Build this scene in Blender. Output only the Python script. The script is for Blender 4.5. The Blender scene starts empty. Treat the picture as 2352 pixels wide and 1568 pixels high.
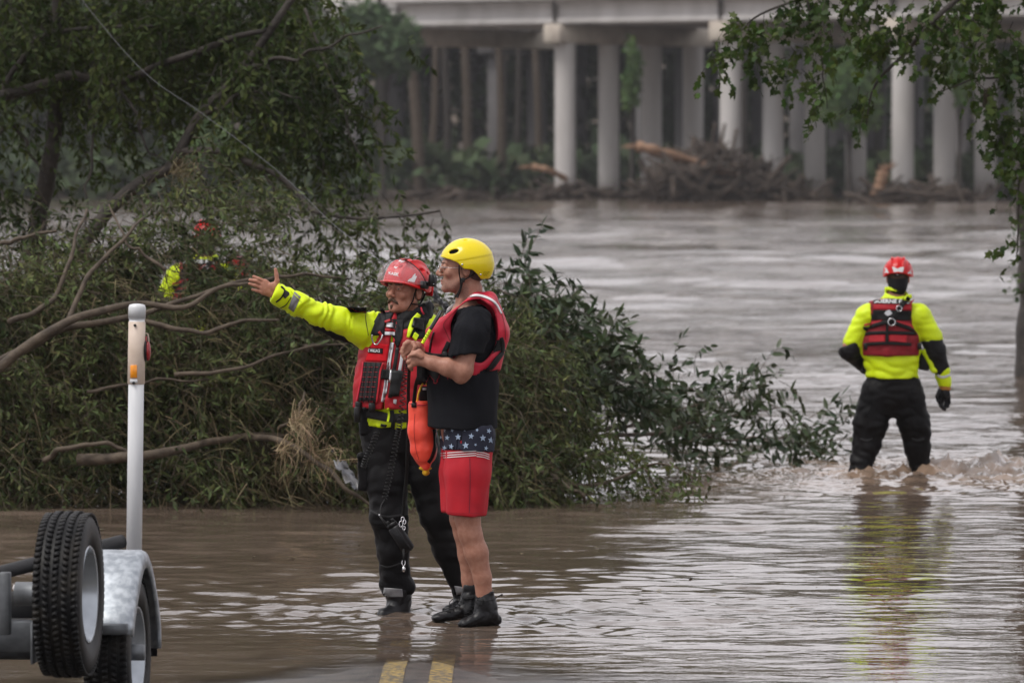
import bpy, math, random
import numpy as np
from mathutils import Vector, Matrix, Euler
from mathutils.bvhtree import BVHTree
random.seed(5)
RNG = np.random.default_rng(11)
SC = bpy.context.scene
COL = SC.collection
PI = math.pi

# ------------------------------------------------------------------ camera
CAMH = 2.34
FPX = 200.0 / 36.0 * 2352.0            # focal length in units of a 2352 wide picture
PITCH = math.atan((784.0 - 366.0) / FPX)
cam_d = bpy.data.cameras.new('camera')
cam = bpy.data.objects.new('camera', cam_d)
COL.objects.link(cam)
cam.location = (0, 0, CAMH)
cam.rotation_euler = (PI / 2 - PITCH, 0, 0)
cam_d.sensor_width = 36.0
cam_d.lens = 200.0
cam_d.clip_end = 3000.0
cam_d.clip_start = 0.5
cam_d.dof.use_dof = True
cam_d.dof.focus_distance = 29.0
cam_d.dof.aperture_fstop = 6.3
SC.camera = cam

# ------------------------------------------------------------------ sky, sun, exposure
w = bpy.data.worlds.new('World')
SC.world = w
w.use_nodes = True
nt = w.node_tree
nt.nodes.clear()
out = nt.nodes.new('ShaderNodeOutputWorld')
bg = nt.nodes.new('ShaderNodeBackground')
sky = nt.nodes.new('ShaderNodeTexSky')
sky.sky_type = 'NISHITA'
sky.sun_disc = False
sky.sun_elevation = math.radians(52)
sky.sun_rotation = math.radians(-60)
sky.air_density = 1.6
sky.dust_density = 3.0
hsv = nt.nodes.new('ShaderNodeHueSaturation')
hsv.inputs['Saturation'].default_value = 0.10
mixw = nt.nodes.new('ShaderNodeMix')
mixw.data_type = 'RGBA'
mixw.inputs['Factor'].default_value = 0.72
mixw.inputs['B'].default_value = (5.9, 5.75, 6.15, 1)      # even overcast cloud
nt.links.new(sky.outputs[0], hsv.inputs['Color'])
nt.links.new(hsv.outputs[0], mixw.inputs['A'])
nt.links.new(mixw.outputs['Result'], bg.inputs['Color'])
bg.inputs['Strength'].default_value = 0.115
nt.links.new(bg.outputs[0], out.inputs['Surface'])
sun_d = bpy.data.lights.new('sun', 'SUN')
sun = bpy.data.objects.new('sun', sun_d)
COL.objects.link(sun)
sun_d.energy = 1.5
sun_d.angle = math.radians(25)
sun_d.color = (1.0, 0.96, 0.91)
# light comes from high up, left and a little behind the camera
sun.rotation_euler = Vector((-0.55, -0.42, 1.15)).to_track_quat('Z', 'Y').to_euler()
SC.view_settings.view_transform = 'Standard'
SC.view_settings.look = 'None'
SC.view_settings.gamma = 1.0
SC.view_settings.use_curve_mapping = False
SC.view_settings.exposure = 0.70

# ------------------------------------------------------------------ helpers
def P(u, v, d):
    """point at distance d (world y) seen at (u, v) of a 2352 x 1568 picture"""
    a = (u - 1176.0) / FPX
    b = -(v - 784.0) / FPX
    cp, sp = math.cos(PITCH), math.sin(PITCH)
    dy = b * sp + cp
    dz = b * cp - sp
    k = d / dy
    return np.array((a * k, d, CAMH + dz * k))

def uv_of(p):
    p = np.asarray(p, float)
    x, y, z = p[..., 0], p[..., 1], p[..., 2] - CAMH
    cp, sp = math.cos(PITCH), math.sin(PITCH)
    f = y * cp - z * sp
    up = y * sp + z * cp
    return 1176.0 + x / f * FPX, 784.0 - up / f * FPX

def link(o, parent=None):
    COL.objects.link(o)
    if parent is not None:
        o.parent = parent
    return o

def thing(name, label, cat, loc=(0, 0, 0), group=None):
    o = bpy.data.objects.new(name, None)
    o.empty_display_size = 0.1
    COL.objects.link(o)
    o.location = tuple(float(c) for c in loc)
    o['label'] = label
    o['category'] = cat
    if group: o['group'] = group
    return o

def tag(o, label=None, cat=None, group=None, kind=None):
    if label: o['label'] = label
    if cat: o['category'] = cat
    if group: o['group'] = group
    if kind: o['kind'] = kind
    return o

def rootof(parent):
    if parent is None: return np.zeros(3)
    r = np.zeros(3)
    p = parent
    while p is not None:
        r = r + np.array(p.location)
        p = p.parent
    return r

def mesh_np(name, V, F, mat=None, parent=None, smooth=True, world=True, kind=None, off=None):
    """V (n,3), F: list of int arrays with 3 or 4 columns. World coordinates, stored relative to the thing."""
    V = np.asarray(V, dtype=np.float64)
    if world:
        V = V - (rootof(parent) if off is None else np.asarray(off))
    if not isinstance(F, (list, tuple)): F = [F]
    F = [np.asarray(f, dtype=np.int32) for f in F if len(f)]
    me = bpy.data.meshes.new(name)
    me.vertices.add(len(V))
    me.vertices.foreach_set('co', V.astype(np.float32).ravel())
    loops = np.concatenate([f.ravel() for f in F])
    tot = np.concatenate([np.full(len(f), f.shape[1], np.int32) for f in F])
    st = np.concatenate([[0], np.cumsum(tot)[:-1]]).astype(np.int32)
    me.loops.add(len(loops))
    me.loops.foreach_set('vertex_index', loops)
    me.polygons.add(len(tot))
    me.polygons.foreach_set('loop_start', st)
    me.polygons.foreach_set('loop_total', tot)
    me.update(calc_edges=True)
    me.validate()
    if smooth:
        me.polygons.foreach_set('use_smooth', np.ones(len(me.polygons), bool))
    if mat is not None:
        for m in (mat if isinstance(mat, (list, tuple)) else [mat]):
            me.materials.append(m)
    o = bpy.data.objects.new(name, me)
    if parent is None and off is not None:
        o.location = tuple(float(c) for c in off)
    link(o, parent)
    if kind: o['kind'] = kind
    return o

class MB:
    """collects polygons; build() links them as one mesh"""
    def __init__(s):
        s.V = []; s.Q = []; s.T = []; s.n = 0
    def add(s, V, Q=None, T=None):
        V = np.asarray(V, float)
        s.V.append(V)
        if Q is not None and len(Q): s.Q.append(np.asarray(Q, int) + s.n)
        if T is not None and len(T): s.T.append(np.asarray(T, int) + s.n)
        s.n += len(V)
        return s
    def box(s, c, size, rot=None, bev=0.0):
        x, y, z = [a / 2.0 for a in size]
        if bev > 0:
            b = bev
            pts = []
            # 24 vertex chamfered box
            for sx in (-1, 1):
                for sy in (-1, 1):
                    for sz in (-1, 1):
                        pts += [(sx * x, sy * (y - b), sz * (z - b)), (sx * (x - b), sy * y, sz * (z - b)), (sx * (x - b), sy * (y - b), sz * z)]
            V = np.array(pts)
            def idx(sx, sy, sz, k): return (((sx > 0) * 4) + ((sy > 0) * 2) + (sz > 0)) * 3 + k
            Q = []; T = []
            for sg in (-1, 1):
                Q.append([idx(sg, a, b2, 0) for a, b2 in ((-1, -1), (1, -1), (1, 1), (-1, 1))][::sg])
                Q.append([idx(a, sg, b2, 1) for a, b2 in ((-1, -1), (1, -1), (1, 1), (-1, 1))][::-sg])
                Q.append([idx(a, b2, sg, 2) for a, b2 in ((-1, -1), (1, -1), (1, 1), (-1, 1))][::sg])
            for a in (-1, 1):
                for b2 in (-1, 1):
                    Q.append([idx(a, b2, -1, 0), idx(a, b2, 1, 0), idx(a, b2, 1, 1), idx(a, b2, -1, 1)][::(1 if a * b2 < 0 else -1)])
                    Q.append([idx(a, -1, b2, 0), idx(a, 1, b2, 0), idx(a, 1, b2, 2), idx(a, -1, b2, 2)][::(-1 if a * b2 < 0 else 1)])
                    Q.append([idx(-1, a, b2, 1), idx(1, a, b2, 1), idx(1, a, b2, 2), idx(-1, a, b2, 2)][::(1 if a * b2 < 0 else -1)])
                    for c2 in (-1, 1):
                        t = [idx(a, b2, c2, 0), idx(a, b2, c2, 1), idx(a, b2, c2, 2)]
                        T.append(t if a * b2 * c2 > 0 else t[::-1])
        else:
            V = np.array([(sx * x, sy * y, sz * z) for sx in (-1, 1) for sy in (-1, 1) for sz in (-1, 1)])
            Q = [(0, 1, 3, 2), (4, 6, 7, 5), (0, 4, 5, 1), (2, 3, 7, 6), (0, 2, 6, 4), (1, 5, 7, 3)]; T = None
        if rot is not None:
            V = V @ np.array(rot).T
        return s.add(V + np.asarray(c, float), Q, T)
    def tube(s, pts, rad, n=8, caps=True, flat=None):
        V, Q, T = tube_geo(pts, rad, n, caps, flat)
        return s.add(V, Q, T)
    def build(s, name, mat=None, parent=None, smooth=True, kind=None, off=None, world=True):
        V = np.concatenate(s.V)
        F = []
        if s.Q: F.append(np.concatenate(s.Q))
        if s.T: F.append(np.concatenate(s.T))
        return mesh_np(name, V, F, mat, parent, smooth, world, kind, off)

def tube_geo(pts, rad, n=8, caps=True, flat=None):
    pts = np.asarray(pts, float)
    m = len(pts)
    rad = np.broadcast_to(np.asarray(rad, float), (m,)) if np.ndim(rad) <= 1 else rad
    t = np.gradient(pts, axis=0)
    t /= (np.linalg.norm(t, axis=1, keepdims=True) + 1e-12)
    ref = np.array((0, 0, 1.0)) if abs(t[0, 2]) < 0.9 else np.array((1.0, 0, 0))
    u = np.cross(t[0], ref); u /= np.linalg.norm(u)
    U = [u]
    for i in range(1, m):
        u = U[-1] - t[i] * np.dot(U[-1], t[i])
        u /= (np.linalg.norm(u) + 1e-12)
        U.append(u)
    U = np.array(U); W = np.cross(t, U)
    a = np.arange(n) / n * 2 * PI
    fl = 1.0 if flat is None else flat
    V = pts[:, None, :] + rad[:, None, None] * (np.cos(a)[None, :, None] * U[:, None, :] + fl * np.sin(a)[None, :, None] * W[:, None, :])
    V = V.reshape(-1, 3)
    i = np.arange(m - 1)[:, None] * n; j = np.arange(n)[None, :]; j2 = (j + 1) % n
    Q = np.stack([i + j, i + j2, i + n + j2, i + n + j], -1).reshape(-1, 4)
    T = None
    if caps:
        V = np.concatenate([V, pts[:1], pts[-1:]])
        k = np.arange(n); k2 = (k + 1) % n
        T = np.concatenate([np.stack([np.full(n, m * n), k2, k], -1),
                            np.stack([np.full(n, m * n + 1), (m - 1) * n + k, (m - 1) * n + k2], -1)])
    return V, Q, T

def spline(pts, n=24):
    """Catmull-Rom through points"""
    p = np.asarray(pts, float)
    if len(p) < 3:
        t = np.linspace(0, 1, n)[:, None]
        return p[0] * (1 - t) + p[-1] * t
    q = np.concatenate([[2 * p[0] - p[1]], p, [2 * p[-1] - p[-2]]])
    s = np.linspace(0, len(p) - 1 - 1e-9, n)
    i = s.astype(int); t = (s - i)[:, None]
    a, b, c, d = q[i], q[i + 1], q[i + 2], q[i + 3]
    return 0.5 * (2 * b + (c - a) * t + (2 * a - 5 * b + 4 * c - d) * t ** 2 + (3 * b - a - 3 * c + d) * t ** 3)

# ---- gradient noise
_perm = np.random.default_rng(3).permutation(4096).astype(np.int64)
_g3 = np.random.default_rng(4).normal(size=(4096, 3)); _g3 /= np.linalg.norm(_g3, axis=1, keepdims=True)
def perlin(p, seed=0):
    p = np.asarray(p, float)
    i = np.floor(p).astype(np.int64)
    f = p - i
    w_ = f * f * f * (f * (f * 6 - 15) + 10)
    r = 0
    for dx in (0, 1):
        wx = w_[:, 0] if dx else 1 - w_[:, 0]
        for dy in (0, 1):
            wy = w_[:, 1] if dy else 1 - w_[:, 1]
            for dz in (0, 1):
                wz = w_[:, 2] if dz else 1 - w_[:, 2]
                h = _perm[(_perm[(_perm[(i[:, 0] + dx + seed * 57) & 4095] + i[:, 1] + dy) & 4095] + i[:, 2] + dz) & 4095]
                g = _g3[h]
                r = r + wx * wy * wz * (g[:, 0] * (f[:, 0] - dx) + g[:, 1] * (f[:, 1] - dy) + g[:, 2] * (f[:, 2] - dz))
    return r * 1.6

def perlin2(x, y, seed=0):
    """2-D, cheaper"""
    ix = np.floor(x).astype(np.int64); iy = np.floor(y).astype(np.int64)
    fx = x - ix; fy = y - iy
    wx = fx * fx * fx * (fx * (fx * 6 - 15) + 10); wy = fy * fy * fy * (fy * (fy * 6 - 15) + 10)
    r = 0
    for dx in (0, 1):
        a = wx if dx else 1 - wx
        for dy in (0, 1):
            b = wy if dy else 1 - wy
            h = _perm[(_perm[(ix + dx + seed * 57) & 4095] + iy + dy) & 4095]
            g = _g3[h]
            r = r + a * b * (g[:, 0] * (fx - dx) + g[:, 1] * (fy - dy))
    return r * 1.8

# ------------------------------------------------------------------ materials
def mat(name, col, rough=0.6, spec=0.5, var=0.12, nscale=12.0, bump=0.0, bscale=60.0, metal=0.0,
        coat=0.0, col2=None, island=0.0, transl=0.0, alpha=1.0, dist=0.01, stretch=None, trans=0.0, ramp=(0.35, 0.65), sheen=0.0):
    m = bpy.data.materials.new(name)
    m.use_nodes = True
    nt = m.node_tree
    b = nt.nodes['Principled BSDF']
    b.inputs['Roughness'].default_value = rough
    b.inputs['Specular IOR Level'].default_value = spec
    b.inputs['Metallic'].default_value = metal
    b.inputs['Coat Weight'].default_value = coat
    b.inputs['Coat Roughness'].default_value = 0.08
    b.inputs['Transmission Weight'].default_value = trans
    b.inputs['Alpha'].default_value = alpha
    if sheen: b.inputs['Sheen Weight'].default_value = sheen
    tc = nt.nodes.new('ShaderNodeTexCoord')
    src = tc.outputs['Object']
    if stretch:
        mp = nt.nodes.new('ShaderNodeMapping'); mp.inputs['Scale'].default_value = stretch
        nt.links.new(src, mp.inputs[0]); src = mp.outputs[0]
    nz = nt.nodes.new('ShaderNodeTexNoise')
    nz.inputs['Scale'].default_value = nscale
    nz.inputs['Detail'].default_value = 5.0
    nt.links.new(src, nz.inputs['Vector'])
    rp = nt.nodes.new('ShaderNodeMapRange')
    rp.inputs['From Min'].default_value = ramp[0]; rp.inputs['From Max'].default_value = ramp[1]
    nt.links.new(nz.outputs['Fac'], rp.inputs['Value'])
    mx = nt.nodes.new('ShaderNodeMix'); mx.data_type = 'RGBA'
    c = np.array(col[:3])
    c2 = np.array(col2[:3]) if col2 is not None else c * (1 + var)
    c1 = c if col2 is not None else c * (1 - var)
    mx.inputs['A'].default_value = (*c1, 1); mx.inputs['B'].default_value = (*c2, 1)
    nt.links.new(rp.outputs[0], mx.inputs['Factor'])
    cur = mx.outputs['Result']
    if island > 0:
        ge = nt.nodes.new('ShaderNodeNewGeometry')
        mr = nt.nodes.new('ShaderNodeMapRange')
        mr.inputs['To Min'].default_value = 1 - island; mr.inputs['To Max'].default_value = 1 + island
        nt.links.new(ge.outputs['Random Per Island'], mr.inputs['Value'])
        hs = nt.nodes.new('ShaderNodeHueSaturation')
        mh = nt.nodes.new('ShaderNodeMapRange')
        mh.inputs['To Min'].default_value = 0.5 - 0.035 * min(1, island * 2); mh.inputs['To Max'].default_value = 0.5 + 0.03 * min(1, island * 2)
        ml = nt.nodes.new('ShaderNodeMath'); ml.operation = 'MULTIPLY'; ml.inputs[1].default_value = 7.13
        fr = nt.nodes.new('ShaderNodeMath'); fr.operation = 'FRACT'
        nt.links.new(ge.outputs['Random Per Island'], ml.inputs[0]); nt.links.new(ml.outputs[0], fr.inputs[0])
        nt.links.new(fr.outputs[0], mh.inputs['Value'])
        nt.links.new(mh.outputs[0], hs.inputs['Hue']); nt.links.new(mr.outputs[0], hs.inputs['Value'])
        nt.links.new(cur, hs.inputs['Color']); cur = hs.outputs[0]
    nt.links.new(cur, b.inputs['Base Color'])
    if bump > 0:
        n2 = nt.nodes.new('ShaderNodeTexNoise'); n2.inputs['Scale'].default_value = bscale; n2.inputs['Detail'].default_value = 4
        nt.links.new(src, n2.inputs['Vector'])
        bp = nt.nodes.new('ShaderNodeBump'); bp.inputs['Strength'].default_value = bump; bp.inputs['Distance'].default_value = dist
        nt.links.new(n2.outputs['Fac'], bp.inputs['Height'])
        nt.links.new(bp.outputs[0], b.inputs['Normal'])
    if transl > 0:
        o = nt.nodes['Material Output']
        tr = nt.nodes.new('ShaderNodeBsdfTranslucent')
        ms = nt.nodes.new('ShaderNodeMixShader'); ms.inputs[0].default_value = transl
        nt.links.new(cur, tr.inputs['Color'])
        nt.links.new(b.outputs[0], ms.inputs[1]); nt.links.new(tr.outputs[0], ms.inputs[2])
        nt.links.new(ms.outputs[0], o.inputs['Surface'])
    return m

M = {}
M['skin'] = mat('skin', (0.30, 0.128, 0.084), 0.48, 0.3, col2=(0.37, 0.175, 0.118), nscale=55, bump=0.12, bscale=260, dist=0.003)
M['skin_leg'] = mat('skin_leg', (0.29, 0.132, 0.089), 0.5, 0.28, col2=(0.355, 0.178, 0.124), nscale=45, bump=0.1, bscale=200, dist=0.003)
M['hivis'] = mat('hivis_fabric', (0.58, 0.74, 0.003), 0.5, 0.35, var=0.06, nscale=9, bump=0.25, bscale=45, dist=0.008)
M['black'] = mat('black_fabric', (0.006, 0.006, 0.007), 0.6, 0.16, col2=(0.011, 0.011, 0.012), nscale=14, bump=0.35, bscale=38, dist=0.012)
M['blackpants'] = mat('wet_black_drysuit', (0.004, 0.004, 0.0045), 0.5, 0.10, col2=(0.008, 0.0075, 0.008), nscale=6, bump=0.35, bscale=26, dist=0.012)
M['tee'] = mat('black_cotton', (0.0055, 0.006, 0.008), 0.85, 0.12, col2=(0.009, 0.0095, 0.012), nscale=10, bump=0.25, bscale=28, dist=0.01)
M['webbing'] = mat('black_webbing', (0.006, 0.006, 0.006), 0.6, 0.2, var=0.2, nscale=90, bump=0.3, bscale=300, dist=0.002)
M['charcoal'] = mat('charcoal_cordura', (0.018, 0.018, 0.019), 0.7, 0.2, var=0.2, nscale=60, bump=0.3, bscale=300, dist=0.002)
M['vestred'] = mat('red_cordura', (0.42, 0.010, 0.018), 0.6, 0.35, col2=(0.33, 0.008, 0.016), nscale=10, bump=0.3, bscale=60, dist=0.006)
M['vestred2'] = mat('crimson_nylon', (0.50, 0.012, 0.035), 0.5, 0.35, col2=(0.38, 0.010, 0.030), nscale=7, bump=0.3, bscale=30, dist=0.01)
M['vestdark'] = mat('dark_red_cordura', (0.20, 0.008, 0.014), 0.65, 0.3, var=0.15, nscale=20, bump=0.3, bscale=100, dist=0.004)
M['reflect'] = mat('reflective_tape', (0.52, 0.52, 0.54), 0.35, 0.5, var=0.1, nscale=20, bump=0.2, bscale=120, dist=0.003)
M['reflectdim'] = mat('dark_reflective_tape', (0.17, 0.17, 0.175), 0.4, 0.4, var=0.25, nscale=30, bump=0.3, bscale=60, dist=0.004)  # darker grey tape for the cuffs, tone varies more
M['redshell'] = mat('red_helmet_shell', (0.52, 0.006, 0.008), 0.32, 0.25, var=0.05, nscale=20, coat=0.08)
M['yellowshell'] = mat('yellow_helmet_shell', (0.66, 0.52, 0.001), 0.22, 0.35, var=0.04, nscale=9, coat=0.2, bump=0.03, bscale=20, dist=0.01)
M['whitesticker'] = mat('white_sticker', (0.62, 0.62, 0.62), 0.4, 0.5, var=0.05)
M['blackplastic'] = mat('black_plastic', (0.006, 0.006, 0.006), 0.35, 0.3, var=0.2, nscale=30)
M['liner'] = mat('helmet_liner', (0.006, 0.006, 0.006), 0.9, 0.1)
M['steel'] = mat('steel', (0.55, 0.55, 0.56), 0.25, 0.5, metal=1.0)
M['hair'] = mat('hair', (0.045, 0.026, 0.016), 0.7, 0.3, col2=(0.11, 0.065, 0.04), nscale=160, bump=0.8, bscale=240, dist=0.004)
M['hairgrey'] = mat('greying_hair', (0.03, 0.022, 0.018), 0.7, 0.3, col2=(0.10, 0.08, 0.07), nscale=200, bump=0.6, bscale=240, dist=0.003)
M['eyewhite'] = mat('eye_white', (0.5, 0.46, 0.44), 0.2, 0.5)
M['iris'] = mat('iris', (0.03, 0.025, 0.02), 0.15, 0.5)
M['lip'] = mat('lip', (0.36, 0.13, 0.10), 0.45, 0.4)
M['orangebag'] = mat('orange_nylon', (0.80, 0.075, 0.04), 0.45, 0.4, col2=(0.66, 0.055, 0.032), nscale=8, bump=0.4, bscale=26, dist=0.012)
M['yellowrope'] = mat('yellow_rope', (0.62, 0.36, 0.015), 0.6, 0.3, var=0.2, nscale=60)
M['shortsred'] = mat('red_board_shorts', (0.44, 0.012, 0.022), 0.65, 0.25, col2=(0.36, 0.010, 0.020), nscale=8, bump=0.25, bscale=24, dist=0.01)
M['shortsnavy'] = mat('navy_board_shorts', (0.014, 0.016, 0.030), 0.7, 0.25)
M['paleblue'] = mat('pale_blue_print', (0.30, 0.38, 0.50), 0.7, 0.25, var=0.1, nscale=60)
M['whiteprint'] = mat('white_print', (0.6, 0.58, 0.58), 0.7, 0.25)
M['bootblack'] = mat('wet_boot_rubber', (0.004, 0.004, 0.005), 0.38, 0.3, var=0.3, nscale=20, bump=0.4, bscale=50, dist=0.008)
M['tanglove'] = mat('tan_glove_leather', (0.34, 0.15, 0.035), 0.7, 0.3)
# ------------------------------------------------------------------ implicit surfaces -> meshes
def vlen(a): return np.sqrt(np.einsum('ij,ij->i', a, a))
def cone(p, a, b, ra, rb, w=None, ratio=1.0):
    a = np.asarray(a, float); b = np.asarray(b, float)
    ab = b - a
    t = np.clip((p - a) @ ab / (ab @ ab + 1e-12), 0, 1)
    q = p - a - t[:, None] * ab
    if w is None:
        return vlen(q) - (ra + (rb - ra) * t)
    w = np.asarray(w, float); w = w / np.linalg.norm(w)
    qw = q @ w
    rest = np.maximum(np.einsum('ij,ij->i', q, q) - qw * qw, 0)
    return (np.sqrt(rest + (qw / ratio) ** 2) - (ra + (rb - ra) * t)) * min(1.0, ratio)
def ell(p, c, r, R=None):
    q = p - np.asarray(c, float)
    if R is not None: q = q @ np.asarray(R)       # columns of R = local axes
    r = np.asarray(r, float)
    k0 = vlen(q / r); k1 = vlen(q / (r * r)) + 1e-9
    return k0 * (k0 - 1.0) / k1
def rbox(p, c, h, rr, R=None):
    q = p - np.asarray(c, float)
    if R is not None: q = q @ np.asarray(R)
    d = np.abs(q) - (np.asarray(h, float) - rr)
    return vlen(np.maximum(d, 0)) + np.minimum(d.max(axis=1), 0) - rr
def smin(a, b, k):
    h = np.clip(0.5 + 0.5 * (b - a) / k, 0, 1)
    return b * (1 - h) + a * h - k * h * (1 - h)
def smax(a, b, k): return -smin(-a, -b, k)
def smins(ds, k):
    r = ds[0]
    for d in ds[1:]: r = smin(r, d, k)
    return r
def chain(p, pts, rs, k=None, w=None, ratio=1.0):
    r = None
    for i in range(len(pts) - 1):
        d = cone(p, pts[i], pts[i + 1], rs[i], rs[i + 1], w, ratio)
        r = d if r is None else (smin(r, d, k) if k else np.minimum(r, d))
    return r

def surfnet(fn, lo, hi, h):
    lo = np.asarray(lo, float); hi = np.asarray(hi, float)
    n = np.maximum(np.ceil((hi - lo) / h).astype(int) + 1, 3)
    ax = [lo[i] + h * np.arange(n[i]) for i in range(3)]
    G = np.stack(np.meshgrid(*ax, indexing='ij'), -1).reshape(-1, 3)
    D = fn(G).reshape(n)
    S = D < 0
    c = np.zeros(n - 1, int)
    for dx in (0, 1):
        for dy in (0, 1):
            for dz in (0, 1):
                c += S[dx:n[0] - 1 + dx, dy:n[1] - 1 + dy, dz:n[2] - 1 + dz]
    act = (c > 0) & (c < 8)
    I = np.argwhere(act)
    idx = -np.ones(n - 1, np.int64)
    idx[act] = np.arange(len(I))
    acc = np.zeros((len(I), 3)); cnt = np.zeros(len(I))
    cor = [(a, b, e) for a in (0, 1) for b in (0, 1) for e in (0, 1)]
    for i, p in enumerate(cor):
        for q in cor[i + 1:]:
            if sum(abs(p[k] - q[k]) for k in range(3)) != 1: continue
            d0 = D[I[:, 0] + p[0], I[:, 1] + p[1], I[:, 2] + p[2]]
            d1 = D[I[:, 0] + q[0], I[:, 1] + q[1], I[:, 2] + q[2]]
            m = (d0 < 0) != (d1 < 0)
            t = d0[m] / (d0[m] - d1[m])
            acc[m] += np.array(p) + t[:, None] * (np.array(q) - np.array(p))
            cnt[m] += 1
    V = lo + h * (I + acc / cnt[:, None])
    Q = []
    for a in range(3):
        b, e = (a + 1) % 3, (a + 2) % 3
        sl0 = [slice(None)] * 3; sl1 = [slice(None)] * 3
        sl0[a] = slice(0, n[a] - 1); sl1[a] = slice(1, n[a])
        s0, s1 = S[tuple(sl0)], S[tuple(sl1)]
        E = np.argwhere(s0 != s1)
        E = E[(E[:, b] > 0) & (E[:, e] > 0) & (E[:, b] < n[b] - 1) & (E[:, e] < n[e] - 1)]
        fl = s0[E[:, 0], E[:, 1], E[:, 2]]
        def at(db, de):
            X = E.copy(); X[:, b] -= db; X[:, e] -= de
            return idx[X[:, 0], X[:, 1], X[:, 2]]
        q = np.stack([at(1, 1), at(0, 1), at(0, 0), at(1, 0)], -1)
        q[~fl] = q[~fl][:, ::-1]
        Q.append(q)
    return V, np.concatenate(Q)

def band(fn, amp, noise):
    """adds noise only near the surface"""
    def g(p):
        d = fn(p)
        m = np.abs(d) < amp * 3 + 0.012
        d = d.copy()
        d[m] += noise(p[m])
        return d
    return g

def sdf_obj(name, fn, lo, hi, h, mat_, parent, extra=None, **kw):
    V, Q = surfnet(fn, lo, hi, h)
    return mesh_np(name, V, [Q], mat_, parent, **kw)

def bbox(pts, pad):
    pts = np.asarray(pts, float)
    return pts.min(0) - pad, pts.max(0) + pad

def wr(scale, amp, st=(1, 1, 1), seed=0):
    st = np.asarray(st, float)
    def f(p):
        return amp * (1.0 - 2.2 * np.abs(perlin(p * scale * st, seed))) * 0.6 + amp * 0.5 * perlin(p * scale * 0.45, seed + 5)
    return f

# ---- things lying on a surface: polygons given by where the line of sight meets the surface
class Surf:
    def __init__(s, objs):
        V = []; Fc = []; n = 0
        for o in objs:
            off = rootof(o.parent) + np.array(o.location)
            v = np.empty(len(o.data.vertices) * 3); o.data.vertices.foreach_get('co', v)
            V.append(v.reshape(-1, 3) + off)
            for pl in o.data.polygons: Fc.append([i + n for i in pl.vertices])
            n += len(o.data.vertices)
        V = np.concatenate(V)
        s.b = BVHTree.FromPolygons([tuple(x) for x in V], Fc)
        s.d = float(np.median(V[:, 1]))
        s.last = s.d
    def hit(s, u, v, off):
        o = Vector((0, 0, CAMH))
        t = Vector(P(u, v, 10.0)) - o
        t.normalize()
        p, nrm, i, dist = s.b.ray_cast(o, t)
        if p is None:
            q = Vector(P(u, v, s.last))
            p, nrm, i, dist = s.b.find_nearest(q)
            if p is None: return q
            return q if (p - q).length > 0.03 else p
        s.last = p.y
        return p - t * off
def quadpatch(name, S, c4, m, parent, off=0.004, nu=8, nv=8, thick=0.004):
    """c4: four picture corners, clockwise from top left"""
    c4 = np.asarray(c4, float)
    V = []
    for j in range(nv + 1):
        for i in range(nu + 1):
            a, b = i / nu, j / nv
            uv = (c4[0] * (1 - a) + c4[1] * a) * (1 - b) + (c4[3] * (1 - a) + c4[2] * a) * b
            V.append(S.hit(uv[0], uv[1], off))
    Q = [(j * (nu + 1) + i, (j + 1) * (nu + 1) + i, (j + 1) * (nu + 1) + i + 1, j * (nu + 1) + i + 1) for j in range(nv) for i in range(nu)]
    o = mesh_np(name, np.array([tuple(v) for v in V]), [np.array(Q)], m, parent)
    if thick:
        md = o.modifiers.new('solid', 'SOLIDIFY'); md.thickness = thick; md.offset = -1
    return o
def ribbon(name, S, line, width, m, parent, off=0.004, n=16, thick=0.004, nw=3):
    L = spline([(a[0], a[1], 0) for a in line], n)[:, :2]
    t = np.gradient(L, axis=0); t /= np.linalg.norm(t, axis=1, keepdims=True)
    nn = np.stack([-t[:, 1], t[:, 0]], -1)
    wd = np.broadcast_to(width, (n,)) if np.ndim(width) == 0 else np.interp(np.linspace(0, 1, n), np.linspace(0, 1, len(width)), width)
    V = []
    for i in range(n):
        for k in range(nw + 1):
            q = L[i] + nn[i] * wd[i] * (k / nw - 0.5)
            V.append(tuple(S.hit(q[0], q[1], off)))
    r = nw + 1
    Q = [(i * r + k, i * r + k + 1, (i + 1) * r + k + 1, (i + 1) * r + k) for i in range(n - 1) for k in range(nw)]
    o = mesh_np(name, np.array(V), [np.array(Q)], m, parent)
    if thick:
        md = o.modifiers.new('solid', 'SOLIDIFY'); md.thickness = thick; md.offset = 0
    return o
def polypatch(name, S, poly, m, parent, off=0.004):
    """small flat print: fan of a polygon"""
    poly = np.asarray(poly, float)
    c = poly.mean(0)
    V = [tuple(S.hit(c[0], c[1], off))] + [tuple(S.hit(q[0], q[1], off)) for q in poly]
    n = len(poly)
    T = [(0, 1 + i, 1 + (i + 1) % n) for i in range(n)]
    return mesh_np(name, np.array(V), [np.array(T)], m, parent, smooth=False)
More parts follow.
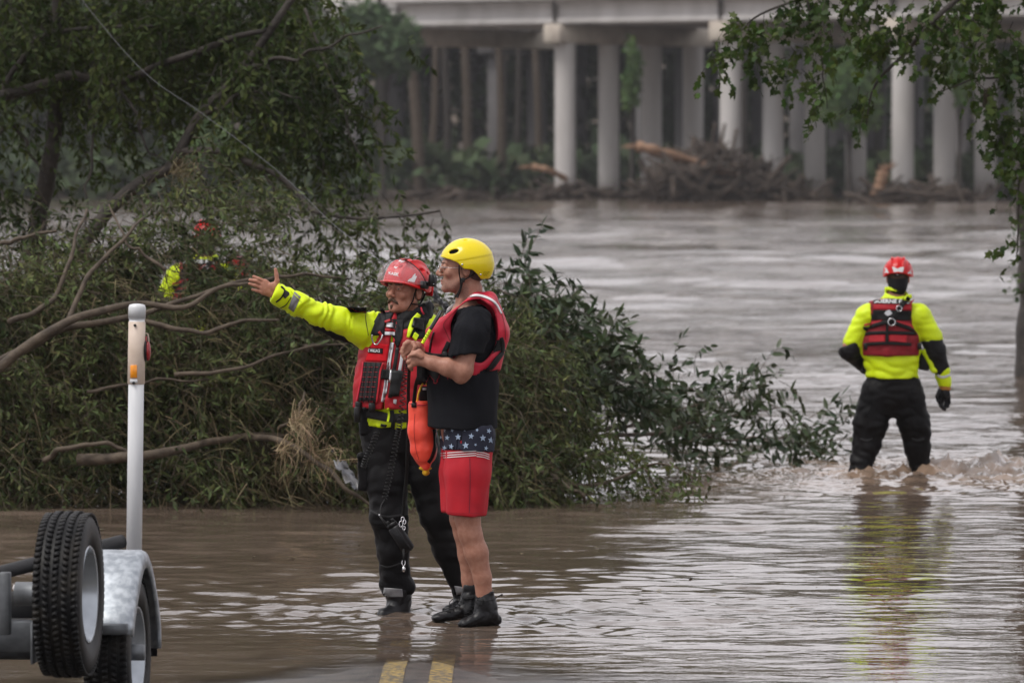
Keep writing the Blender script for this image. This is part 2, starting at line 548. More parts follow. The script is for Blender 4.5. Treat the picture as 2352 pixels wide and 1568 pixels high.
def textpatch(name, S, text, c4, m, parent, off=0.006, bold=0.02):
    cu = bpy.data.curves.new('t', 'FONT'); cu.body = text; cu.resolution_u = 2; cu.offset = bold
    ob = bpy.data.objects.new('t', cu); COL.objects.link(ob)
    dg = bpy.context.evaluated_depsgraph_get()
    me = bpy.data.meshes.new_from_object(ob.evaluated_get(dg))
    bpy.data.objects.remove(ob)
    v = np.empty(len(me.vertices) * 3); me.vertices.foreach_get('co', v); v = v.reshape(-1, 3)
    lo, hi = v.min(0), v.max(0)
    c4 = np.asarray(c4, float)
    out_ = []
    for q in v:
        a = (q[0] - lo[0]) / (hi[0] - lo[0]); b = 1 - (q[1] - lo[1]) / (hi[1] - lo[1])
        uv = (c4[0] * (1 - a) + c4[1] * a) * (1 - b) + (c4[3] * (1 - a) + c4[2] * a) * b
        out_.append(tuple(S.hit(uv[0], uv[1], off)))
    fs = [list(pl.vertices) for pl in me.polygons]
    me2 = bpy.data.meshes.new(name); me2.from_pydata([tuple(np.array(x) - rootof(parent)) for x in out_], [], fs)
    me2.materials.append(m)
    o = bpy.data.objects.new(name, me2); link(o, parent)
    bpy.data.meshes.remove(me)
    return o
# ------------------------------------------------------------------ setting: water, road, banks
def water_mat():
    m = bpy.data.materials.new('muddy_water'); m.use_nodes = True
    nt = m.node_tree; b = nt.nodes['Principled BSDF']
    b.inputs['Roughness'].default_value = 0.035
    b.inputs['IOR'].default_value = 1.333
    tc = nt.nodes.new('ShaderNodeTexCoord')
    n1 = nt.nodes.new('ShaderNodeTexNoise'); n1.inputs['Scale'].default_value = 0.35; n1.inputs['Detail'].default_value = 6
    nt.links.new(tc.outputs['Object'], n1.inputs['Vector'])
    mr = nt.nodes.new('ShaderNodeMapRange'); mr.inputs[1].default_value = 0.35; mr.inputs[2].default_value = 0.65
    nt.links.new(n1.outputs['Fac'], mr.inputs[0])
    mx = nt.nodes.new('ShaderNodeMix'); mx.data_type = 'RGBA'
    mx.inputs['A'].default_value = (0.082, 0.060, 0.045, 1); mx.inputs['B'].default_value = (0.122, 0.091, 0.070, 1)
    nt.links.new(mr.outputs[0], mx.inputs['Factor'])
    nt.links.new(mx.outputs['Result'], b.inputs['Base Color'])
    mp = nt.nodes.new('ShaderNodeMapping'); mp.inputs['Scale'].default_value = (1.0, 1.5, 1.0)
    nt.links.new(tc.outputs['Object'], mp.inputs[0])
    n2 = nt.nodes.new('ShaderNodeTexNoise'); n2.inputs['Scale'].default_value = 3.2; n2.inputs['Detail'].default_value = 4; n2.inputs['Roughness'].default_value = 0.55
    n2.inputs['Distortion'].default_value = 0.6
    nt.links.new(mp.outputs[0], n2.inputs['Vector'])
    # rough current in the deep river, quieter over the flooded road; smooth boils between
    sep = nt.nodes.new('ShaderNodeSeparateXYZ'); nt.links.new(tc.outputs['Object'], sep.inputs[0])
    far = nt.nodes.new('ShaderNodeMapRange'); far.inputs[1].default_value = 44; far.inputs[2].default_value = 80; far.inputs[3].default_value = 0.20; far.inputs[4].default_value = 1.0
    nt.links.new(sep.outputs[1], far.inputs[0])
    mp3 = nt.nodes.new('ShaderNodeMapping'); mp3.inputs['Scale'].default_value = (0.13, 0.13, 1.0); nt.links.new(tc.outputs['Object'], mp3.inputs[0])
    n4 = nt.nodes.new('ShaderNodeTexNoise'); n4.inputs['Scale'].default_value = 1.0; n4.inputs['Detail'].default_value = 6; n4.inputs['Roughness'].default_value = 0.62; n4.inputs['Distortion'].default_value = 0.5
    nt.links.new(mp3.outputs[0], n4.inputs['Vector'])
    m4 = nt.nodes.new('ShaderNodeMapRange'); m4.inputs[1].default_value = 0.42; m4.inputs[2].default_value = 0.54; m4.inputs[3].default_value = 0.22; m4.inputs[4].default_value = 1.0
    nt.links.new(n4.outputs['Fac'], m4.inputs[0])
    mu = nt.nodes.new('ShaderNodeMath'); mu.operation = 'MULTIPLY'; nt.links.new(far.outputs[0], mu.inputs[0]); nt.links.new(m4.outputs[0], mu.inputs[1])
    bp = nt.nodes.new('ShaderNodeBump'); bp.inputs['Distance'].default_value = 0.035
    nt.links.new(mu.outputs[0], bp.inputs['Strength'])
    nt.links.new(n2.outputs['Fac'], bp.inputs['Height'])
    n3 = nt.nodes.new('ShaderNodeTexNoise'); n3.inputs['Scale'].default_value = 0.55; n3.inputs['Detail'].default_value = 5
    nt.links.new(tc.outputs['Object'], n3.inputs['Vector'])
    bp2 = nt.nodes.new('ShaderNodeBump'); bp2.inputs['Distance'].default_value = 0.16
    nt.links.new(mu.outputs[0], bp2.inputs['Strength'])
    nt.links.new(n3.outputs['Fac'], bp2.inputs['Height'])
    nt.links.new(bp2.outputs[0], bp.inputs['Normal'])
    nt.links.new(bp.outputs[0], b.inputs['Normal'])
    # silt stirred up where the river breaks over the road edge
    at2 = nt.nodes.new('ShaderNodeAttribute'); at2.attribute_name = 'silt'
    mx2 = nt.nodes.new('ShaderNodeMix'); mx2.data_type = 'RGBA'; mx2.inputs['B'].default_value = (0.25, 0.175, 0.125, 1)
    nt.links.new(at2.outputs['Fac'], mx2.inputs['Factor']); nt.links.new(mx.outputs['Result'], mx2.inputs['A']); nt.links.new(mx2.outputs['Result'], b.inputs['Base Color'])
    # the film thins out over the road: see the asphalt through it
    at = nt.nodes.new('ShaderNodeAttribute'); at.attribute_name = 'film'
    tr = nt.nodes.new('ShaderNodeBsdfTransparent'); ms = nt.nodes.new('ShaderNodeMixShader')
    nt.links.new(at.outputs['Fac'], ms.inputs[0]); nt.links.new(tr.outputs[0], ms.inputs[1]); nt.links.new(b.outputs[0], ms.inputs[2])
    nt.links.new(ms.outputs[0], nt.nodes['Material Output'].inputs['Surface'])
    return m
M['water'] = water_mat()
M['asphalt'] = mat('wet_asphalt', (0.010, 0.0085, 0.007), 0.36, 0.35, col2=(0.060, 0.048, 0.036), nscale=7, bump=0.7, bscale=95, dist=0.012)
M['linepaint'] = mat('worn_yellow_paint', (0.05, 0.042, 0.025), 0.4, 0.5, col2=(0.36, 0.235, 0.035), nscale=38, bump=0.7, bscale=95, dist=0.012, ramp=(0.44, 0.62))
M['mud'] = mat('mud', (0.05, 0.038, 0.028), 0.8, 0.3, col2=(0.09, 0.068, 0.048), nscale=0.5, bump=0.6, bscale=3, dist=0.2)
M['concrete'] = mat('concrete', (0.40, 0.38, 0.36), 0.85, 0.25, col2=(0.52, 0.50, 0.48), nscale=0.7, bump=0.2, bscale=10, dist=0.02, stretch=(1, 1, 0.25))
M['concrete_shaded'] = mat('shade_tinted_concrete', (0.10, 0.095, 0.095), 0.9, 0.2, col2=(0.18, 0.17, 0.17), nscale=0.6, bump=0.2, bscale=10, dist=0.02, stretch=(1, 1, 0.3))  # dark copy of concrete: shade under the decks put into its colour
M['concretecap'] = mat('cap_concrete', (0.38, 0.33, 0.28), 0.85, 0.25, col2=(0.50, 0.45, 0.38), nscale=0.9)
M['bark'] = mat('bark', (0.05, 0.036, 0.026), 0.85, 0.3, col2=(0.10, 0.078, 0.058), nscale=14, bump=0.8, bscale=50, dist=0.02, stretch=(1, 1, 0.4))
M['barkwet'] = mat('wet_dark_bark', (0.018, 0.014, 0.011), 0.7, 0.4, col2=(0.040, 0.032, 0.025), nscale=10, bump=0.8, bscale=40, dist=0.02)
M['driftbark'] = mat('stripped_branch', (0.040, 0.029, 0.020), 0.7, 0.3, col2=(0.095, 0.072, 0.050), nscale=12, bump=0.6, bscale=60, dist=0.01)
M['rawwood'] = mat('torn_orange_wood', (0.13, 0.075, 0.045), 0.8, 0.2, col2=(0.27, 0.165, 0.105), nscale=2)
M['darkwood'] = mat('sodden_logs', (0.030, 0.022, 0.017), 0.8, 0.3, col2=(0.065, 0.047, 0.035), nscale=1.2, bump=0.7, bscale=5, dist=0.1)

def floodline(m):
    nt = m.node_tree; b = nt.nodes['Principled BSDF']; old = b.inputs['Base Color'].links[0].from_socket
    tc = nt.nodes.new('ShaderNodeTexCoord'); sp = nt.nodes.new('ShaderNodeSeparateXYZ'); nt.links.new(tc.outputs['Object'], sp.inputs[0])
    nz = nt.nodes.new('ShaderNodeTexNoise'); nz.inputs['Scale'].default_value = 1.3; nt.links.new(tc.outputs['Object'], nz.inputs['Vector'])
    ad = nt.nodes.new('ShaderNodeMath'); ad.operation = 'ADD'; nt.links.new(sp.outputs[2], ad.inputs[0]); nt.links.new(nz.outputs['Fac'], ad.inputs[1])
    mr = nt.nodes.new('ShaderNodeMapRange'); mr.inputs[1].default_value = 0.9; mr.inputs[2].default_value = 2.0; mr.inputs[3].default_value = 0.75; mr.inputs[4].default_value = 0.0
    nt.links.new(ad.outputs[0], mr.inputs[0])
    mx = nt.nodes.new('ShaderNodeMix'); mx.data_type = 'RGBA'; mx.inputs['B'].default_value = (0.13, 0.105, 0.085, 1)
    nt.links.new(mr.outputs[0], mx.inputs['Factor']); nt.links.new(old, mx.inputs['A']); nt.links.new(mx.outputs['Result'], b.inputs['Base Color'])
floodline(M['concrete'])
def sstep(x, a, b):
    t = np.clip((x - a) / (b - a), 0, 1); return t * t * (3 - 2 * t)
ROADX = -0.43
def road_z(x, y):
    return -(y - 26.25) * 0.016 - 0.022 * np.abs(x - ROADX)
FEET = []            # where legs stand in the water: (x, y, strength)
def water_h(x, y):
    dy = y * y / 26600.0
    deep = sstep(y, 42, 75)
    patch = 0.5 + 0.5 * np.clip(perlin2(x * 0.22 + 5, y * 0.13, 9) * 1.8 + 0.15, -1, 1)
    h = 0 * x
    # short ripples
    for lx, ly, a, sd in ((0.42, 0.24, 0.0125, 1), (0.23, 0.13, 0.0070, 2), (0.9, 0.5, 0.016, 3), (0.12, 0.085, 0.0030, 4)):
        f = sstep(ly / (dy + 1e-6), 1.6, 3.4)
        wx = 0.35 * perlin2(x * 0.9, y * 0.7, 20 + sd)
        h = h + a * f * perlin2(x / lx + wx, y / ly + wx * 2 + 0.25 * x, sd) * (0.30 + 0.95 * patch) * (1 + 1.0 * deep)
    for lx, ly, a, sd in ((2.2, 1.4, 0.050, 5), (4.2, 2.8, 0.115, 6), (9.0, 6.0, 0.21, 7), (22, 13, 0.30, 8)):
        f = sstep(ly / (dy + 1e-6), 1.4, 3.0)
        wx = 0.5 * perlin2(x * 0.12, y * 0.1, 40 + sd)
        h = h + a * f * deep * perlin2(x / lx + wx, y / ly + 0.15 * x / lx, sd) * sstep(y, 46 + 6 * ly, 80 + 9 * ly)
    # standing turbulence around and right of the wading man
    tx = np.exp(-((y - 42.6) / 2.6) ** 2) * sstep(x, 0.8, 2.6)
    n1 = perlin2(x * 3.2 + 0.7 * perlin2(x * 2, y * 2, 31), y * 2.4, 32); n2 = perlin2(x * 8, y * 6, 33); n3 = perlin2(x * 17, y * 11, 34) + 0.5 * perlin2(x * 31, y * 17, 35)
    h = h + tx * (0.026 * n1 + 0.018 * n2 + 0.010 * n3)
    for cx, cy, a, s in ((3.30, 42.5, 0.06, 0.35), (3.9, 42.7, 0.052, 0.7), (4.6, 42.8, 0.042, 0.8), (2.62, 42.1, 0.03, 0.4), (2.95, 42.5, 0.05, 0.3)):
        g = np.exp(-((x - cx) ** 2 + ((y - cy) * 0.8) ** 2) / s ** 2)
        h = h + a * g * (0.75 + 0.6 * n1 + 0.6 * n2 + 0.45 * n3)
    for cx, cy, a in FEET:
        r = np.sqrt((x - cx) ** 2 + (y - cy) ** 2)
        h = h + a * 0.0080 * np.cos(r * 2 * PI / 0.19) * np.exp(-r * 1.7) * sstep(r, 0.05, 0.2)
    # calm film over the road edge, lee of the debris
    calm = 0.12 + 0.88 * sstep(y, 26.3, 29.5)
    calm = calm * (1 - 0.62 * sstep(x - 0.02 * (y - 26), 1.15, 1.9) * (1 - sstep(y, 38, 41)))
    lee = 1 - 0.15 * sstep(-x, 0.3, 1.6) * (1 - sstep(y, 38, 44))
    return h * calm * lee

def build_water():
    ys = [20.0]
    while ys[-1] < 430:
        ys.append(ys[-1] + max(0.024, ys[-1] ** 2 / 26600.0 * 0.95))
    ys = np.array(ys)
    nx = 420
    s = np.linspace(-1, 1, nx)
    X = s[None, :] * (1.2 + 0.115 * ys[:, None]); Y = np.broadcast_to(ys[:, None], X.shape)
    x = X.ravel(); y = Y.ravel()
    z = water_h(x, y)
    V = np.stack([x, y, z], -1)
    ny = len(ys)
    i = np.arange(ny - 1)[:, None] * nx; j = np.arange(nx - 1)[None, :]
    Q = np.stack([i + j, i + j + 1, i + nx + j + 1, i + nx + j], -1).reshape(-1, 4)
    # wide calm apron left, right and far
    a = len(V)
    xl, xr = X[:, 0], X[:, -1]
    AP = []
    E = np.stack([np.full(ny, -900.0), ys, np.zeros(ny)], -1); W = np.stack([np.full(ny, 900.0), ys, np.zeros(ny)], -1)
    V = np.concatenate([V, E, W])
    k = np.arange(ny - 1)
    Q2 = np.stack([a + k, k * nx, (k + 1) * nx, a + k + 1], -1)
    Q3 = np.stack([k * nx + nx - 1, a + ny + k, a + ny + k + 1, (k + 1) * nx + nx - 1], -1)
    o = mesh_np('floodwater', V, [np.concatenate([Q, Q2, Q3])], M['water'])
    dep = V[:, 2] - (road_z(V[:, 0], V[:, 1]) + rnoise(V[:, 0], V[:, 1]))
    film = np.clip(0.22 + dep / 0.030 + 0.22 * perlin2(V[:, 0] * 5, V[:, 1] * 2.2, 86), 0.0, 1.0)
    film[np.abs(V[:, 0]) > 5] = 1
    at = o.data.attributes.new('film', 'FLOAT', 'POINT'); at.data.foreach_set('value', film.astype(np.float32))
    xx, yy = V[:, 0], V[:, 1]
    si = np.exp(-((yy - 42.2) / 2.3) ** 2) * sstep(xx, 0.6, 2.4) * np.clip(0.55 + 0.9 * perlin2(xx * 2.2, yy * 1.6, 81) + 0.5 * perlin2(xx * 6, yy * 4, 82), 0, 1)
    si[np.abs(xx) > 12] = 0
    at = o.data.attributes.new('silt', 'FLOAT', 'POINT'); at.data.foreach_set('value', si.astype(np.float32))
    tag(o, kind='structure')
    return o

def grid_obj(name, xs, ys, zf, m, kind='structure', parent=None):
    X, Y = np.meshgrid(xs, ys)
    x = X.ravel(); y = Y.ravel()
    V = np.stack([x, y, zf(x, y)], -1)
    nx = len(xs); i = np.arange(len(ys) - 1)[:, None] * nx; j = np.arange(nx - 1)[None, :]
    Q = np.stack([i + j, i + j + 1, i + nx + j + 1, i + nx + j], -1).reshape(-1, 4)
    o = mesh_np(name, V, [Q], m, parent)
    if kind: o['kind'] = kind
    return o
def rnoise(x, y):
    return 0.012 * perlin2(x * 1.1, y * 1.0, 51) + 0.007 * perlin2(x * 2.6, y * 2.2, 52) + 0.0015 * perlin2(x * 9, y * 7, 53)
grid_obj('road', np.linspace(-5, 5, 200), np.concatenate([np.linspace(2, 23.5, 40), np.linspace(23.6, 29, 150), np.linspace(29.2, 60, 60)]), lambda x, y: road_z(x, y) + rnoise(x, y), M['asphalt'])
for uc in (905, 1015):
    c = P(uc, 1540, 25.9)[0]
    o = grid_obj('yellow_line', np.linspace(c - 0.052, c + 0.052, 9), np.concatenate([np.linspace(2, 23.5, 40), np.linspace(23.6, 29, 150), np.linspace(29.2, 40, 20)]), lambda x, y: road_z(x, y) + rnoise(x, y) + 0.004, M['linepaint'])
    o['kind'] = 'structure'
def bed_z(x, y):
    z = -0.12 - 0.8 * sstep(np.abs(x), 5, 14) - 1.2 * sstep(y, 44, 80) - 0.5 * sstep(y, 10, 60)
    far = sstep(y, 330, 350)
    z = z + far * 4.0 + sstep(y, 400, 440) * 9
    return z + 0.25 * perlin2(x * 0.1, y * 0.1, 60) * sstep(y, 60, 100)
grid_obj('ground', np.linspace(-1500, 1500, 181), np.concatenate([np.linspace(-60, 300, 90), np.linspace(304, 420, 50), np.linspace(440, 1800, 20)]), bed_z, M['mud'])

# ------------------------------------------------------------------ bridge
BD = np.array((8.9, -6.5, 0.0)); BD /= np.linalg.norm(BD)       # along the road, towards the right and nearer
BC = np.array((-BD[1], BD[0], 0.0))                              # across, away from the camera
def Rz(ax, ay):
    return np.stack([ax, ay, np.array((0, 0, 1.0))], -1)
def profile_extrude(mb, prof, p0, p1, up=np.array((0, 0, 1.0)), side=None):
    """prof: list of (across, height); extruded from p0 to p1"""
    n = len(prof)
    V = [p + side * a + up * b for p in (p0, p1) for a, b in prof]
    Q = [(i, (i + 1) % n, n + (i + 1) % n, n + i) for i in range(n)]
    mb.add(V, Q)
    T = []
    for i in range(1, n - 1):
        T.append((0, i + 1, i)); T.append((n, n + i, n + i + 1))
    mb.add(V, None, T)

def build_bridge(shift, n0, n1, label, m_col, name):
    c0 = P(1290, 366, 320.0); c0[2] = 0
    c0 = c0 + BC * shift
    root = thing(name, label, 'bridge', c0)
    step = (P(1660, 366, 313)[:2] - P(1290, 366, 320)[:2])
    span = 11.2
    zb = 8.85
    for k in range(n0, n1):
        b = c0 + BD * span * k
        mb = MB()
        for q in range(1):
            mb.box(b + BC * 6.7 + np.array((0, 0, zb + 0.52)), (1.15, 15.4, 1.04), Rz(BD, BC), 0.06)
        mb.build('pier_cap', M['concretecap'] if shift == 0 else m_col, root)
        for q in range(4):
            if shift == 0 and k == -1: continue
            p = b + BC * (0.35 + 4.25 * q)
            cm = MB(); cm.tube([p + (0, 0, -2.0), p + (0, 0, zb - 0.001)], 0.60, 20, caps=False)
            cm.build('column', m_col, root)
    for k in range(n0, n1 - 1):
        a = c0 + BD * (span * k + 0.12); e = c0 + BD * (span * (k + 1) - 0.12)
        for q, off in enumerate((-0.35, 2.9, 6.1, 9.3, 12.4)):
            prof = [(-0.33, 0.0), (0.33, 0.0), (0.33, 0.22), (0.10, 0.42), (0.10, 1.05), (0.45, 1.20), (0.45, 1.32), (-0.45, 1.32), (-0.45, 1.20), (-0.10, 1.05), (-0.10, 0.42), (-0.33, 0.22)]
            mb = MB(); profile_extrude(mb, prof, a + (0, 0, zb + 1.06), e + (0, 0, zb + 1.06), side=BC * 1.0 + 0 * BD)
            # shift sideways
            for i_ in range(len(mb.V)): mb.V[i_] = mb.V[i_] + BC * off
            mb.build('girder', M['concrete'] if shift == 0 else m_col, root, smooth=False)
    mb = MB()
    L = span * (n1 - 1 - n0)
    mid = c0 + BD * (span * n0 + L / 2) + BC * 6.0
    mb.box(mid + np.array((0, 0, zb + 2.52)), (L + 1, 14.6, 0.26), Rz(BD, BC))
    mb.build('deck', M['concrete'], root, smooth=False)
    mb = MB(); mb.box(mid - BC * 7.1 + np.array((0, 0, zb + 3.1)), (L + 1, 0.3, 0.9), Rz(BD, BC)); mb.build('parapet', M['concrete'], root, smooth=False)
    mb = MB(); mb.box(mid + BC * 7.1 + np.array((0, 0, zb + 3.1)), (L + 1, 0.3, 0.9), Rz(BD, BC)); mb.build('parapet', M['concrete'], root, smooth=False)
    return root
build_bridge(0, -1, 5, 'pale concrete highway bridge on round columns crossing the flood, nearer of the two', M['concrete'], 'highway_bridge')
build_bridge(24, -5, 5, 'grey concrete bridge in shade standing behind the pale bridge', M['concrete_shaded'], 'highway_bridge')
# ------------------------------------------------------------------ leaves and branches
M['leafpile'] = mat('battered_leaves', (0.024, 0.036, 0.013), 0.6, 0.15, col2=(0.090, 0.108, 0.038), nscale=1.6, island=0.7, transl=0.25)
M['leafbright'] = mat('olive_leaves', (0.050, 0.072, 0.018), 0.5, 0.3, col2=(0.095, 0.115, 0.034), nscale=1.6, island=0.4, transl=0.3)
M['leafdark'] = mat('dark_waxy_leaves', (0.021, 0.038, 0.015), 0.42, 0.35, col2=(0.048, 0.068, 0.028), nscale=2.0, island=0.4, transl=0.2)
M['leaftree'] = mat('dark_tree_leaves', (0.024, 0.038, 0.010), 0.6, 0.15, col2=(0.064, 0.084, 0.022), nscale=1.0, island=0.4, transl=0.3)  # dark leaf green of the left tree, tone varies at random
M['leafover'] = mat('overhanging_leaves', (0.020, 0.040, 0.008), 0.55, 0.2, col2=(0.056, 0.092, 0.016), nscale=1.5, island=0.4, transl=0.35)
M['leafwood'] = mat('far_wood_leaves', (0.030, 0.044, 0.022), 0.8, 0.2, col2=(0.055, 0.078, 0.034), nscale=0.12, island=0.35)
M['leaffresh'] = mat('far_fresh_leaves', (0.065, 0.115, 0.035), 0.8, 0.2, col2=(0.13, 0.20, 0.065), nscale=0.2, island=0.3, transl=0.3)
M['leafhaze'] = mat('hazy_green_leaves', (0.035, 0.058, 0.024), 0.8, 0.2, col2=(0.055, 0.090, 0.036), nscale=0.2, island=0.3)
M['straw'] = mat('dead_grass', (0.060, 0.050, 0.022), 0.7, 0.3, col2=(0.165, 0.132, 0.068), nscale=2.5, island=0.45)
M['strawpale'] = mat('pale_straw', (0.20, 0.145, 0.075), 0.7, 0.3, col2=(0.36, 0.28, 0.17), nscale=5, island=0.4)

TPL2 = (np.array([(0, 0, 0), (0.45, 0.5, 0.12), (1, 0, -0.05), (0.45, -0.5, 0.12)]), [(0, 3, 2, 1)])
TPL6 = (np.array([(0, 0, 0), (0.22, 0.40, 0.10), (0.62, 0.42, 0.07), (1, 0, -0.10), (0.62, -0.42, 0.07), (0.22, -0.40, 0.10), (0.42, 0, 0)]),
        [(0, 6, 2, 1), (6, 3, 2, 2), (0, 5, 4, 6), (6, 4, 3, 3)])
TPLM = (np.array([(0, 0, 0), (0.12, 0.42, .05), (0.38, 0.30, 0.03), (0.55, 0.55, -0.05), (0.68, 0.18, 0.02), (1.0, 0, -0.1),
                  (0.68, -0.18, 0.02), (0.55, -0.55, -0.05), (0.38, -0.30, 0.03), (0.12, -0.42, .05), (0.4, 0, 0.0)]),
        [(0, 10, 2, 1), (10, 4, 3, 2), (10, 6, 5, 4), (0, 9, 8, 10), (10, 8, 7, 6)])
def rand_unit(n, r=RNG):
    v = r.normal(size=(n, 3)); return v / np.linalg.norm(v, axis=1, keepdims=True)
def leaves_geo(O, A, S, N, L, W, tpl):
    """origins, along, side, normal, lengths, widths"""
    tv, tf = tpl
    V = O[:, None, :] + tv[None, :, 0:1] * L[:, None, None] * A[:, None, :] + tv[None, :, 1:2] * W[:, None, None] * S[:, None, :] + tv[None, :, 2:3] * W[:, None, None] * N[:, None, :]
    k = len(tv)
    f = np.array([q for q in tf])
    F = (np.arange(len(O))[:, None, None] * k + f[None]).reshape(-1, 4)
    V = V.reshape(-1, 3)
    tri = F[:, 2] == F[:, 3]
    return V, F[~tri], F[tri][:, :3]
def in_holes(p, holes):
    if not holes: return np.zeros(len(p), bool)
    u, v = uv_of(p); r = np.zeros(len(p), bool)
    for (hu, hv, ru, rv, dd) in holes:
        r |= (((u - hu) / ru) ** 2 + ((v - hv) / rv) ** 2 < 1) & (p[:, 1] < dd)
    return r
def twigs(O, D, L, nl, ll, lw, sag, tpl, rad, spread=0.8, holes=None, rng=RNG, seg=5, zmin=None, jitter=0.35, rec=None, nrec=0):
    """hanging twigs with leaves; returns leaf geometry (V, Q, T) and stem geometry"""
    n = len(O)
    t = np.linspace(0, 1, seg)
    up = np.array((0, 0, 1.0))
    wob = rng.normal(size=(n, 3)) * 0.12
    def pos(t_):   # t_ (n, k)
        return O[:, None, :] + (D * L[:, None])[:, None, :] * t_[..., None] - up * (sag * L[:, None] * t_ ** 2)[..., None] + wob[:, None, :] * L[:, None, None] * np.sin(t_ * PI)[..., None]
    tl = (np.arange(nl)[None, :] + rng.random((n, nl))) / nl * 0.88 + 0.12
    pl = pos(tl)
    tan = (D * L[:, None])[:, None, :] - up * (2 * sag * L[:, None] * tl)[..., None]
    tan /= np.linalg.norm(tan, axis=-1, keepdims=True)
    side = np.cross(tan, rng.normal(size=(n, nl, 3))); side /= np.linalg.norm(side, axis=-1, keepdims=True)
    A = tan * (1 - spread * 0.5) + side * spread + rng.normal(size=(n, nl, 3)) * jitter - up * 0.25
    A /= np.linalg.norm(A, axis=-1, keepdims=True)
    N = rng.normal(size=(n, nl, 3)) + up * 0.8
    S = np.cross(N, A); S /= np.linalg.norm(S, axis=-1, keepdims=True)
    N = np.cross(A, S)
    f = lambda a: a.reshape(-1, 3)
    pl, A, S, N = f(pl), f(A), f(S), f(N)
    LL = ll * rng.uniform(0.6, 1.25, len(pl)); WW = lw * rng.uniform(0.7, 1.3, len(pl))
    keep = ~in_holes(pl, holes)
    if zmin is not None: keep &= pl[:, 2] > zmin
    if rec is not None and nrec:
        ki = np.flatnonzero(keep)[::max(1, keep.sum() // nrec)][:nrec]
        for i in ki: rec.append((pl[i], A[i], S[i], N[i], LL[i], WW[i]))
        keep[ki] = False
    leaf = leaves_geo(pl[keep], A[keep], S[keep], N[keep], LL[keep], WW[keep], tpl)
    # stems: thin three sided prisms
    tt = np.broadcast_to(t, (n, seg)); ps = pos(tt)
    e1 = np.cross(D, rng.normal(size=(n, 3))); e1 /= np.linalg.norm(e1, axis=1, keepdims=True)
    e2 = np.cross(D, e1); e2 /= np.linalg.norm(e2, axis=1, keepdims=True)
    rr = rad * (1 - 0.75 * t)
    V = []
    for k in range(3):
        a = 2 * PI * k / 3
        V.append(ps + rr[None, :, None] * (math.cos(a) * e1 + math.sin(a) * e2)[:, None, :])
    V = np.stack(V, 2)      # n, seg, 3, 3
    base = (np.arange(n)[:, None, None] * seg + np.arange(seg - 1)[None, :, None]) * 3
    k = np.arange(3)[None, None, :]; k2 = (k + 1) % 3
    Q = np.stack([base + k, base + k2, base + 3 + k2, base + 3 + k], -1).reshape(n, -1, 4)
    kp = ~in_holes(pos(np.full((n, 1), 0.4))[:, 0], holes)
    return leaf, (V.reshape(-1, 3), Q[kp].reshape(-1, 4))
def leaf_objects(rec, tpl, m, parent):
    me = None; r0 = rootof(parent)
    for p, a, s, n, l, w_ in rec:
        if me is None:
            tv, tf = tpl
            tri = [q for q in tf if q[2] == q[3]]; quad = [q for q in tf if q[2] != q[3]]
            F = []
            if quad: F.append(np.array(quad))
            if tri: F.append(np.array(tri)[:, :3])
            o = mesh_np('leaf', tv, F, m, parent, smooth=False, world=False); me = o.data
        else:
            o = bpy.data.objects.new('leaf', me); link(o, parent)
        X = Matrix.Identity(4)
        for c, (v, k) in enumerate(((a, l), (s, w_), (n, w_))):
            for r in range(3): X[r][c] = float(v[r] * k)
        for r in range(3): X[r][3] = float(p[r] - r0[r])
        o.matrix_basis = X
class Geo:
    def __init__(s): s.V = []; s.Q = []; s.T = []; s.n = 0
    def add(s, V, Q=None, T=None):
        s.V.append(V)
        if Q is not None and len(Q): s.Q.append(Q + s.n)
        if T is not None and len(T): s.T.append(T + s.n)
        s.n += len(V)
    def build(s, name, m, parent, kind='stuff', smooth=False):
        F = []
        if s.Q: F.append(np.concatenate(s.Q))
        if s.T: F.append(np.concatenate(s.T))
        V = np.concatenate(s.V)
        # drop unused vertices
        used = np.zeros(len(V), bool)
        for f in F: used[f.ravel()] = True
        mp = np.cumsum(used) - 1
        return mesh_np(name, V[used], [mp[f] for f in F], m, parent, smooth=smooth, kind=kind)
def blob_pts(u, v, ru, rv, d, rd, n, rng=RNG, power=0.5):
    q = rand_unit(n, rng) * (rng.random(n) ** power)[:, None]
    uu = u + q[:, 0] * ru; vv = v + q[:, 1] * rv; dd = d + q[:, 2] * rd
    return np.stack([P(a, b, c) for a, b, c in zip(uu, vv, dd)])
def clump_pts(u, v, ru, rv, d, rd, n, rng, per=9, rad=0.13, back=0.3, dback=1.0):
    """twig roots gathered in clumps, twigs of one clump hang alike; the rest fills in behind"""
    k = max(1, int(n * (1 - back) / per))
    C = blob_pts(u, v, ru, rv, d, rd, k, rng)
    i = np.repeat(np.arange(k), per)
    O = C[i] + rng.normal(size=(len(i), 3)) * rad
    Dk = rand_unit(k, rng)[i]
    nb = int(n * back)
    if nb:
        B = blob_pts(u, v, ru, rv, d + dback, rd * 0.6, nb, rng)
        O = np.concatenate([O, B]); Dk = np.concatenate([Dk, rand_unit(nb, rng)])
    return O, Dk
def limb(mb, pts, r0, r1, n=10, segs=26, wob=0.0, seed=0):
    L = spline([P(*p) for p in pts], segs)
    if wob:
        t = np.linspace(0, 1, segs)
        L = L + np.stack([perlin2(t * 6, t * 0 + seed + k * 7.3, 3) for k in range(3)], -1) * wob * np.sin(t * PI)[:, None]
    r = np.linspace(r0, r1, segs) * (1 + 0.12 * perlin2(np.linspace(0, 9, segs), np.zeros(segs) + seed, 5))
    mb.tube(L, r, n)
    return L

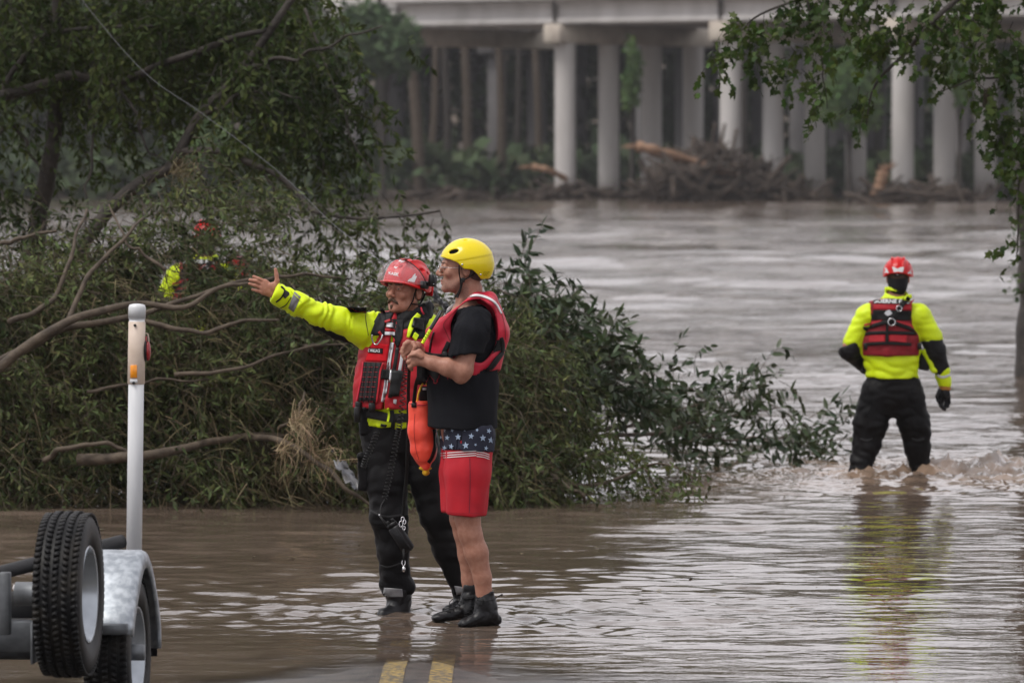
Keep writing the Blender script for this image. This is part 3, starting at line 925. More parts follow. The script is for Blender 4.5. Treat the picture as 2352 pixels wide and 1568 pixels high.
# ---- far woods behind the bridge (one mass) and the bushes one can tell apart
def far_woods():
    g = Geo(); rng = np.random.default_rng(21)
    n = 80000
    x = rng.uniform(-75, 75, n)
    rows = rng.choice([372.0, 384.0, 398.0, 362.0], n) + 6 * perlin2(x * 0.05, x * 0, 2)
    top = 29 + 7 * perlin2(x * 0.07, rows, 71) + 3 * perlin2(x * 0.3, rows, 72)
    z = 1.0 + (top - 1) * rng.random(n) ** 0.85
    y = rows + rng.normal(size=n) * 2.6
    O = np.stack([x, y, z], -1)
    k = 18000; zz = rng.random(k) ** 1.3 * (2.0 + 1.2 * perlin2(rng.uniform(0, 50, k), np.zeros(k), 73))
    O2 = np.stack([rng.uniform(-60, 60, k), rng.uniform(335, 362, k), 0.6 + zz], -1); O = np.concatenate([O, O2]); n = len(O)
    A = rand_unit(n, rng); N = rand_unit(n, rng); S = np.cross(N, A); S /= np.linalg.norm(S, axis=1, keepdims=True)
    s = rng.uniform(0.6, 1.5, n)
    V, Q, T = leaves_geo(O, A, S, np.cross(A, S), s, s * 0.7, TPL2)
    g.add(V, Q, T)
    o = g.build('far_woods', M['leafwood'], None); tag(o, 'dark green wood standing along the bank behind the two bridges', 'woods')
    return o
far_woods()
def bush(u, v, ru, rv, d, n, m, label, name='bush', cat='bush', leaf=0.5, trunk=True, group=None, rd=3.0, ks=3):
    p0 = P(u, v, d)
    zb = min(0.3, p0[2])
    root = thing(name, label, cat, (p0[0], d, zb), group)
    rng = np.random.default_rng(int(u * 7 + v))
    g = Geo()
    cs = blob_pts(u, v, ru * 0.7, rv * 0.7, d, rd * 0.7, ks * 4, rng, 0.6)
    O = []
    for c in cs:
        k = n // len(cs)
        q = rand_unit(k, rng) * (rng.random(k) ** 0.4)[:, None]
        s = d / FPX
        O.append(c + q * np.array((ru * s * 0.45, rd * 0.45, rv * s * 0.45)))
    O = np.concatenate(O); k = len(O)
    O = O[O[:, 2] > zb]; k = len(O)
    A = rand_unit(k, rng); N = rand_unit(k, rng) + (0, 0, 0.6); S = np.cross(N, A); S /= np.linalg.norm(S, axis=1, keepdims=True)
    s_ = leaf * rng.uniform(0.6, 1.3, k)
    V, Q, T = leaves_geo(O, A, S, np.cross(A, S), s_, s_ * 0.6, TPL2)
    g.add(V, Q, T); g.build('crown', m, root)
    if trunk:
        mb = MB()
        base = np.array((p0[0], d, zb - 1.2))
        mb.tube(spline([base, base * 0.4 + p0 * 0.6, p0 + (0.3, 0, 0.2)], 8), np.linspace(0.16, 0.06, 8), 7)
        for c in cs[:7]:
            mb.tube(spline([base * 0.5 + p0 * 0.5, c * 0.5 + (base * 0.3 + p0 * 0.7) * 0.5, c], 7), np.linspace(0.07, 0.02, 7), 5)
        mb.build('trunk', M['barkwet'], root)
    return root
bush(1952, 205, 78, 110, 303, 3000, M['leaffresh'], 'bright green leafy tree seen between the bridge columns under the overhanging leaves', 'tree', 'tree', 0.4, rd=3)
bush(2205, 190, 30, 105, 302, 1000, M['leaffresh'], 'pale green tree seen between the two columns at the right', 'tree', 'tree', 0.4, rd=2)
bush(1452, 170, 22, 100, 317, 1200, M['leaffresh'], 'narrow green tree seen between the second and third bridge columns', 'tree', 'tree', 0.35, rd=2)
bush(1930, 395, 60, 60, 330, 1100, M['leafwood'], 'low dark bush at the waterline between the right hand columns', leaf=0.45)
bush(1860, 430, 34, 34, 322, 700, M['leafbright'], 'small olive bush standing against the base of a bridge column', leaf=0.4)
bush(2210, 400, 40, 55, 325, 900, M['leafwood'], 'dark bush at the foot of the columns near the right edge', leaf=0.4)
bush(470, 330, 80, 85, 335, 2200, M['leaffresh'], 'yellow green bush on the far bank behind the left tree', leaf=0.5)
bush(330, 400, 70, 55, 338, 1400, M['leafwood'], 'dull green bush on the far bank at the left', leaf=0.5)
bush(880, 90, 110, 110, 318, 4200, M['leafhaze'], 'hazy green tree crown beside the left end of the bridge', 'tree', 'tree', 0.6, rd=6)
bush(640, 120, 170, 170, 340, 4800, M['leafwood'], 'big dark hazy tree on the far bank behind the near branches', 'tree', 'tree', 0.7, rd=7)
bush(200, 120, 260, 200, 345, 6000, M['leafwood'], 'wide dark tree on the far bank at the left edge', 'tree', 'tree', 0.8, rd=8)
# bare trunks under the bridges
TR = ((955, 300, 968, 440, 0.42), (985, 330, 978, 442, 0.3), (1062, 110, 1075, 445, 0.35), (1143, 150, 1150, 445, 0.33), (1232, 280, 1240, 440, 0.28),
      (872, 130, 866, 445, 0.5), (1015, 120, 1030, 440, 0.3), (1185, 120, 1180, 440, 0.25), (1700, 120, 1705, 440, 0.3), (2010, 300, 2005, 430, 0.3))
TL = ['pale broad trunk with forked top, left end of the shade under the bridge', 'thin pale trunk leaning beside the broad pale one at the left', 'grey trunk behind the straw coloured litter left of the pale columns',
      'tall light grey trunk in the shade left of the first pale column', 'thin grey trunk closest to the first pale column', 'dark thick trunk at the far left edge of the bridge shade', 'dark trunk between the pale forked trunk and the grey ones',
      'thin dark trunk between two light grey ones under the bridge', 'dark trunk between the second group of pale columns', 'dark trunk behind the green tree between the right columns']
for i, (u0, v0, u1, v1, r) in enumerate(TR):
    d = 336 + (i * 5) % 13
    a, b = P(u1, v1, d), P(u0, v0, d); b = b + (b - a) * (0.6 if v0 < 200 else 2.4)
    a = a + np.array((0, 0, -1.5))
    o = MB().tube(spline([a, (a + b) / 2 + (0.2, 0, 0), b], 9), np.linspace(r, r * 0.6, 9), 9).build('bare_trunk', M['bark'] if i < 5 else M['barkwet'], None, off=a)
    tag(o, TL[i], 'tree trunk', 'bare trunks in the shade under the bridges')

# ---- driftwood piled against the piers
def drift_pile():
    root = thing('driftwood_pile', 'dark brown heap of flood driftwood and brush piled against the bridge columns', 'debris pile', P(1660, 455, 312))
    rng = np.random.default_rng(8)
    mb = MB()
    for i in range(260):
        u = rng.uniform(1480, 1850); h = np.interp(u, [1480, 1540, 1600, 1660, 1760, 1850], [25, 70, 118, 118, 62, 12])
        v = 462 - h * rng.random()
        c = P(u, v, rng.uniform(305, 316)); c[2] = max(c[2], 0.1)
        d = rng.normal(size=3) * (1, 0.6, 0.4); d /= np.linalg.norm(d)
        L = rng.uniform(1.0, 4.5)
        mb.tube(spline([c - d * L / 2, c + rng.normal(size=3) * 0.15, c + d * L / 2], 4), np.array((1, .9, .7, .4)) * rng.uniform(0.05, 0.2), 5)
    mb.build('logs', M['darkwood'], root, kind='stuff')
    g = Geo()
    n = 5200
    u = rng.uniform(1490, 1850, n); h = np.interp(u, [1480, 1540, 1600, 1660, 1760, 1850], [25, 66, 110, 112, 58, 8])
    O = np.stack([P(a, 462 - b * c, d) for a, b, c, d in zip(u, h, rng.random(n), rng.uniform(308, 318, n))])
    A = rand_unit(n, rng); S = np.cross(rand_unit(n, rng), A); S /= np.linalg.norm(S, axis=1, keepdims=True)
    s = rng.uniform(0.3, 0.9, n)
    V, Q, T = leaves_geo(O, A, S, np.cross(A, S), s, s * 0.35, TPL2); g.add(V, Q, T)
    g.build('brush', M['darkwood'], root)
    return root
drift_pile()
def low_pile(u0, u1, hmax, d, label, seed, n=90):
    root = thing('driftwood_pile', label, 'debris pile', P((u0 + u1) / 2, 455, d))
    rng = np.random.default_rng(seed); mb = MB()
    for i in range(n):
        u = rng.uniform(u0, u1); v = 462 - hmax * rng.random() * math.sin((u - u0) / (u1 - u0) * PI) ** 0.7
        c = P(u, v, d + rng.uniform(-4, 4)); c[2] = max(c[2], 0.05)
        e = rng.normal(size=3) * (1, 0.6, 0.3); e /= np.linalg.norm(e); L = rng.uniform(0.8, 3.5)
        mb.tube(spline([c - e * L / 2, c, c + e * L / 2], 4), np.array((1, .9, .7, .4)) * rng.uniform(0.05, 0.22), 5)
    mb.build('logs', M['darkwood'], root, kind='stuff')
low_pile(1200, 1420, 40, 322, 'low dark driftwood heap round the feet of the left bridge columns', 31)
low_pile(1985, 2260, 34, 303, 'low driftwood heap at the foot of the right hand columns', 32)
low_pile(880, 1160, 26, 336, 'thin line of dark driftwood under the shaded bridge', 33)
for pts, r, lab in ((((1462, 336, 306), (1500, 345, 306), (1560, 362, 307), (1700, 405, 309)), 0.30, 'long snapped log with torn orange end jutting up left of the driftwood heap'),
                    (((1222, 383, 316), (1262, 392, 316), (1302, 412, 317)), 0.2, 'short snapped orange log leaning on the leftmost pale column'),
                    (((2030, 395, 300), (2022, 425, 300), (2008, 455, 300)), 0.35, 'split orange stump at the waterline left of a pale column')):
    L = spline([P(*p) for p in pts], 12)
    mb = MB(); mb.tube(L, np.linspace(r, r * 0.8, 12) * (1 + 0.2 * np.sin(np.arange(12) * 2.1)), 7)
    k = np.random.default_rng(3)
    for i in range(6):
        e = L[0] - L[1]; e = e / np.linalg.norm(e) + k.normal(size=3) * 0.35
        mb.tube([L[0], L[0] + e * 0.55], [r * 0.45, 0.01], 5)
    tag(mb.build('broken_log', M['rawwood'], None, off=L[0]), lab, 'log')
# ------------------------------------------------------------------ near trees and the fallen, debris-laden tree
HOLES = [(396, 636, 36, 46, 60), (470, 598, 26, 24, 60), (386, 668, 26, 22, 60), (546, 628, 18, 12, 60), (560, 700, 20, 14, 60), (458, 756, 24, 16, 60), (548, 660, 12, 10, 60),
         (870, 548, 70, 34, 60), (740, 545, 80, 30, 60), (560, 540, 30, 14, 60), (120, 520, 40, 14, 60), (960, 560, 30, 30, 60), (640, 600, 26, 12, 60), (770, 600, 30, 12, 60), (290, 500, 28, 18, 60), (610, 660, 12, 18, 60), (330, 690, 16, 8, 60)]
def fallen_tree():
    root = thing('uprooted_tree', 'uprooted tree lying in the flood behind the two men, leaves hung with dead grass', 'fallen tree', P(500, 1165, 39.5))
    rng = np.random.default_rng(40)
    # limbs that show
    LM = [((( -40, 850, 38.0), (60, 800, 38.1), (150, 752, 38.2), (300, 735, 38.4), (420, 690, 38.5), (520, 655, 38.6)), .036, .011),
          (((-20, 860, 38.0), (90, 775, 38.0), (190, 720, 38.1), (310, 700, 38.3), (430, 700, 38.3), (510, 660, 38.4), (570, 650, 38.5)), .036, .009),
          (((150, 752, 38.2), (200, 640, 38.4), (290, 540, 38.6), (330, 500, 38.8)), .020, .008),
          (((180, 1055, 38.0), (300, 1050, 37.9), (420, 1030, 38.0), (560, 1005, 38.4), (700, 1000, 38.6)), .042, .015),
          (((100, 1058, 38.0), (150, 1030, 37.9), (240, 1020, 37.9), (310, 1045, 37.9)), .020, .012),
          (((560, 1005, 38.4), (640, 1010, 38.0), (720, 1050, 37.8), (800, 1120, 37.7), (850, 1160, 37.7)), .026, .010),
          (((300, 730, 38.2), (420, 760, 38.2), (500, 760, 38.2), (570, 740, 38.2), (640, 735, 38.3)), .020, .009),
          (((520, 655, 38.6), (600, 640, 38.8), (700, 632, 39.0), (800, 640, 39.2)), .016, .008),
          (((20, 740, 38.4), (120, 690, 38.6), (170, 560, 38.9), (200, 480, 39.2)), .022, .008),
          (((0, 560, 39.5), (60, 548, 39.4), (130, 530, 39.4)), .018, .01),
          (((1180, 1050, 38.5), (1250, 1085, 38.4), (1330, 1130, 38.3), (1345, 1150, 38.3)), .02, .01),
          (((700, 800, 38.5), (820, 770, 39), (960, 700, 39.5), (1120, 720, 40)), .03, .012),
          (((380, 620, 38.5), (300, 560, 38.6), (250, 470, 38.8)), .013, .006),
          (((640, 985, 38.1), (680, 955, 38.0), (700, 900, 38.2)), .014, .007),
          (((400, 860, 38.2), (520, 850, 38.2), (690, 800, 38.4), (800, 790, 38.6)), .016, .007),
          (((200, 900, 38.2), (330, 880, 38.3), (480, 870, 38.2)), .013, .006)]
    for pts, r0, r1 in LM:
        mb = MB(); limb(mb, pts, r0, r1, 9, 30, 0.03, pts[0][0]); mb.build('limb', M['driftbark'], root)
    mb = MB(); limb(mb, ((-900, 1000, 44), (-400, 960, 42), (100, 930, 41), (600, 920, 41), (1000, 960, 41)), .16, .06, 12, 30, 0.1, 3); mb.build('trunk', M['bark'], root)
    # blobs (u, v, ru, rv, depth, depth radius, twigs)
    B = []
    for u in range(-120, 1260, 82):
        top = np.interp(u, [-120, 0, 120, 330, 450, 560, 660, 740, 860, 1000, 1120, 1200, 1260], [600, 640, 600, 570, 560, 590, 640, 690, 710, 710, 690, 720, 760])
        for v in np.arange(top + 60, 1130, 84):
            front = np.interp(v, [500, 700, 1130], [40.4, 39.4, 38.8])
            B.append((u + rng.uniform(-20, 20), v + rng.uniform(-20, 20), 84, 72, front, 0.95, 96))
    gl, gs = Geo(), Geo()
    def add(B, ll, lw, nl, tpl, L=(0.22, 0.5), sag=0.5, gl=gl, gs=gs, base=(0.55, -0.25, -0.05), holes=HOLES, rad=0.0035, zmin=0.0, rec=None):
        for (u, v, ru, rv, d, rd, n) in B:
            if u > 1300: n = int(n * (0.72 if u < 1440 else 0.52 if u < 1720 else 0.38))
            O, Dk = clump_pts(u, v, ru, rv, d, rd, n, rng, 8, 0.10)
            kk = O[:, 2] > zmin + 0.02
            O, Dk = O[kk], Dk[kk]
            if not len(O): continue
            D = Dk * 0.75 + rand_unit(len(O), rng) * 0.45 + np.array(base); D /= np.linalg.norm(D, axis=1, keepdims=True)
            (V, Q, T), (SV, SQ) = twigs(O, D, rng.uniform(*L, len(O)), nl, ll, lw, sag, tpl, rad, holes=holes, rng=rng, zmin=zmin - 0.02, rec=rec, nrec=13 if rec is not None and len(rec) < 280 else 0)
            gl.add(V, Q, T); gs.add(SV, SQ)
    add(B, 0.075, 0.019, 15, TPL2)
    # looser spray along the top edge
    top = [(60, 500, 90, 60, 39.8, .6, 40), (160, 560, 80, 60, 39.6, .6, 45), (330, 480, 90, 50, 39.8, .6, 60), (430, 420, 60, 40, 39.9, .5, 46), (560, 480, 80, 34, 40, .5, 60), (620, 520, 50, 40, 40, .5, 36),
           (380, 380, 50, 26, 40, .4, 26), (700, 640, 90, 34, 39.8, .5, 50), (850, 640, 70, 40, 40, .5, 44), (790, 560, 60, 30, 40.5, .4, 22), (900, 560, 60, 40, 41, .5, 30), (960, 600, 50, 60, 40.5, .5, 36),
           (470, 525, 60, 26, 39.9, .3, 60), (0, 620, 60, 60, 39.6, .5, 40), (240, 620, 80, 50, 39.5, .6, 50)]
    add([b[:6] + (int(b[6] * 0.62),) for b in top], 0.075, 0.020, 14, TPL2)
    g2l = Geo(); REC = []
    # right side: leafy boughs trailing in the water
    R = [(1170, 690, 40, 60, 40.5, .4, 34), (1230, 740, 60, 60, 40.5, .5, 56), (1290, 800, 60, 60, 40.6, .5, 60), (1360, 830, 50, 50, 40.8, .4, 40), (1410, 850, 36, 50, 41, .4, 34), (1330, 880, 60, 50, 40.6, .5, 50),
         (1230, 850, 60, 90, 40, .6, 90), (1160, 760, 40, 80, 40, .5, 60), (1400, 930, 60, 50, 41.4, .5, 50), (1470, 960, 60, 50, 42, .6, 60), (1560, 920, 60, 30, 42.6, .4, 30), (1600, 970, 60, 46, 43, .5, 56),
         (1680, 950, 60, 26, 43.2, .4, 36), (1740, 945, 50, 18, 43.4, .3, 20), (1530, 1000, 60, 34, 42.6, .5, 54), (1640, 1010, 60, 22, 43.6, .4, 40), (1450, 900, 30, 40, 42, .4, 16), (1550, 885, 16, 26, 42.6, .3, 9), (1690, 905, 22, 22, 43.2, .3, 10),
         (1790, 1010, 40, 14, 44.5, .3, 14), (1850, 1005, 36, 12, 44.8, .3, 9), (1905, 988, 20, 12, 45, .2, 7)]
    add(R, 0.105, 0.036, 9, TPL6, (0.25, 0.5), 0.35, g2l, gs, (0.75, 0.0, 0.30), None, 0.004, rec=REC)
    g3l = Geo()
    R2 = [(1180, 960, 50, 60, 39.4, .5, 70), (1260, 960, 60, 60, 39.5, .5, 80), (1340, 960, 50, 60, 39.8, .5, 60), (1200, 1060, 60, 50, 38.8, .4, 60), (1180, 1120, 50, 34, 38.6, .4, 56), (1290, 1060, 60, 40, 39, .4, 50), (1370, 1040, 60, 34, 39.2, .4, 44),
          (1400, 1110, 40, 26, 38.8, .3, 26), (1300, 1110, 50, 30, 38.7, .4, 22), (1460, 1060, 40, 14, 39.2, .3, 12), (1480, 1090, 20, 30, 38.9, .2, 9), (1560, 1095, 30, 26, 38.9, .2, 12), (1500, 1128, 26, 8, 38.7, .2, 6), (1170, 860, 40, 70, 39.6, .4, 50)]
    add(R2, 0.060, 0.024, 10, TPL6, (0.16, 0.34), 0.7, g3l, gs, (0.5, -0.1, 0.0), None, 0.0035)
    for pts, r0, r1 in (((( 1150, 1020, 38.6), (1240, 1085, 38.6), (1330, 1112, 38.7), (1400, 1100, 38.9), (1480, 1070, 39), (1560, 1080, 38.9), (1600, 1100, 38.9)), .02, .004),
                        (((1480, 1070, 39), (1500, 1110, 38.8), (1540, 1132, 38.7)), .007, .003),
                        (((1330, 1112, 38.7), (1350, 1140, 38.6), (1390, 1152, 38.6)), .009, .003),
                        (((1100, 900, 40), (1250, 840, 40.5), (1340, 800, 40.7), (1425, 840, 41)), .022, .005),
                        (((1100, 1000, 40), (1300, 1010, 41), (1500, 960, 42.4), (1680, 900, 43.2)), .024, .004),
                        (((1300, 1010, 41), (1500, 990, 42.3), (1650, 960, 43), (1790, 935, 43.4)), .02, .004),
                        (((1600, 1000, 43), (1750, 1010, 44), (1900, 985, 45)), .012, .003)):
        mb = MB(); limb(mb, pts, r0, r1, 7, 26, 0.04, pts[0][1]); mb.build('limb', M['bark'], root)
    leaf_objects(REC[:290], TPL6, M['leafdark'], root)
    gl.build('foliage', M['leafpile'], root); gs.build('twigs', M['driftbark'], root)
    g2l.build('foliage', M['leafdark'], root); g3l.build('foliage', M['leafbright'], root)
    # dead grass and stripped shoots combed through it
    gg = Geo()
    n = 10500
    u = rng.uniform(-120, 1250, n); v = rng.uniform(560, 1155, n); d = np.interp(v, [500, 700, 1150], [40.0, 38.9, 38.3]) + rng.uniform(-0.3, 1.0, n)
    top = np.interp(u, [-120, 0, 120, 330, 450, 560, 660, 740, 860, 1000, 1120, 1250], [560, 560, 560, 520, 480, 520, 600, 680, 700, 700, 700, 820])
    ok = v > top; O = np.stack([P(a, b, c) for a, b, c in zip(u[ok], v[ok], d[ok])])
    O = O[~in_holes(O, HOLES)]; n = len(O)
    D = rng.normal(size=(n, 3)) * (0.9, 0.4, 0.45) + (0.35, 0, -0.35); D /= np.linalg.norm(D, axis=1, keepdims=True)
    L = rng.uniform(0.10, 0.42, n); sg = rng.uniform(0.1, 0.9, n)
    t = np.linspace(0, 1, 5)
    pos = O[:, None] + D[:, None] * (L[:, None] * t)[..., None] - np.array((0, 0, 1.0)) * (sg[:, None] * L[:, None] * t ** 2)[..., None]
    s = np.cross(D, rand_unit(n, rng)); s /= np.linalg.norm(s, axis=1, keepdims=True)
    wd = (rng.uniform(0.0018, 0.0042, n)[:, None] * (1 - 0.8 * t))[..., None] * s[:, None]
    V = np.stack([pos - wd, pos + wd], 2).reshape(-1, 3)
    V[:, 2] = np.maximum(V[:, 2], 0.002)
    b = (np.arange(n)[:, None] * 5 + np.arange(4)[None]) * 2
    Q = np.stack([b, b + 1, b + 3, b + 2], -1).reshape(-1, 4)
    gg.add(V, Q); gg.build('dead_grass', M['straw'], root)
    # the pale bunch of straw caught on a limb
    for (cu, cv, n, su, sv, nm) in ((672, 975, 90, 60, 110, 'straw_bunch'), (640, 1035, 40, 30, 90, 'straw_bunch'), (720, 1060, 60, 90, 60, 'straw_bunch'), (400, 400, 50, 60, 30, 'straw_bunch')):
        g = Geo()
        O = np.stack([P(cu + rng.normal() * 9, cv + rng.normal() * 7, 37.9 + rng.normal() * 0.06) for _ in range(n)])
        E = np.stack([P(cu + abs(rng.normal()) * su * 0.55 - 6, cv + abs(rng.normal()) * sv * 0.6, 37.8 + rng.normal() * 0.1) for _ in range(n)])
        t = np.linspace(0, 1, 7)
        bul = rng.normal(size=(n, 3)) * 0.05 + np.array((0.05, -0.03, 0.08))
        pos = O[:, None] * (1 - t)[None, :, None] + E[:, None] * t[None, :, None] + bul[:, None] * np.sin(t * PI)[None, :, None]
        s = np.cross(E - O, rand_unit(n, rng)); s /= np.linalg.norm(s, axis=1, keepdims=True)
        wd = (0.0028 * (1 - 0.6 * t))[None, :, None] * s[:, None]
        V = np.stack([pos - wd, pos + wd], 2).reshape(-1, 3)
        b = (np.arange(n)[:, None] * 7 + np.arange(6)[None]) * 2
        g.add(V, np.stack([b, b + 1, b + 3, b + 2], -1).reshape(-1, 4)); g.build(nm, M['strawpale'] if cv > 500 else M['straw'], root)
    return root
fallen_tree()

def standing_tree():
    root = thing('leafy_tree', 'dark leafy tree leaning over the flood at the left with drooping crown', 'tree', P(75, 900, 46))
    rng = np.random.default_rng(50)
    LM = [('trunk', ((70, 1000, 46), (82, 560, 46), (105, 420, 46), (132, 250, 46), (135, 60, 46), (130, -200, 46)), .085, .05),
          ('limb', ((150, 640, 45), (210, 535, 45), (340, 410, 45), (410, 360, 45), (455, 280, 45), (560, 160, 45), (690, -30, 45)), .06, .03),
          ('limb', ((-80, 240, 45.6), (0, 218, 45.6), (80, 205, 45.6), (160, 185, 45.4), (240, 195, 45.4), (380, 150, 45.2), (520, 90, 45), (620, 70, 45)), .055, .02),
          ('limb', ((410, 348, 45), (500, 352, 44.8), (600, 385, 44.6), (690, 450, 44.4), (760, 490, 44.2), (870, 500, 44), (1010, 485, 44)), .032, .008),
          ('limb', ((0, 218, 45.6), (60, 120, 45.6), (110, 85, 45.6), (250, 70, 45.5), (350, 60, 45.4)), .028, .012),
          ('limb', ((440, 290, 45), (520, 240, 44.8), (600, 215, 44.8), (690, 225, 44.6)), .02, .008),
          ('limb', ((560, 160, 45), (640, 140, 44.8), (760, 100, 44.6), (880, 60, 44.5)), .022, .006),
          ('limb', ((200, 220, 45.5), (215, 300, 45.4), (205, 400, 45.3), (195, 520, 45.2)), .016, .008),
          ('limb', ((-30, 330, 46), (40, 300, 46), (110, 420, 45.8)), .02, .01),
          ('limb', ((600, 385, 44.6), (640, 470, 44.5), (655, 540, 44.5)), .012, .005),
          ('limb', ((270, 200, 45.2), (310, 260, 45), (330, 330, 45), (380, 370, 45)), .014, .007),
          ('limb', ((800, 505, 44.2), (830, 560, 44.1), (870, 590, 44.1)), .008, .004),
          ('limb', ((700, 20, 45), (760, 180, 44.8), (800, 300, 44.7), (860, 400, 44.6)), .012, .005)]
    for nm, pts, r0, r1 in LM:
        mb = MB(); limb(mb, pts, r0, r1, 9, 30, 0.06, pts[0][0] * 0.1); mb.build(nm, M['barkwet'], root)
    g, gs = Geo(), Geo()
    B = [(60, 60, 150, 90, 46, 1.4, 260), (250, 50, 150, 80, 46, 1.4, 260), (430, 60, 140, 80, 45.8, 1.2, 230), (600, 60, 120, 70, 45.6, 1.2, 170), (740, 90, 80, 60, 45.4, 1, 70), (350, 150, 130, 60, 45.6, 1, 150),
         (520, 180, 110, 70, 45.4, 1, 130), (650, 200, 110, 80, 45.2, 1, 150), (760, 240, 70, 90, 45, .8, 100), (700, 330, 100, 80, 45, .8, 120), (780, 400, 50, 60, 44.8, .6, 40), (820, 430, 40, 60, 44.6, .6, 22),
         (20, 160, 60, 60, 46, 1, 60), (150, 130, 110, 60, 46, 1, 100), (60, 300, 70, 50, 46, .8, 40), (130, 330, 50, 80, 46, .8, 45), (30, 420, 60, 50, 46, .8, 30), (320, 260, 90, 70, 45.4, .8, 60), (250, 300, 50, 60, 45.4, .8, 30),
         (200, 400, 40, 60, 45.2, .6, 34), (560, 290, 70, 60, 45, .8, 50), (850, 140, 40, 70, 44.8, .5, 12), (610, 440, 60, 40, 44.6, .6, 20), (700, 490, 60, 50, 44.4, .6, 34), (800, 530, 60, 50, 44.3, .5, 34), (900, 500, 50, 34, 44.2, .5, 24),
         (970, 500, 40, 34, 44.1, .4, 22), (870, 570, 40, 40, 44.2, .4, 18), (480, 330, 50, 40, 45, .6, 14), (150, 20, 200, 60, 46.5, 1, 160), (500, -20, 260, 60, 46, 1, 220), (0, 520, 50, 50, 45.8, .6, 20),
         (80, -260, 500, 200, 46, 2, 420), (-330, 100, 220, 300, 46, 2, 360)]
    for (u, v, ru, rv, d, rd, n) in B:
        n = int(n * (1.0 if v < -60 else 0.58 if v < 140 else 0.27 if (u < 420 and v > 230) else 0.38))
        O, Dk = clump_pts(u, v, ru, rv, d, rd, n, rng, 7, 0.15, 0.12 if v > -60 else 0.5)
        n = len(O)
        D = Dk * 0.6 + rand_unit(n, rng) * 0.5 + (0.30, 0, -0.40); D /= np.linalg.norm(D, axis=1, keepdims=True)
        (V, Q, T), (SV, SQ) = twigs(O, D, rng.uniform(0.25, 0.6, n), 20, 0.085, 0.030, 0.5, TPL2, 0.004, rng=rng, holes=HOLES[:7])
        g.add(V, Q, T); gs.add(SV, SQ)
    g.build('crown', M['leaftree'], root); gs.build('twigs', M['barkwet'], root)
    return root
standing_tree()

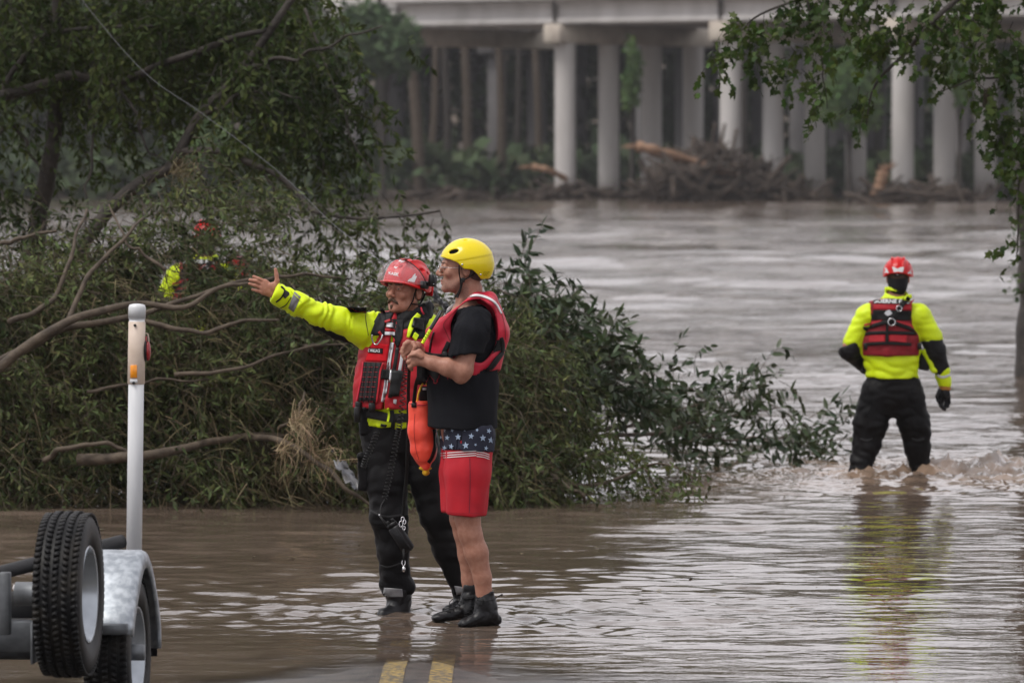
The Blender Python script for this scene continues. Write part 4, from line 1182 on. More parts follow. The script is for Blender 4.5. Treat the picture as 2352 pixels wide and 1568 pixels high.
def overhang():
    root = thing('overhanging_tree', 'tree at the right edge, its green boughs hanging across the view of the bridge', 'tree', P(2390, 860, 61.5))
    rng = np.random.default_rng(60)
    mb = MB(); limb(mb, ((2395, 900, 61.5), (2392, 760, 61.5), (2398, 600, 61.5), (2385, 400, 61.5), (2400, 100, 61.5), (2400, -400, 61.5)), .30, .2, 16, 40, 0.1, 4); mb.build('trunk', M['barkwet'], root)
    LM = [(((2560, -220, 42), (2380, -110, 41.6), (2250, -40, 41.3), (2150, 40, 41), (2090, 110, 41), (2040, 160, 41), (2000, 220, 41), (1990, 285, 41)), .03, .005),
          (((2250, -40, 41.3), (2120, -30, 41.2), (1950, -25, 41), (1850, -10, 41), (1740, 40, 41), (1680, 90, 41)), .022, .004),
          (((1850, -10, 41), (1870, 60, 41), (1890, 150, 41), (1900, 250, 41)), .010, .003),
          (((2500, -60, 41.4), (2440, 100, 41.4), (2370, 160, 41.4), (2250, 180, 41.4), (2160, 210, 41.4)), .018, .004),
          (((2440, 100, 41.4), (2400, 250, 41.4), (2345, 400, 41.4), (2340, 470, 41.4), (2338, 560, 41.4), (2335, 590, 41.4)), .012, .005),
          (((2140, 50, 41), (2200, 100, 41), (2240, 120, 41)), .007, .003),
          (((2600, 380, 41.5), (2430, 340, 41.5), (2340, 380, 41.5)), .014, .004)]
    for pts, r0, r1 in LM:
        mb = MB(); limb(mb, pts, r0, r1, 8, 28, 0.03, pts[0][0] * 0.1); mb.build('bough', M['barkwet'], root)
    g, gs = Geo(), Geo()
    B = [(1700, 60, 50, 60, 41, .4, 24), (1660, 110, 26, 36, 41, .3, 12), (1740, 130, 40, 50, 41, .4, 22), (1820, 20, 70, 34, 41, .4, 30), (1820, 130, 40, 70, 41, .4, 24), (1900, 60, 60, 70, 41, .4, 30), (1880, 200, 30, 60, 41, .3, 17),
         (1990, 90, 60, 70, 41, .5, 32), (1990, 220, 30, 60, 41, .3, 14), (1960, 0, 120, 34, 41, .5, 44), (2080, 60, 70, 60, 41, .5, 36), (2170, 40, 70, 50, 41, .5, 40), (2260, 60, 70, 60, 41.2, .5, 44), (2330, 130, 60, 80, 41.3, .5, 54),
         (2180, 150, 60, 40, 41.3, .4, 16), (2250, 190, 60, 24, 41.3, .4, 16), (2300, 250, 40, 60, 41.4, .4, 22), (2340, 300, 40, 70, 41.4, .4, 46), (2330, 400, 30, 60, 41.4, .3, 26), (2345, 560, 18, 40, 41.4, .2, 12), (2300, 330, 14, 20, 41.3, .2, 4),
         (2250, -10, 160, 40, 41.5, .6, 90), (2440, 200, 60, 260, 41.6, .8, 160), (2300, -240, 420, 180, 42.5, 2.2, 260), (2250, -420, 420, 260, 58, 3, 420), (2500, -700, 500, 420, 60, 4, 620), (2300, -1200, 620, 420, 60, 5, 700), (2380, 640, 26, 50, 61, .4, 24), (2385, 500, 26, 60, 61, .4, 24)]
    LP = []
    for (u, v, ru, rv, d, rd, n) in B:
        n = max(3, int(n * (0.44 if v > -60 else 1.0)))
        O = blob_pts(u, v, ru, rv, d, rd, n, rng)
        D = rand_unit(n, rng) * 0.8 + (-0.25, 0, -0.55); D /= np.linalg.norm(D, axis=1, keepdims=True)
        (V, Q, T), (SV, SQ) = twigs(O, D, rng.uniform(0.14, 0.32, n), 9, 0.074, 0.054, 0.4, TPLM, 0.0035, rng=rng, rec=LP, nrec=14 if len(LP) < 285 and u < 2420 and v > -30 else 0)
        g.add(V, Q, T); gs.add(SV, SQ)
    leaf_objects(LP[:290], TPLM, M['leafover'], root)
    g.build('crown', M['leafover'], root); gs.build('twigs', M['barkwet'], root)
    # the dead brown bundle hanging from it
    mb = MB()
    c = P(2268, 220, 41.3)
    for i in range(40):
        e = rng.normal(size=3) * (0.018, 0.018, 0.03)
        mb.tube(spline([c + e * 0.4 + (0, 0, 0.04), c + e, c + e * 0.5 - (0, 0, 0.05)], 5), 0.004, 4, caps=False)
    mb.build('dead_leaf_bundle', M['driftbark'], root, kind='stuff')
    return root
overhang()

# the wire sagging across the upper left, and litter caught in the branches
L = spline([P(150, -60, 43), P(190, 3, 43), P(330, 165, 42), P(470, 265, 41), P(640, 395, 40), P(760, 510, 39), P(840, 572, 38), P(905, 630, 37.2), P(960, 720, 36.6)], 60)
mb = MB(); mb.tube(L, 0.0023, 6)
tag(mb.build('wire', mat('grey_wire', (0.035, 0.035, 0.04), 0.5, 0.5), None, off=L[30]), 'thin grey wire sagging diagonally down from the upper left towards the men', 'wire')
def crumple(u, v, d, pts, m, name, label, seed, thick=0.004):
    rng = np.random.default_rng(seed)
    c = P(u, v, d); k = 9
    A = np.array([P(*p) for p in pts])
    V = []
    for j in range(k):
        for i in range(k):
            a, b = i / (k - 1), j / (k - 1)
            q = (A[0] * (1 - a) + A[1] * a) * (1 - b) + (A[3] * (1 - a) + A[2] * a) * b
            V.append(q + rng.normal(size=3) * 0.009)
    Q = [(j * k + i, (j + 1) * k + i, (j + 1) * k + i + 1, j * k + i + 1) for j in range(k - 1) for i in range(k - 1)]
    o = mesh_np(name, np.array(V), [np.array(Q)], m, None, off=c, smooth=False)
    md = o.modifiers.new('solid', 'SOLIDIFY'); md.thickness = thick
    return tag(o, label, 'litter')
M['film'] = mat('grey_plastic_film', (0.16, 0.165, 0.18), 0.35, 0.5, col2=(0.06, 0.055, 0.05), nscale=9, bump=0.5, bscale=30)
M['scrap'] = mat('white_scrap', (0.65, 0.65, 0.68), 0.6, 0.3)
crumple(792, 1090, 37.6, [(768, 1060, 37.6), (790, 1058, 37.7), (835, 1120, 37.6), (815, 1126, 37.5)], M['film'], 'plastic_sheet', 'crumpled grey plastic sheet caught in the branches left of the black trouser leg', 4)
crumple(1655, 990, 42.8, [(1648, 982, 42.8), (1662, 984, 42.8), (1664, 998, 42.8), (1650, 1000, 42.7)], M['scrap'], 'paper_scrap', 'small white scrap caught on the trailing boughs in mid water', 5)
crumple(1004, 690, 37.2, [(985, 665, 37.2), (992, 662, 37.2), (1030, 712, 37.2), (1022, 718, 37.2)], M['film'], 'broken_pole', 'pale grey stick of litter showing between the heads of the two men', 6, 0.02)
# ------------------------------------------------------------------ people
def rotm(yaw, pitch=0.0, roll=0.0):
    """head axes: x = the person's left, -y = where the face looks. yaw 0 looks at the camera, + turns the face to the picture's left"""
    return np.array(Euler((pitch, roll, -yaw), 'XYZ').to_matrix())
class Head:
    def __init__(s, c, yaw, pitch=0, roll=0, sc=1.0):
        s.c = np.asarray(c, float); s.R = rotm(yaw, pitch, roll); s.s = sc
    def loc(s, p): return ((p - s.c) @ s.R) / s.s
    def w(s, q): return s.c + (np.asarray(q, float) * s.s) @ s.R.T
def head_sdf(q, jaw=1.0):
    """q in head space, metres"""
    qa = q.copy(); qa[:, 0] = np.abs(qa[:, 0])
    d = ell(q, (0, 0.012, 0.035), (0.076, 0.098, 0.092))
    d = smin(d, ell(q, (0, -0.030, -0.030), (0.057, 0.059, 0.073)), 0.03)
    d = smin(d, ell(q, (0, -0.040, -0.078), (0.047 * jaw, 0.048, 0.034)), 0.025)
    d = smin(d, ell(q, (0, -0.078, -0.098), (0.022, 0.018, 0.016)), 0.018)
    d = smin(d, cone(qa, (0.058, 0.0, -0.045), (0.035, -0.045, -0.088), 0.016, 0.014), 0.02)
    d = smin(d, cone(qa, (0.0, -0.084, 0.026), (0.040, -0.072, 0.028), 0.012, 0.011), 0.012)      # brow
    d = smin(d, ell(qa, (0.042, -0.068, -0.022), (0.020, 0.016, 0.018)), 0.016)                   # cheek bone
    d = smax(d, -ell(qa, (0.031, -0.096, 0.006), (0.017, 0.016, 0.012)), 0.008)                   # eye socket
    d = smin(d, cone(q, (0, -0.084, 0.018), (0, -0.112, -0.024), 0.0085, 0.0125), 0.010)           # nose
    d = smin(d, ell(qa, (0.011, -0.101, -0.031), (0.0085, 0.011, 0.008)), 0.006)
    d = smax(d, -ell(qa, (0.0065, -0.108, -0.040), (0.0028, 0.004, 0.003)), 0.002)
    d = smin(d, cone(qa, (0, -0.0925, -0.058), (0.022, -0.080, -0.061), 0.0078, 0.004), 0.005)     # lips
    d = smin(d, cone(qa, (0, -0.0905, -0.0715), (0.019, -0.080, -0.068), 0.0078, 0.004), 0.005)
    d = smax(d, -cone(qa, (0, -0.101, -0.0655), (0.020, -0.088, -0.0645), 0.0022, 0.0018), 0.002)
    e = ell(qa, (0.079, 0.016, -0.004), (0.010, 0.020, 0.033))                                     # ear
    e = smax(e, -ell(qa, (0.089, 0.012, 0.000), (0.008, 0.010, 0.020)), 0.005)
    d = smin(d, e, 0.006)
    lid = ell(qa, (0.031, -0.082, 0.007), (0.0152, 0.0135, 0.0128))
    lid = smax(lid, -cone(qa, (0.020, -0.10, 0.006), (0.042, -0.093, 0.006), 0.0045, 0.0035), 0.002)
    return smin(d, lid, 0.004)
def build_head_mesh(H, neck_w, neck_r, jaw=1.0, h=0.0034):
    """returns world V, Q of head + neck"""
    def fn(p):
        q = H.loc(p)
        d = head_sdf(q, jaw) * H.s
        return smin(d, chain(p, neck_w, neck_r, 0.02), 0.02)
    pts = [H.w((x, y, z)) for x in (-0.1, 0.1) for y in (-0.13, 0.12) for z in (-0.13, 0.14)] + list(neck_w)
    lo, hi = bbox(pts, 0.012)
    lo[2] = min(lo[2], neck_w[-1][2] - 0.02)
    return surfnet(fn, lo, hi, h)
def eyes(H, parent, gaze=(0, -1, 0)):
    for sx in (-1, 1):
        c = H.w((sx * 0.031, -0.0815, 0.0065))
        mb = MB(); V, Q = surfnet(lambda p: ell(p, c, (0.0125,) * 3), c - 0.016, c + 0.016, 0.003); mb.add(V, Q)
        eye = mb.build('eye', M['eyewhite'], parent)
        g = H.R @ (np.array(gaze, float) / np.linalg.norm(gaze))
        V, Q = surfnet(lambda p: np.maximum(ell(p, c, (0.0131,) * 3), -(((p - c) @ g) - 0.0108)), c - 0.016, c + 0.016, 0.0012)
        mesh_np('iris', V, [Q], M['iris'], eye)
def lips(H, parent):
    c = H.w((0, -0.09, -0.065))
    def f(p):
        q = H.loc(p); qa = np.abs(q) * (1, 0, 0) + q * (0, 1, 1)
        d = np.minimum(cone(qa, (0, -0.0945, -0.0588), (0.019, -0.0825, -0.0615), 0.0066, 0.0028), cone(qa, (0, -0.0925, -0.0708), (0.017, -0.0825, -0.068), 0.0068, 0.003))
        return smax(d, -cone(qa, (0, -0.103, -0.0652), (0.020, -0.088, -0.0645), 0.0020, 0.0014), 0.001) * H.s
    sdf_obj('lips', f, c - 0.035, c + 0.035, 0.002, M['lip'], parent)
M['stubblegrey'] = mat('grey_stubbled_skin', (0.24, 0.125, 0.092), 0.6, 0.25, col2=(0.29, 0.162, 0.122), nscale=120, bump=0.3, bscale=400, dist=0.002)
def stubble(b, H, m):
    me = b.data; me.materials.append(m)
    n = len(me.polygons); c = np.empty(n * 3); me.polygons.foreach_get('center', c)
    q = H.loc(c.reshape(-1, 3) + rootof(b))
    edge = 0.10 * np.clip((q[:, 2] + 0.045) / 0.012, -1, 1)
    f = (-q[:, 2] - 0.047) / 0.012 - np.maximum(q[:, 1] + 0.012, 0) / 0.012 - np.maximum(-0.118 - q[:, 2], 0) / 0.01
    f -= 2.5 * (np.abs(q[:, 0]) < 0.02) * (q[:, 2] > -0.052)
    sel = (f + RNG.normal(size=n) * 0.9 > 0.3) & (np.abs(q[:, 0]) < 0.1) & (q[:, 2] > -0.14) & (q[:, 1] < 0.03)
    me.polygons.foreach_set('material_index', sel.astype(np.int32))
def join_geo(parts):
    V = []; Q = []; n = 0
    for v, q in parts:
        V.append(v); Q.append(q + n); n += len(v)
    return np.concatenate(V), np.concatenate(Q)
def tubeobj(name, pts, r, m, parent, n=8, smooth_n=None, flat=None):
    if smooth_n:
        pts = spline(pts, smooth_n)
        if np.ndim(r): r = np.interp(np.linspace(0, 1, smooth_n), np.linspace(0, 1, len(r)), r)
    mb = MB(); mb.tube(pts, r, n, True, flat)
    return mb.build(name, m, parent)
def helix(name, path, R, turns, r, m, parent, per=9, label=None):
    L = spline(path, 60)
    n = turns * per
    t = np.linspace(0, 1, n)
    idx = t * 59; i = np.minimum(idx.astype(int), 58); f = (idx - i)[:, None]
    c = L[i] * (1 - f) + L[i + 1] * f
    ang = t * turns * 2 * PI
    tan = np.gradient(c, axis=0); tan /= np.linalg.norm(tan, axis=1, keepdims=True)
    a = np.cross(tan, (0, 1.0, 0)); a /= np.linalg.norm(a, axis=1, keepdims=True); b = np.cross(tan, a)
    pts = c + R * (np.cos(ang)[:, None] * a + np.sin(ang)[:, None] * b)
    mb = MB(); mb.tube(pts, r, 5)
    if parent is None:
        return mb.build(name, m, None, off=L[30])
    return mb.build(name, m, parent)
M['helmetfoam'] = mat('grey_helmet_foam', (0.10, 0.10, 0.105), 0.8, 0.2)
def red_helmet(H, parent, visor=True, cam_box=True):
    def shell(p):
        q = H.loc(p)
        k = 0.5 + 0.5 * np.tanh((q[:, 2] - 0.07) / 0.02)
        d = ell(q, (0, 0.014, 0.040), (0.112, 0.138, 0.120))
        # raised centre ridges and flanks
        for x0 in (-0.045, 0.0, 0.045):
            d = smin(d, ell(q, (x0, 0.016, 0.052), (0.020, 0.130, 0.112)), 0.008)
        zc = 0.016 + 0.018 * sstep(-q[:, 1], 0.02, 0.12) - 0.012 * sstep(q[:, 1], 0.0, 0.05) + 0.012 * sstep(q[:, 1], 0.08, 0.14)
        d = smin(d, smax(ell(q, (0, 0.006, 0.034), (0.120, 0.152, 0.06)), np.abs(q[:, 2] - zc - 0.004) - 0.004, 0.004), 0.006)   # rim lip
        d = smax(d, zc - q[:, 2], 0.004)
        d = smax(d, -ell(q, (0, 0.014, 0.035), (0.102, 0.127, 0.108)), 0.004)
        for (x0, y0, z0, rx, ry, rz) in ((0.072, -0.045, 0.125, 0.012, 0.022, 0.012), (0.088, 0.01, 0.115, 0.012, 0.024, 0.010), (0.085, 0.06, 0.10, 0.012, 0.018, 0.009),
                                         (0.024, -0.085, 0.125, 0.008, 0.020, 0.014), (0.026, -0.02, 0.158, 0.008, 0.024, 0.012), (0.04, 0.10, 0.13, 0.010, 0.016, 0.010)):
            qa = q.copy(); qa[:, 0] = np.abs(qa[:, 0])
            d = smax(d, -ell(qa, (x0, y0, z0), (rx, ry, rz)), 0.003)
        return d * H.s
    c = H.w((0, 0.01, 0.09))
    o = sdf_obj('helmet', shell, c - 0.19, c + 0.19, 0.0042, M['redshell'], parent)
    def lin(p):
        q = H.loc(p)
        return smax(ell(q, (0, 0.014, 0.035), (0.103, 0.128, 0.110)), 0.030 + 0.10 * np.maximum(-q[:, 1], 0) - q[:, 2], 0.004) * H.s
    l = sdf_obj('liner', lin, c - 0.17, c + 0.17, 0.008, M['helmetfoam'], o)
    return o
def hair_cap(H, parent, m, z0=-0.055):
    def f(p):
        q = H.loc(p)
        d = ell(q, (0, 0.017, 0.036), (0.081, 0.100, 0.094))
        d = smin(d, ell(q, (0, 0.055, -0.02), (0.058, 0.052, 0.05)), 0.03)
        face = -0.012 - 0.0 * q[:, 0] - q[:, 1] + np.minimum(q[:, 2], 0.0) * -0.25
        d = smax(d, face, 0.01)
        return smax(d, z0 - q[:, 2], 0.01) * H.s
    c = H.w((0, 0.02, 0.02))
    return sdf_obj('hair', f, c - 0.15, c + 0.15, 0.005, m, parent)
def strap_pts(H, L): return [H.w(q) for q in L]
def ring_xy(q, R): return q

# ================================================== the pointing man
def man_pointing():
    D0 = 29.4
    J = lambda u, v, dd=0.0: P(u, v, D0 + dd)
    root = thing('person', 'man in red helmet and lime yellow drysuit pointing left with outstretched bare hand', 'person', J(912, 1424))
    fr = np.array((-math.sin(.25), -math.cos(.25), 0)); la = np.array((math.cos(.25), -math.sin(.25), 0))
    H = Head(J(930, 669, -0.02), 0.66, -0.10, 0.05, 1.03)
    hd = build_head_mesh(H, [H.w((0, 0.02, -0.05)), H.w((0, 0.03, -0.10)), J(945, 745, 0.02)], [0.058, 0.058, 0.062], 1.05)
    # open hand, palm towards the camera, thumb up
    def hz(x, y, dd=0.0): return J((600 + x / 9.8) / 1.06293, (640 + y / 9.8) / 1.06293, -0.17 + dd)
    fingers = [[(470, 470, 0), (300, 395, -.006), (190, 345, -.003)], [(420, 540, 0), (250, 450, -.008), (105, 425, -.004)], [(400, 625, 0), (230, 555, -.006), (95, 515, -.002)], [(410, 720, 0.004), (270, 680, -.001), (165, 655, .004)]]
    fr_ = [0.0098, 0.0100, 0.0096, 0.0086]
    def hand(p):
        ds = []
        wr_ = hz(770, 770, 0.01)
        for f, r in zip(fingers, fr_):
            a, b, c = [hz(*q) for q in f]
            d = smin(cone(p, a, b, r * 1.08, r), cone(p, b, c, r, r * 0.86), 0.003)
            ds.append(d)
        d = ds[0]
        for e in ds[1:]: d = np.minimum(d, e)
        pl = [cone(p, wr_ + (hz(*f[0]) - wr_) * 0.1, hz(*f[0]), 0.022, 0.0135) for f in fingers]
        palm = smins(pl, 0.018)
        th = smin(cone(p, hz(690, 640, -.01), hz(750, 450, -.012), 0.019, 0.0125), cone(p, hz(750, 450, -.012), hz(735, 300, -.01), 0.0118, 0.0108), 0.006)
        th = smin(th, cone(p, hz(735, 300, -.01), hz(712, 175, -.008), 0.0106, 0.0088), 0.004)
        d = smin(d, palm, 0.006)
        d = smin(d, th, 0.009)
        d = smin(d, ell(p, hz(640, 560, -.016), (0.016, 0.012, 0.018)), 0.012)      # ball of the thumb
        d = smax(d, -cone(p, hz(560, 500, -.035), hz(620, 760, -.036), 0.010, 0.010), 0.008)
        return smin(d, cone(p, wr_, hz(980, 900, 0.02), 0.026, 0.028), 0.015)
    hand_pts = [hz(*q) for f in fingers for q in f] + [hz(712, 120), hz(980, 1000)]
    lo, hi = bbox(hand_pts, 0.04)
    hn = surfnet(hand, lo, hi, 0.0026)
    # rest of the body under the clothes, one continuous figure
    LEG_R = [J(872, 985, .02), J(893, 1185, -.03), J(912, 1350, 0.02)]
    LEG_L = [J(958, 985, .0), J(1006, 1185, 0.0), J(1058, 1345, .06)]
    ARM = [J(862, 752, -.02), J(795, 740, -.06), J(725, 722, -.11), J(655, 684, -.16)]
    ARML = [J(985, 756, .0), J(1010, 870, .05), J(1004, 975, -.02)]
    def body(p):
        d = cone(p, J(913, 965), J(905, 880), 0.145, 0.135, fr, 0.7)
        d = smin(d, cone(p, J(905, 880), J(922, 780), 0.135, 0.15, fr, 0.7), 0.05)
        d = smin(d, chain(p, LEG_R, [0.085, 0.06, 0.042], 0.03), 0.03)
        d = smin(d, chain(p, LEG_L, [0.085, 0.06, 0.042], 0.03), 0.03)
        d = smin(d, chain(p, ARM, [0.055, 0.045, 0.038, 0.030], 0.02), 0.03)
        d = smin(d, chain(p, ARML, [0.055, 0.042, 0.028], 0.02), 0.03)
        return smin(d, cone(p, J(930, 770), J(943, 735, .01), 0.07, 0.058), 0.04)
    lo, hi = bbox(LEG_R + LEG_L + ARM + ARML + [J(930, 760)], 0.16); hi[2] = J(0, 728)[2]
    bd = surfnet(body, lo, hi, 0.017)
    V, Q = join_geo([bd, hd, hn])
    b = mesh_np('body', V, [Q], M['skin'], root)
    eyes(H, b, (0.12, -1, 0))
    lips(H, b)
    # brows, moustache, goatee, hair
    def facehair(name, fn, parent=b, m=M['hair']):
        c = H.w((0, -0.09, -0.02)); return sdf_obj(name, lambda p: fn(H.loc(p)) * H.s + 0.0014 * perlin(p * 330, 3), c - 0.09, c + 0.09, 0.0026, m, parent)
    facehair('moustache', lambda q: smin(cone(np.abs(q) * (1, 0, 0) + q * (0, 1, 1), (0.003, -0.101, -0.049), (0.024, -0.090, -0.060), 0.0080, 0.0060), cone(np.abs(q) * (1, 0, 0) + q * (0, 1, 1), (0.024, -0.090, -0.060), (0.030, -0.080, -0.070), 0.006, 0.003), 0.004))
    facehair('goatee', lambda q: cone(q, (0, -0.0965, -0.082), (0, -0.0955, -0.093), 0.0075, 0.005))
    facehair('eyebrows', lambda q: cone(np.abs(q) * (1, 0, 0) + q * (0, 1, 1), (0.014, -0.097, 0.0265), (0.044, -0.081, 0.0285), 0.0042, 0.0030))
    hair_cap(H, b, M['hair'], -0.04)
    # trousers
    def pants(p):
        d = cone(p, J(912, 960), J(912, 1000), 0.155, 0.165, fr, 0.68)
        r = chain(p, [J(872, 985, .02), J(890, 1100, -.01), J(893, 1185, -.03), J(903, 1260, -.02), J(911, 1345, 0.0)], [0.105, 0.105, 0.098, 0.086, 0.080], 0.03)
        l = chain(p, [J(958, 985, .0), J(980, 1090, .0), J(1004, 1180, 0.0), J(1030, 1260, .03), J(1060, 1345, .06)], [0.105, 0.098, 0.094, 0.082, 0.062], 0.03)
        d = smin(d, np.minimum(r, l), 0.03)
        # bunched cuffs, knee pads
        d = smin(d, ell(p, J(880, 1190, -.07), (0.075, 0.05, 0.06)), 0.02)
        d = smin(d, cone(p, J(905, 1345, 0), J(922, 1345, 0), 0.076, 0.076), 0.01)
        return smax(d, p[:, 2] - J(0, 972)[2], 0.01)
    w1 = wr(11, 0.0090, (0.8, 1, 1.5), 2)
    lo, hi = bbox([J(790, 1400), J(1110, 950)], 0.06); lo[1] = D0 - 0.26; hi[1] = D0 + 0.30; lo[2] = J(0, 1372)[2]
    pn = sdf_obj('trousers', band(pants, 0.012, w1), lo, hi, 0.0085, M['blackpants'], root)
    def boot(p):
        a = smin(cone(p, J(915, 1352, 0.0), J(917, 1408, 0.01), 0.074, 0.062), cone(p, J(912, 1402, 0), J(880, 1410, -.10), 0.055, 0.034), 0.03)
        return a
    lo, hi = bbox([J(862, 1420, -.1), J(950, 1345)], 0.07); lo[1] = D0 - 0.2; hi[1] = D0 + 0.12
    sdf_obj('boot', band(boot, 0.008, wr(16, 0.010, (1, 1, 1.5), 7)), lo, hi, 0.007, M['bootblack'], root)
    def boot2(p): return smin(cone(p, J(1060, 1340, .07), J(1066, 1395, .08), 0.058, 0.052), cone(p, J(1062, 1392, .08), J(1030, 1400, 0.0), 0.05, 0.033), 0.03)
    lo, hi = bbox([J(1000, 1420, .0), J(1100, 1335, .1)], 0.07); lo[1] = D0 - 0.1; hi[1] = D0 + 0.2
    sdf_obj('boot', band(boot2, 0.008, wr(16, 0.010, (1, 1, 1.5), 8)), lo, hi, 0.007, M['bootblack'], root)
    Sp = Surf([pn])
    quadpatch('reflective_patch', Surf([o for o in root.children if o.name.startswith('boot')] + [pn]), [(882, 1349), (924, 1352), (926, 1370), (877, 1371)], M['reflectdim'], root)
    quadpatch('reflective_patch', Surf([o for o in root.children if o.name.startswith('boot')] + [pn]), [(1043, 1345), (1068, 1348), (1068, 1362), (1049, 1366)], M['reflectdim'], root)
    ribbon('knee_pad', Sp, [(850, 1172), (885, 1186), (935, 1180)], 5, M['charcoal'], root)
    ribbon('knee_pad', Sp, [(862, 1292), (890, 1302), (928, 1290)], 3, M['charcoal'], root, off=0.003)
    # side pocket flap of the drysuit, hanging at the left hip
    def flap(p): return rbox(p, J(836, 1085, .0), (0.035, 0.05, 0.10), 0.02)
    sdf_obj('side_pocket', band(flap, 0.006, wr(12, 0.01, (1, 1, 1), 3)), J(836, 1140, -.1) - 0.05, J(836, 1030, .1) + 0.05, 0.009, M['blackpants'], root)
    # jacket
    def torso(p, o=0.0):
        d = cone(p, J(907, 960), J(903, 890), 0.178 + o, 0.168 + o, fr, 0.80)
        d = smin(d, cone(p, J(903, 890), J(918, 795), 0.168 + o, 0.172 + o, fr, 0.72), 0.06)
        return d
    def jacket(p):
        d = smax(torso(p), p[:, 2] - J(0, 722)[2], 0.02)
        d = smin(d, cone(p, J(868, 757, -.01), J(980, 750, .01), 0.078, 0.074), 0.04)
        arm = chain(p, [J(870, 768, -.02), J(822, 752, -.05), J(780, 736, -.08), J(728, 721, -.11), J(676, 694, -.15)], [0.105, 0.084, 0.068, 0.060, 0.061], 0.03)
        cuff = cone(p, J(683, 698, -.15), J(633, 671, -.175), 0.062, 0.057)
        cuff = smax(cuff, -((p - J(632, 670, -.175)) @ _ax) , 0.003)
        cuff = smax(cuff, -cone(p, J(650, 681, -.165), J(600, 650, -.19), 0.034, 0.038), 0.004)
        arm = smin(arm, cuff, 0.012)
        d = smin(d, arm, 0.05)
        d = smin(d, cone(p, J(868, 790, -.01), J(845, 790, -.03), 0.075, 0.04), 0.03)
        armL = chain(p, [J(984, 762, 0), J(1010, 870, .05), J(1004, 965, -.02)], [0.078, 0.066, 0.050], 0.03)
        d = smin(d, armL, 0.04)
        return smax(d, J(0, 982)[2] - p[:, 2], 0.008)
    _a = J(683, 698, -.15) - J(632, 670, -.175); _ax = _a / np.linalg.norm(_a)
    lo, hi = bbox([J(606, 990), J(1060, 645)], 0.02); lo[1] = D0 - 0.30; hi[1] = D0 + 0.22
    arm_ax = (J(870, 768) - J(676, 694)); arm_ax /= np.linalg.norm(arm_ax)
    def wj(p):
        # folds run across the sleeve and sag under the arm
        t = p @ arm_ax
        base = perlin(np.stack([t * 22 + 1.5 * perlin(p * 9, 4), p[:, 2] * 4, p[:, 1] * 5], -1), 6)
        return 0.0145 * (0.55 - 1.7 * np.abs(base)) + 0.006 * perlin(p * 9, 9)
    jk = sdf_obj('jacket', band(jacket, 0.012, wj), lo, hi, 0.0075, M['hivis'], root)
    def under(p):
        d = chain(p, [J(688, 714, -.13), J(735, 742, -.09), J(775, 763, -.06), J(808, 778, -.04)], [0.030, 0.040, 0.038, 0.030], 0.02)
        return d
    lo, hi = bbox([J(680, 712, -.13), J(812, 785, -.03)], 0.06); hi[1] += 0.06
    sdf_obj('sleeve_panel', band(under, 0.006, wr(18, 0.008, (1, 1, 1), 4)), lo, hi, 0.007, M['black'], root)
    Sj = Surf([jk])
    ribbon('cuff_band', Sj, [(668, 668), (684, 684), (692, 692)], 1, M['hivis'], root)
    quadpatch('reflective_cuff', Sj, [(676, 669), (691, 681), (674, 717), (662, 708)], M['reflectdim'], root, off=0.003)
    polypatch('cuff_tab', Sj, [(651, 672), (656, 666), (664, 671), (665, 677), (655, 686), (651, 682)], M['blackplastic'], root)
    ribbon('cuff_strap', Sj, [(646, 657), (654, 668), (646, 684), (634, 694)], 3.0, M['black'], root, off=0.003)
    ribbon('cuff_strap', Sj, [(669, 682), (657, 700), (643, 708)], 1.2, M['black'], root, off=0.003)
    quadpatch('shoulder_patch', Sj, [(796, 706), (842, 708), (843, 718), (806, 717)], M['black'], root)
    ribbon('shoulder_patch_edge', Sj, [(796, 706), (818, 707), (842, 709)], 2.4, M['vestred'], root, off=0.007)
    ribbon('armhole_seam', Sj, [(843, 708), (840, 730), (846, 770)], 1.2, M['leafbright'], root, off=0.002)
    # collar and black front of the drysuit
    def collar(p):
        d = chain(p, [J(936, 762, -.01), J(944, 728, .0), J(953, 706, .02)], [0.125, 0.108, 0.100], 0.02)
        q = H.loc(p)
        d = smax(d, -cone(p, J(942, 735, -.02), J(950, 650, .0), 0.068, 0.084), 0.008)
        d = smax(d, -ell(p, H.w((0, -0.05, -0.06)), (0.055, 0.055, 0.060)), 0.006)
        return smax(d, (p - J(958, 700, 0.02)) @ np.array((-0.30, -0.05, 0.95)), 0.008)
    lo, hi = bbox([J(890, 780), J(1010, 690)], 0.04); lo[1] = D0 - 0.18; hi[1] = D0 + 0.2
    cl = sdf_obj('collar', band(collar, 0.006, wr(20, 0.009, (1, 1, 1), 12)), lo, hi, 0.006, M['black'], root)
    # vest
    def vest(p):
        o = 0.026 + 0.010 * np.clip((p - J(910, 850)) @ fr * 8, -0.5, 1)
        d = torso(p, 0) - o
        top = J(0, 712)[2]
        lat = (p - J(918, 780)) @ la + (J(0, 780)[2] - p[:, 2]) * 0.10
        wdt = 0.118 + 0.085 * sstep(J(0, 762)[2] - p[:, 2], -0.02, 0.10)
        d = smax(d, np.abs(lat) - wdt, 0.012)
        d = smax(d, p[:, 2] - top, 0.01)
        d = smax(d, J(0, 938)[2] + 0.0 - p[:, 2], 0.012)
        # neck opening, seams between the foam blocks
        d = smax(d, -cone(p, J(944, 770, .0), J(950, 690, .0), 0.085, 0.125), 0.01)
        d = smax(d, -cone(p, J(940, 700, -.1), J(920, 760, -.2), 0.085, 0.035), 0.01)
        seam = np.abs(lat + 0.004) - 0.004
        d = smax(d, -smax(seam, 0.10 - (p - J(910, 850)) @ fr, 0.004), 0.004)
        return d
    lo, hi = bbox([J(800, 950), J(1010, 700)], 0.03); lo[1] = D0 - 0.26; hi[1] = D0 + 0.24
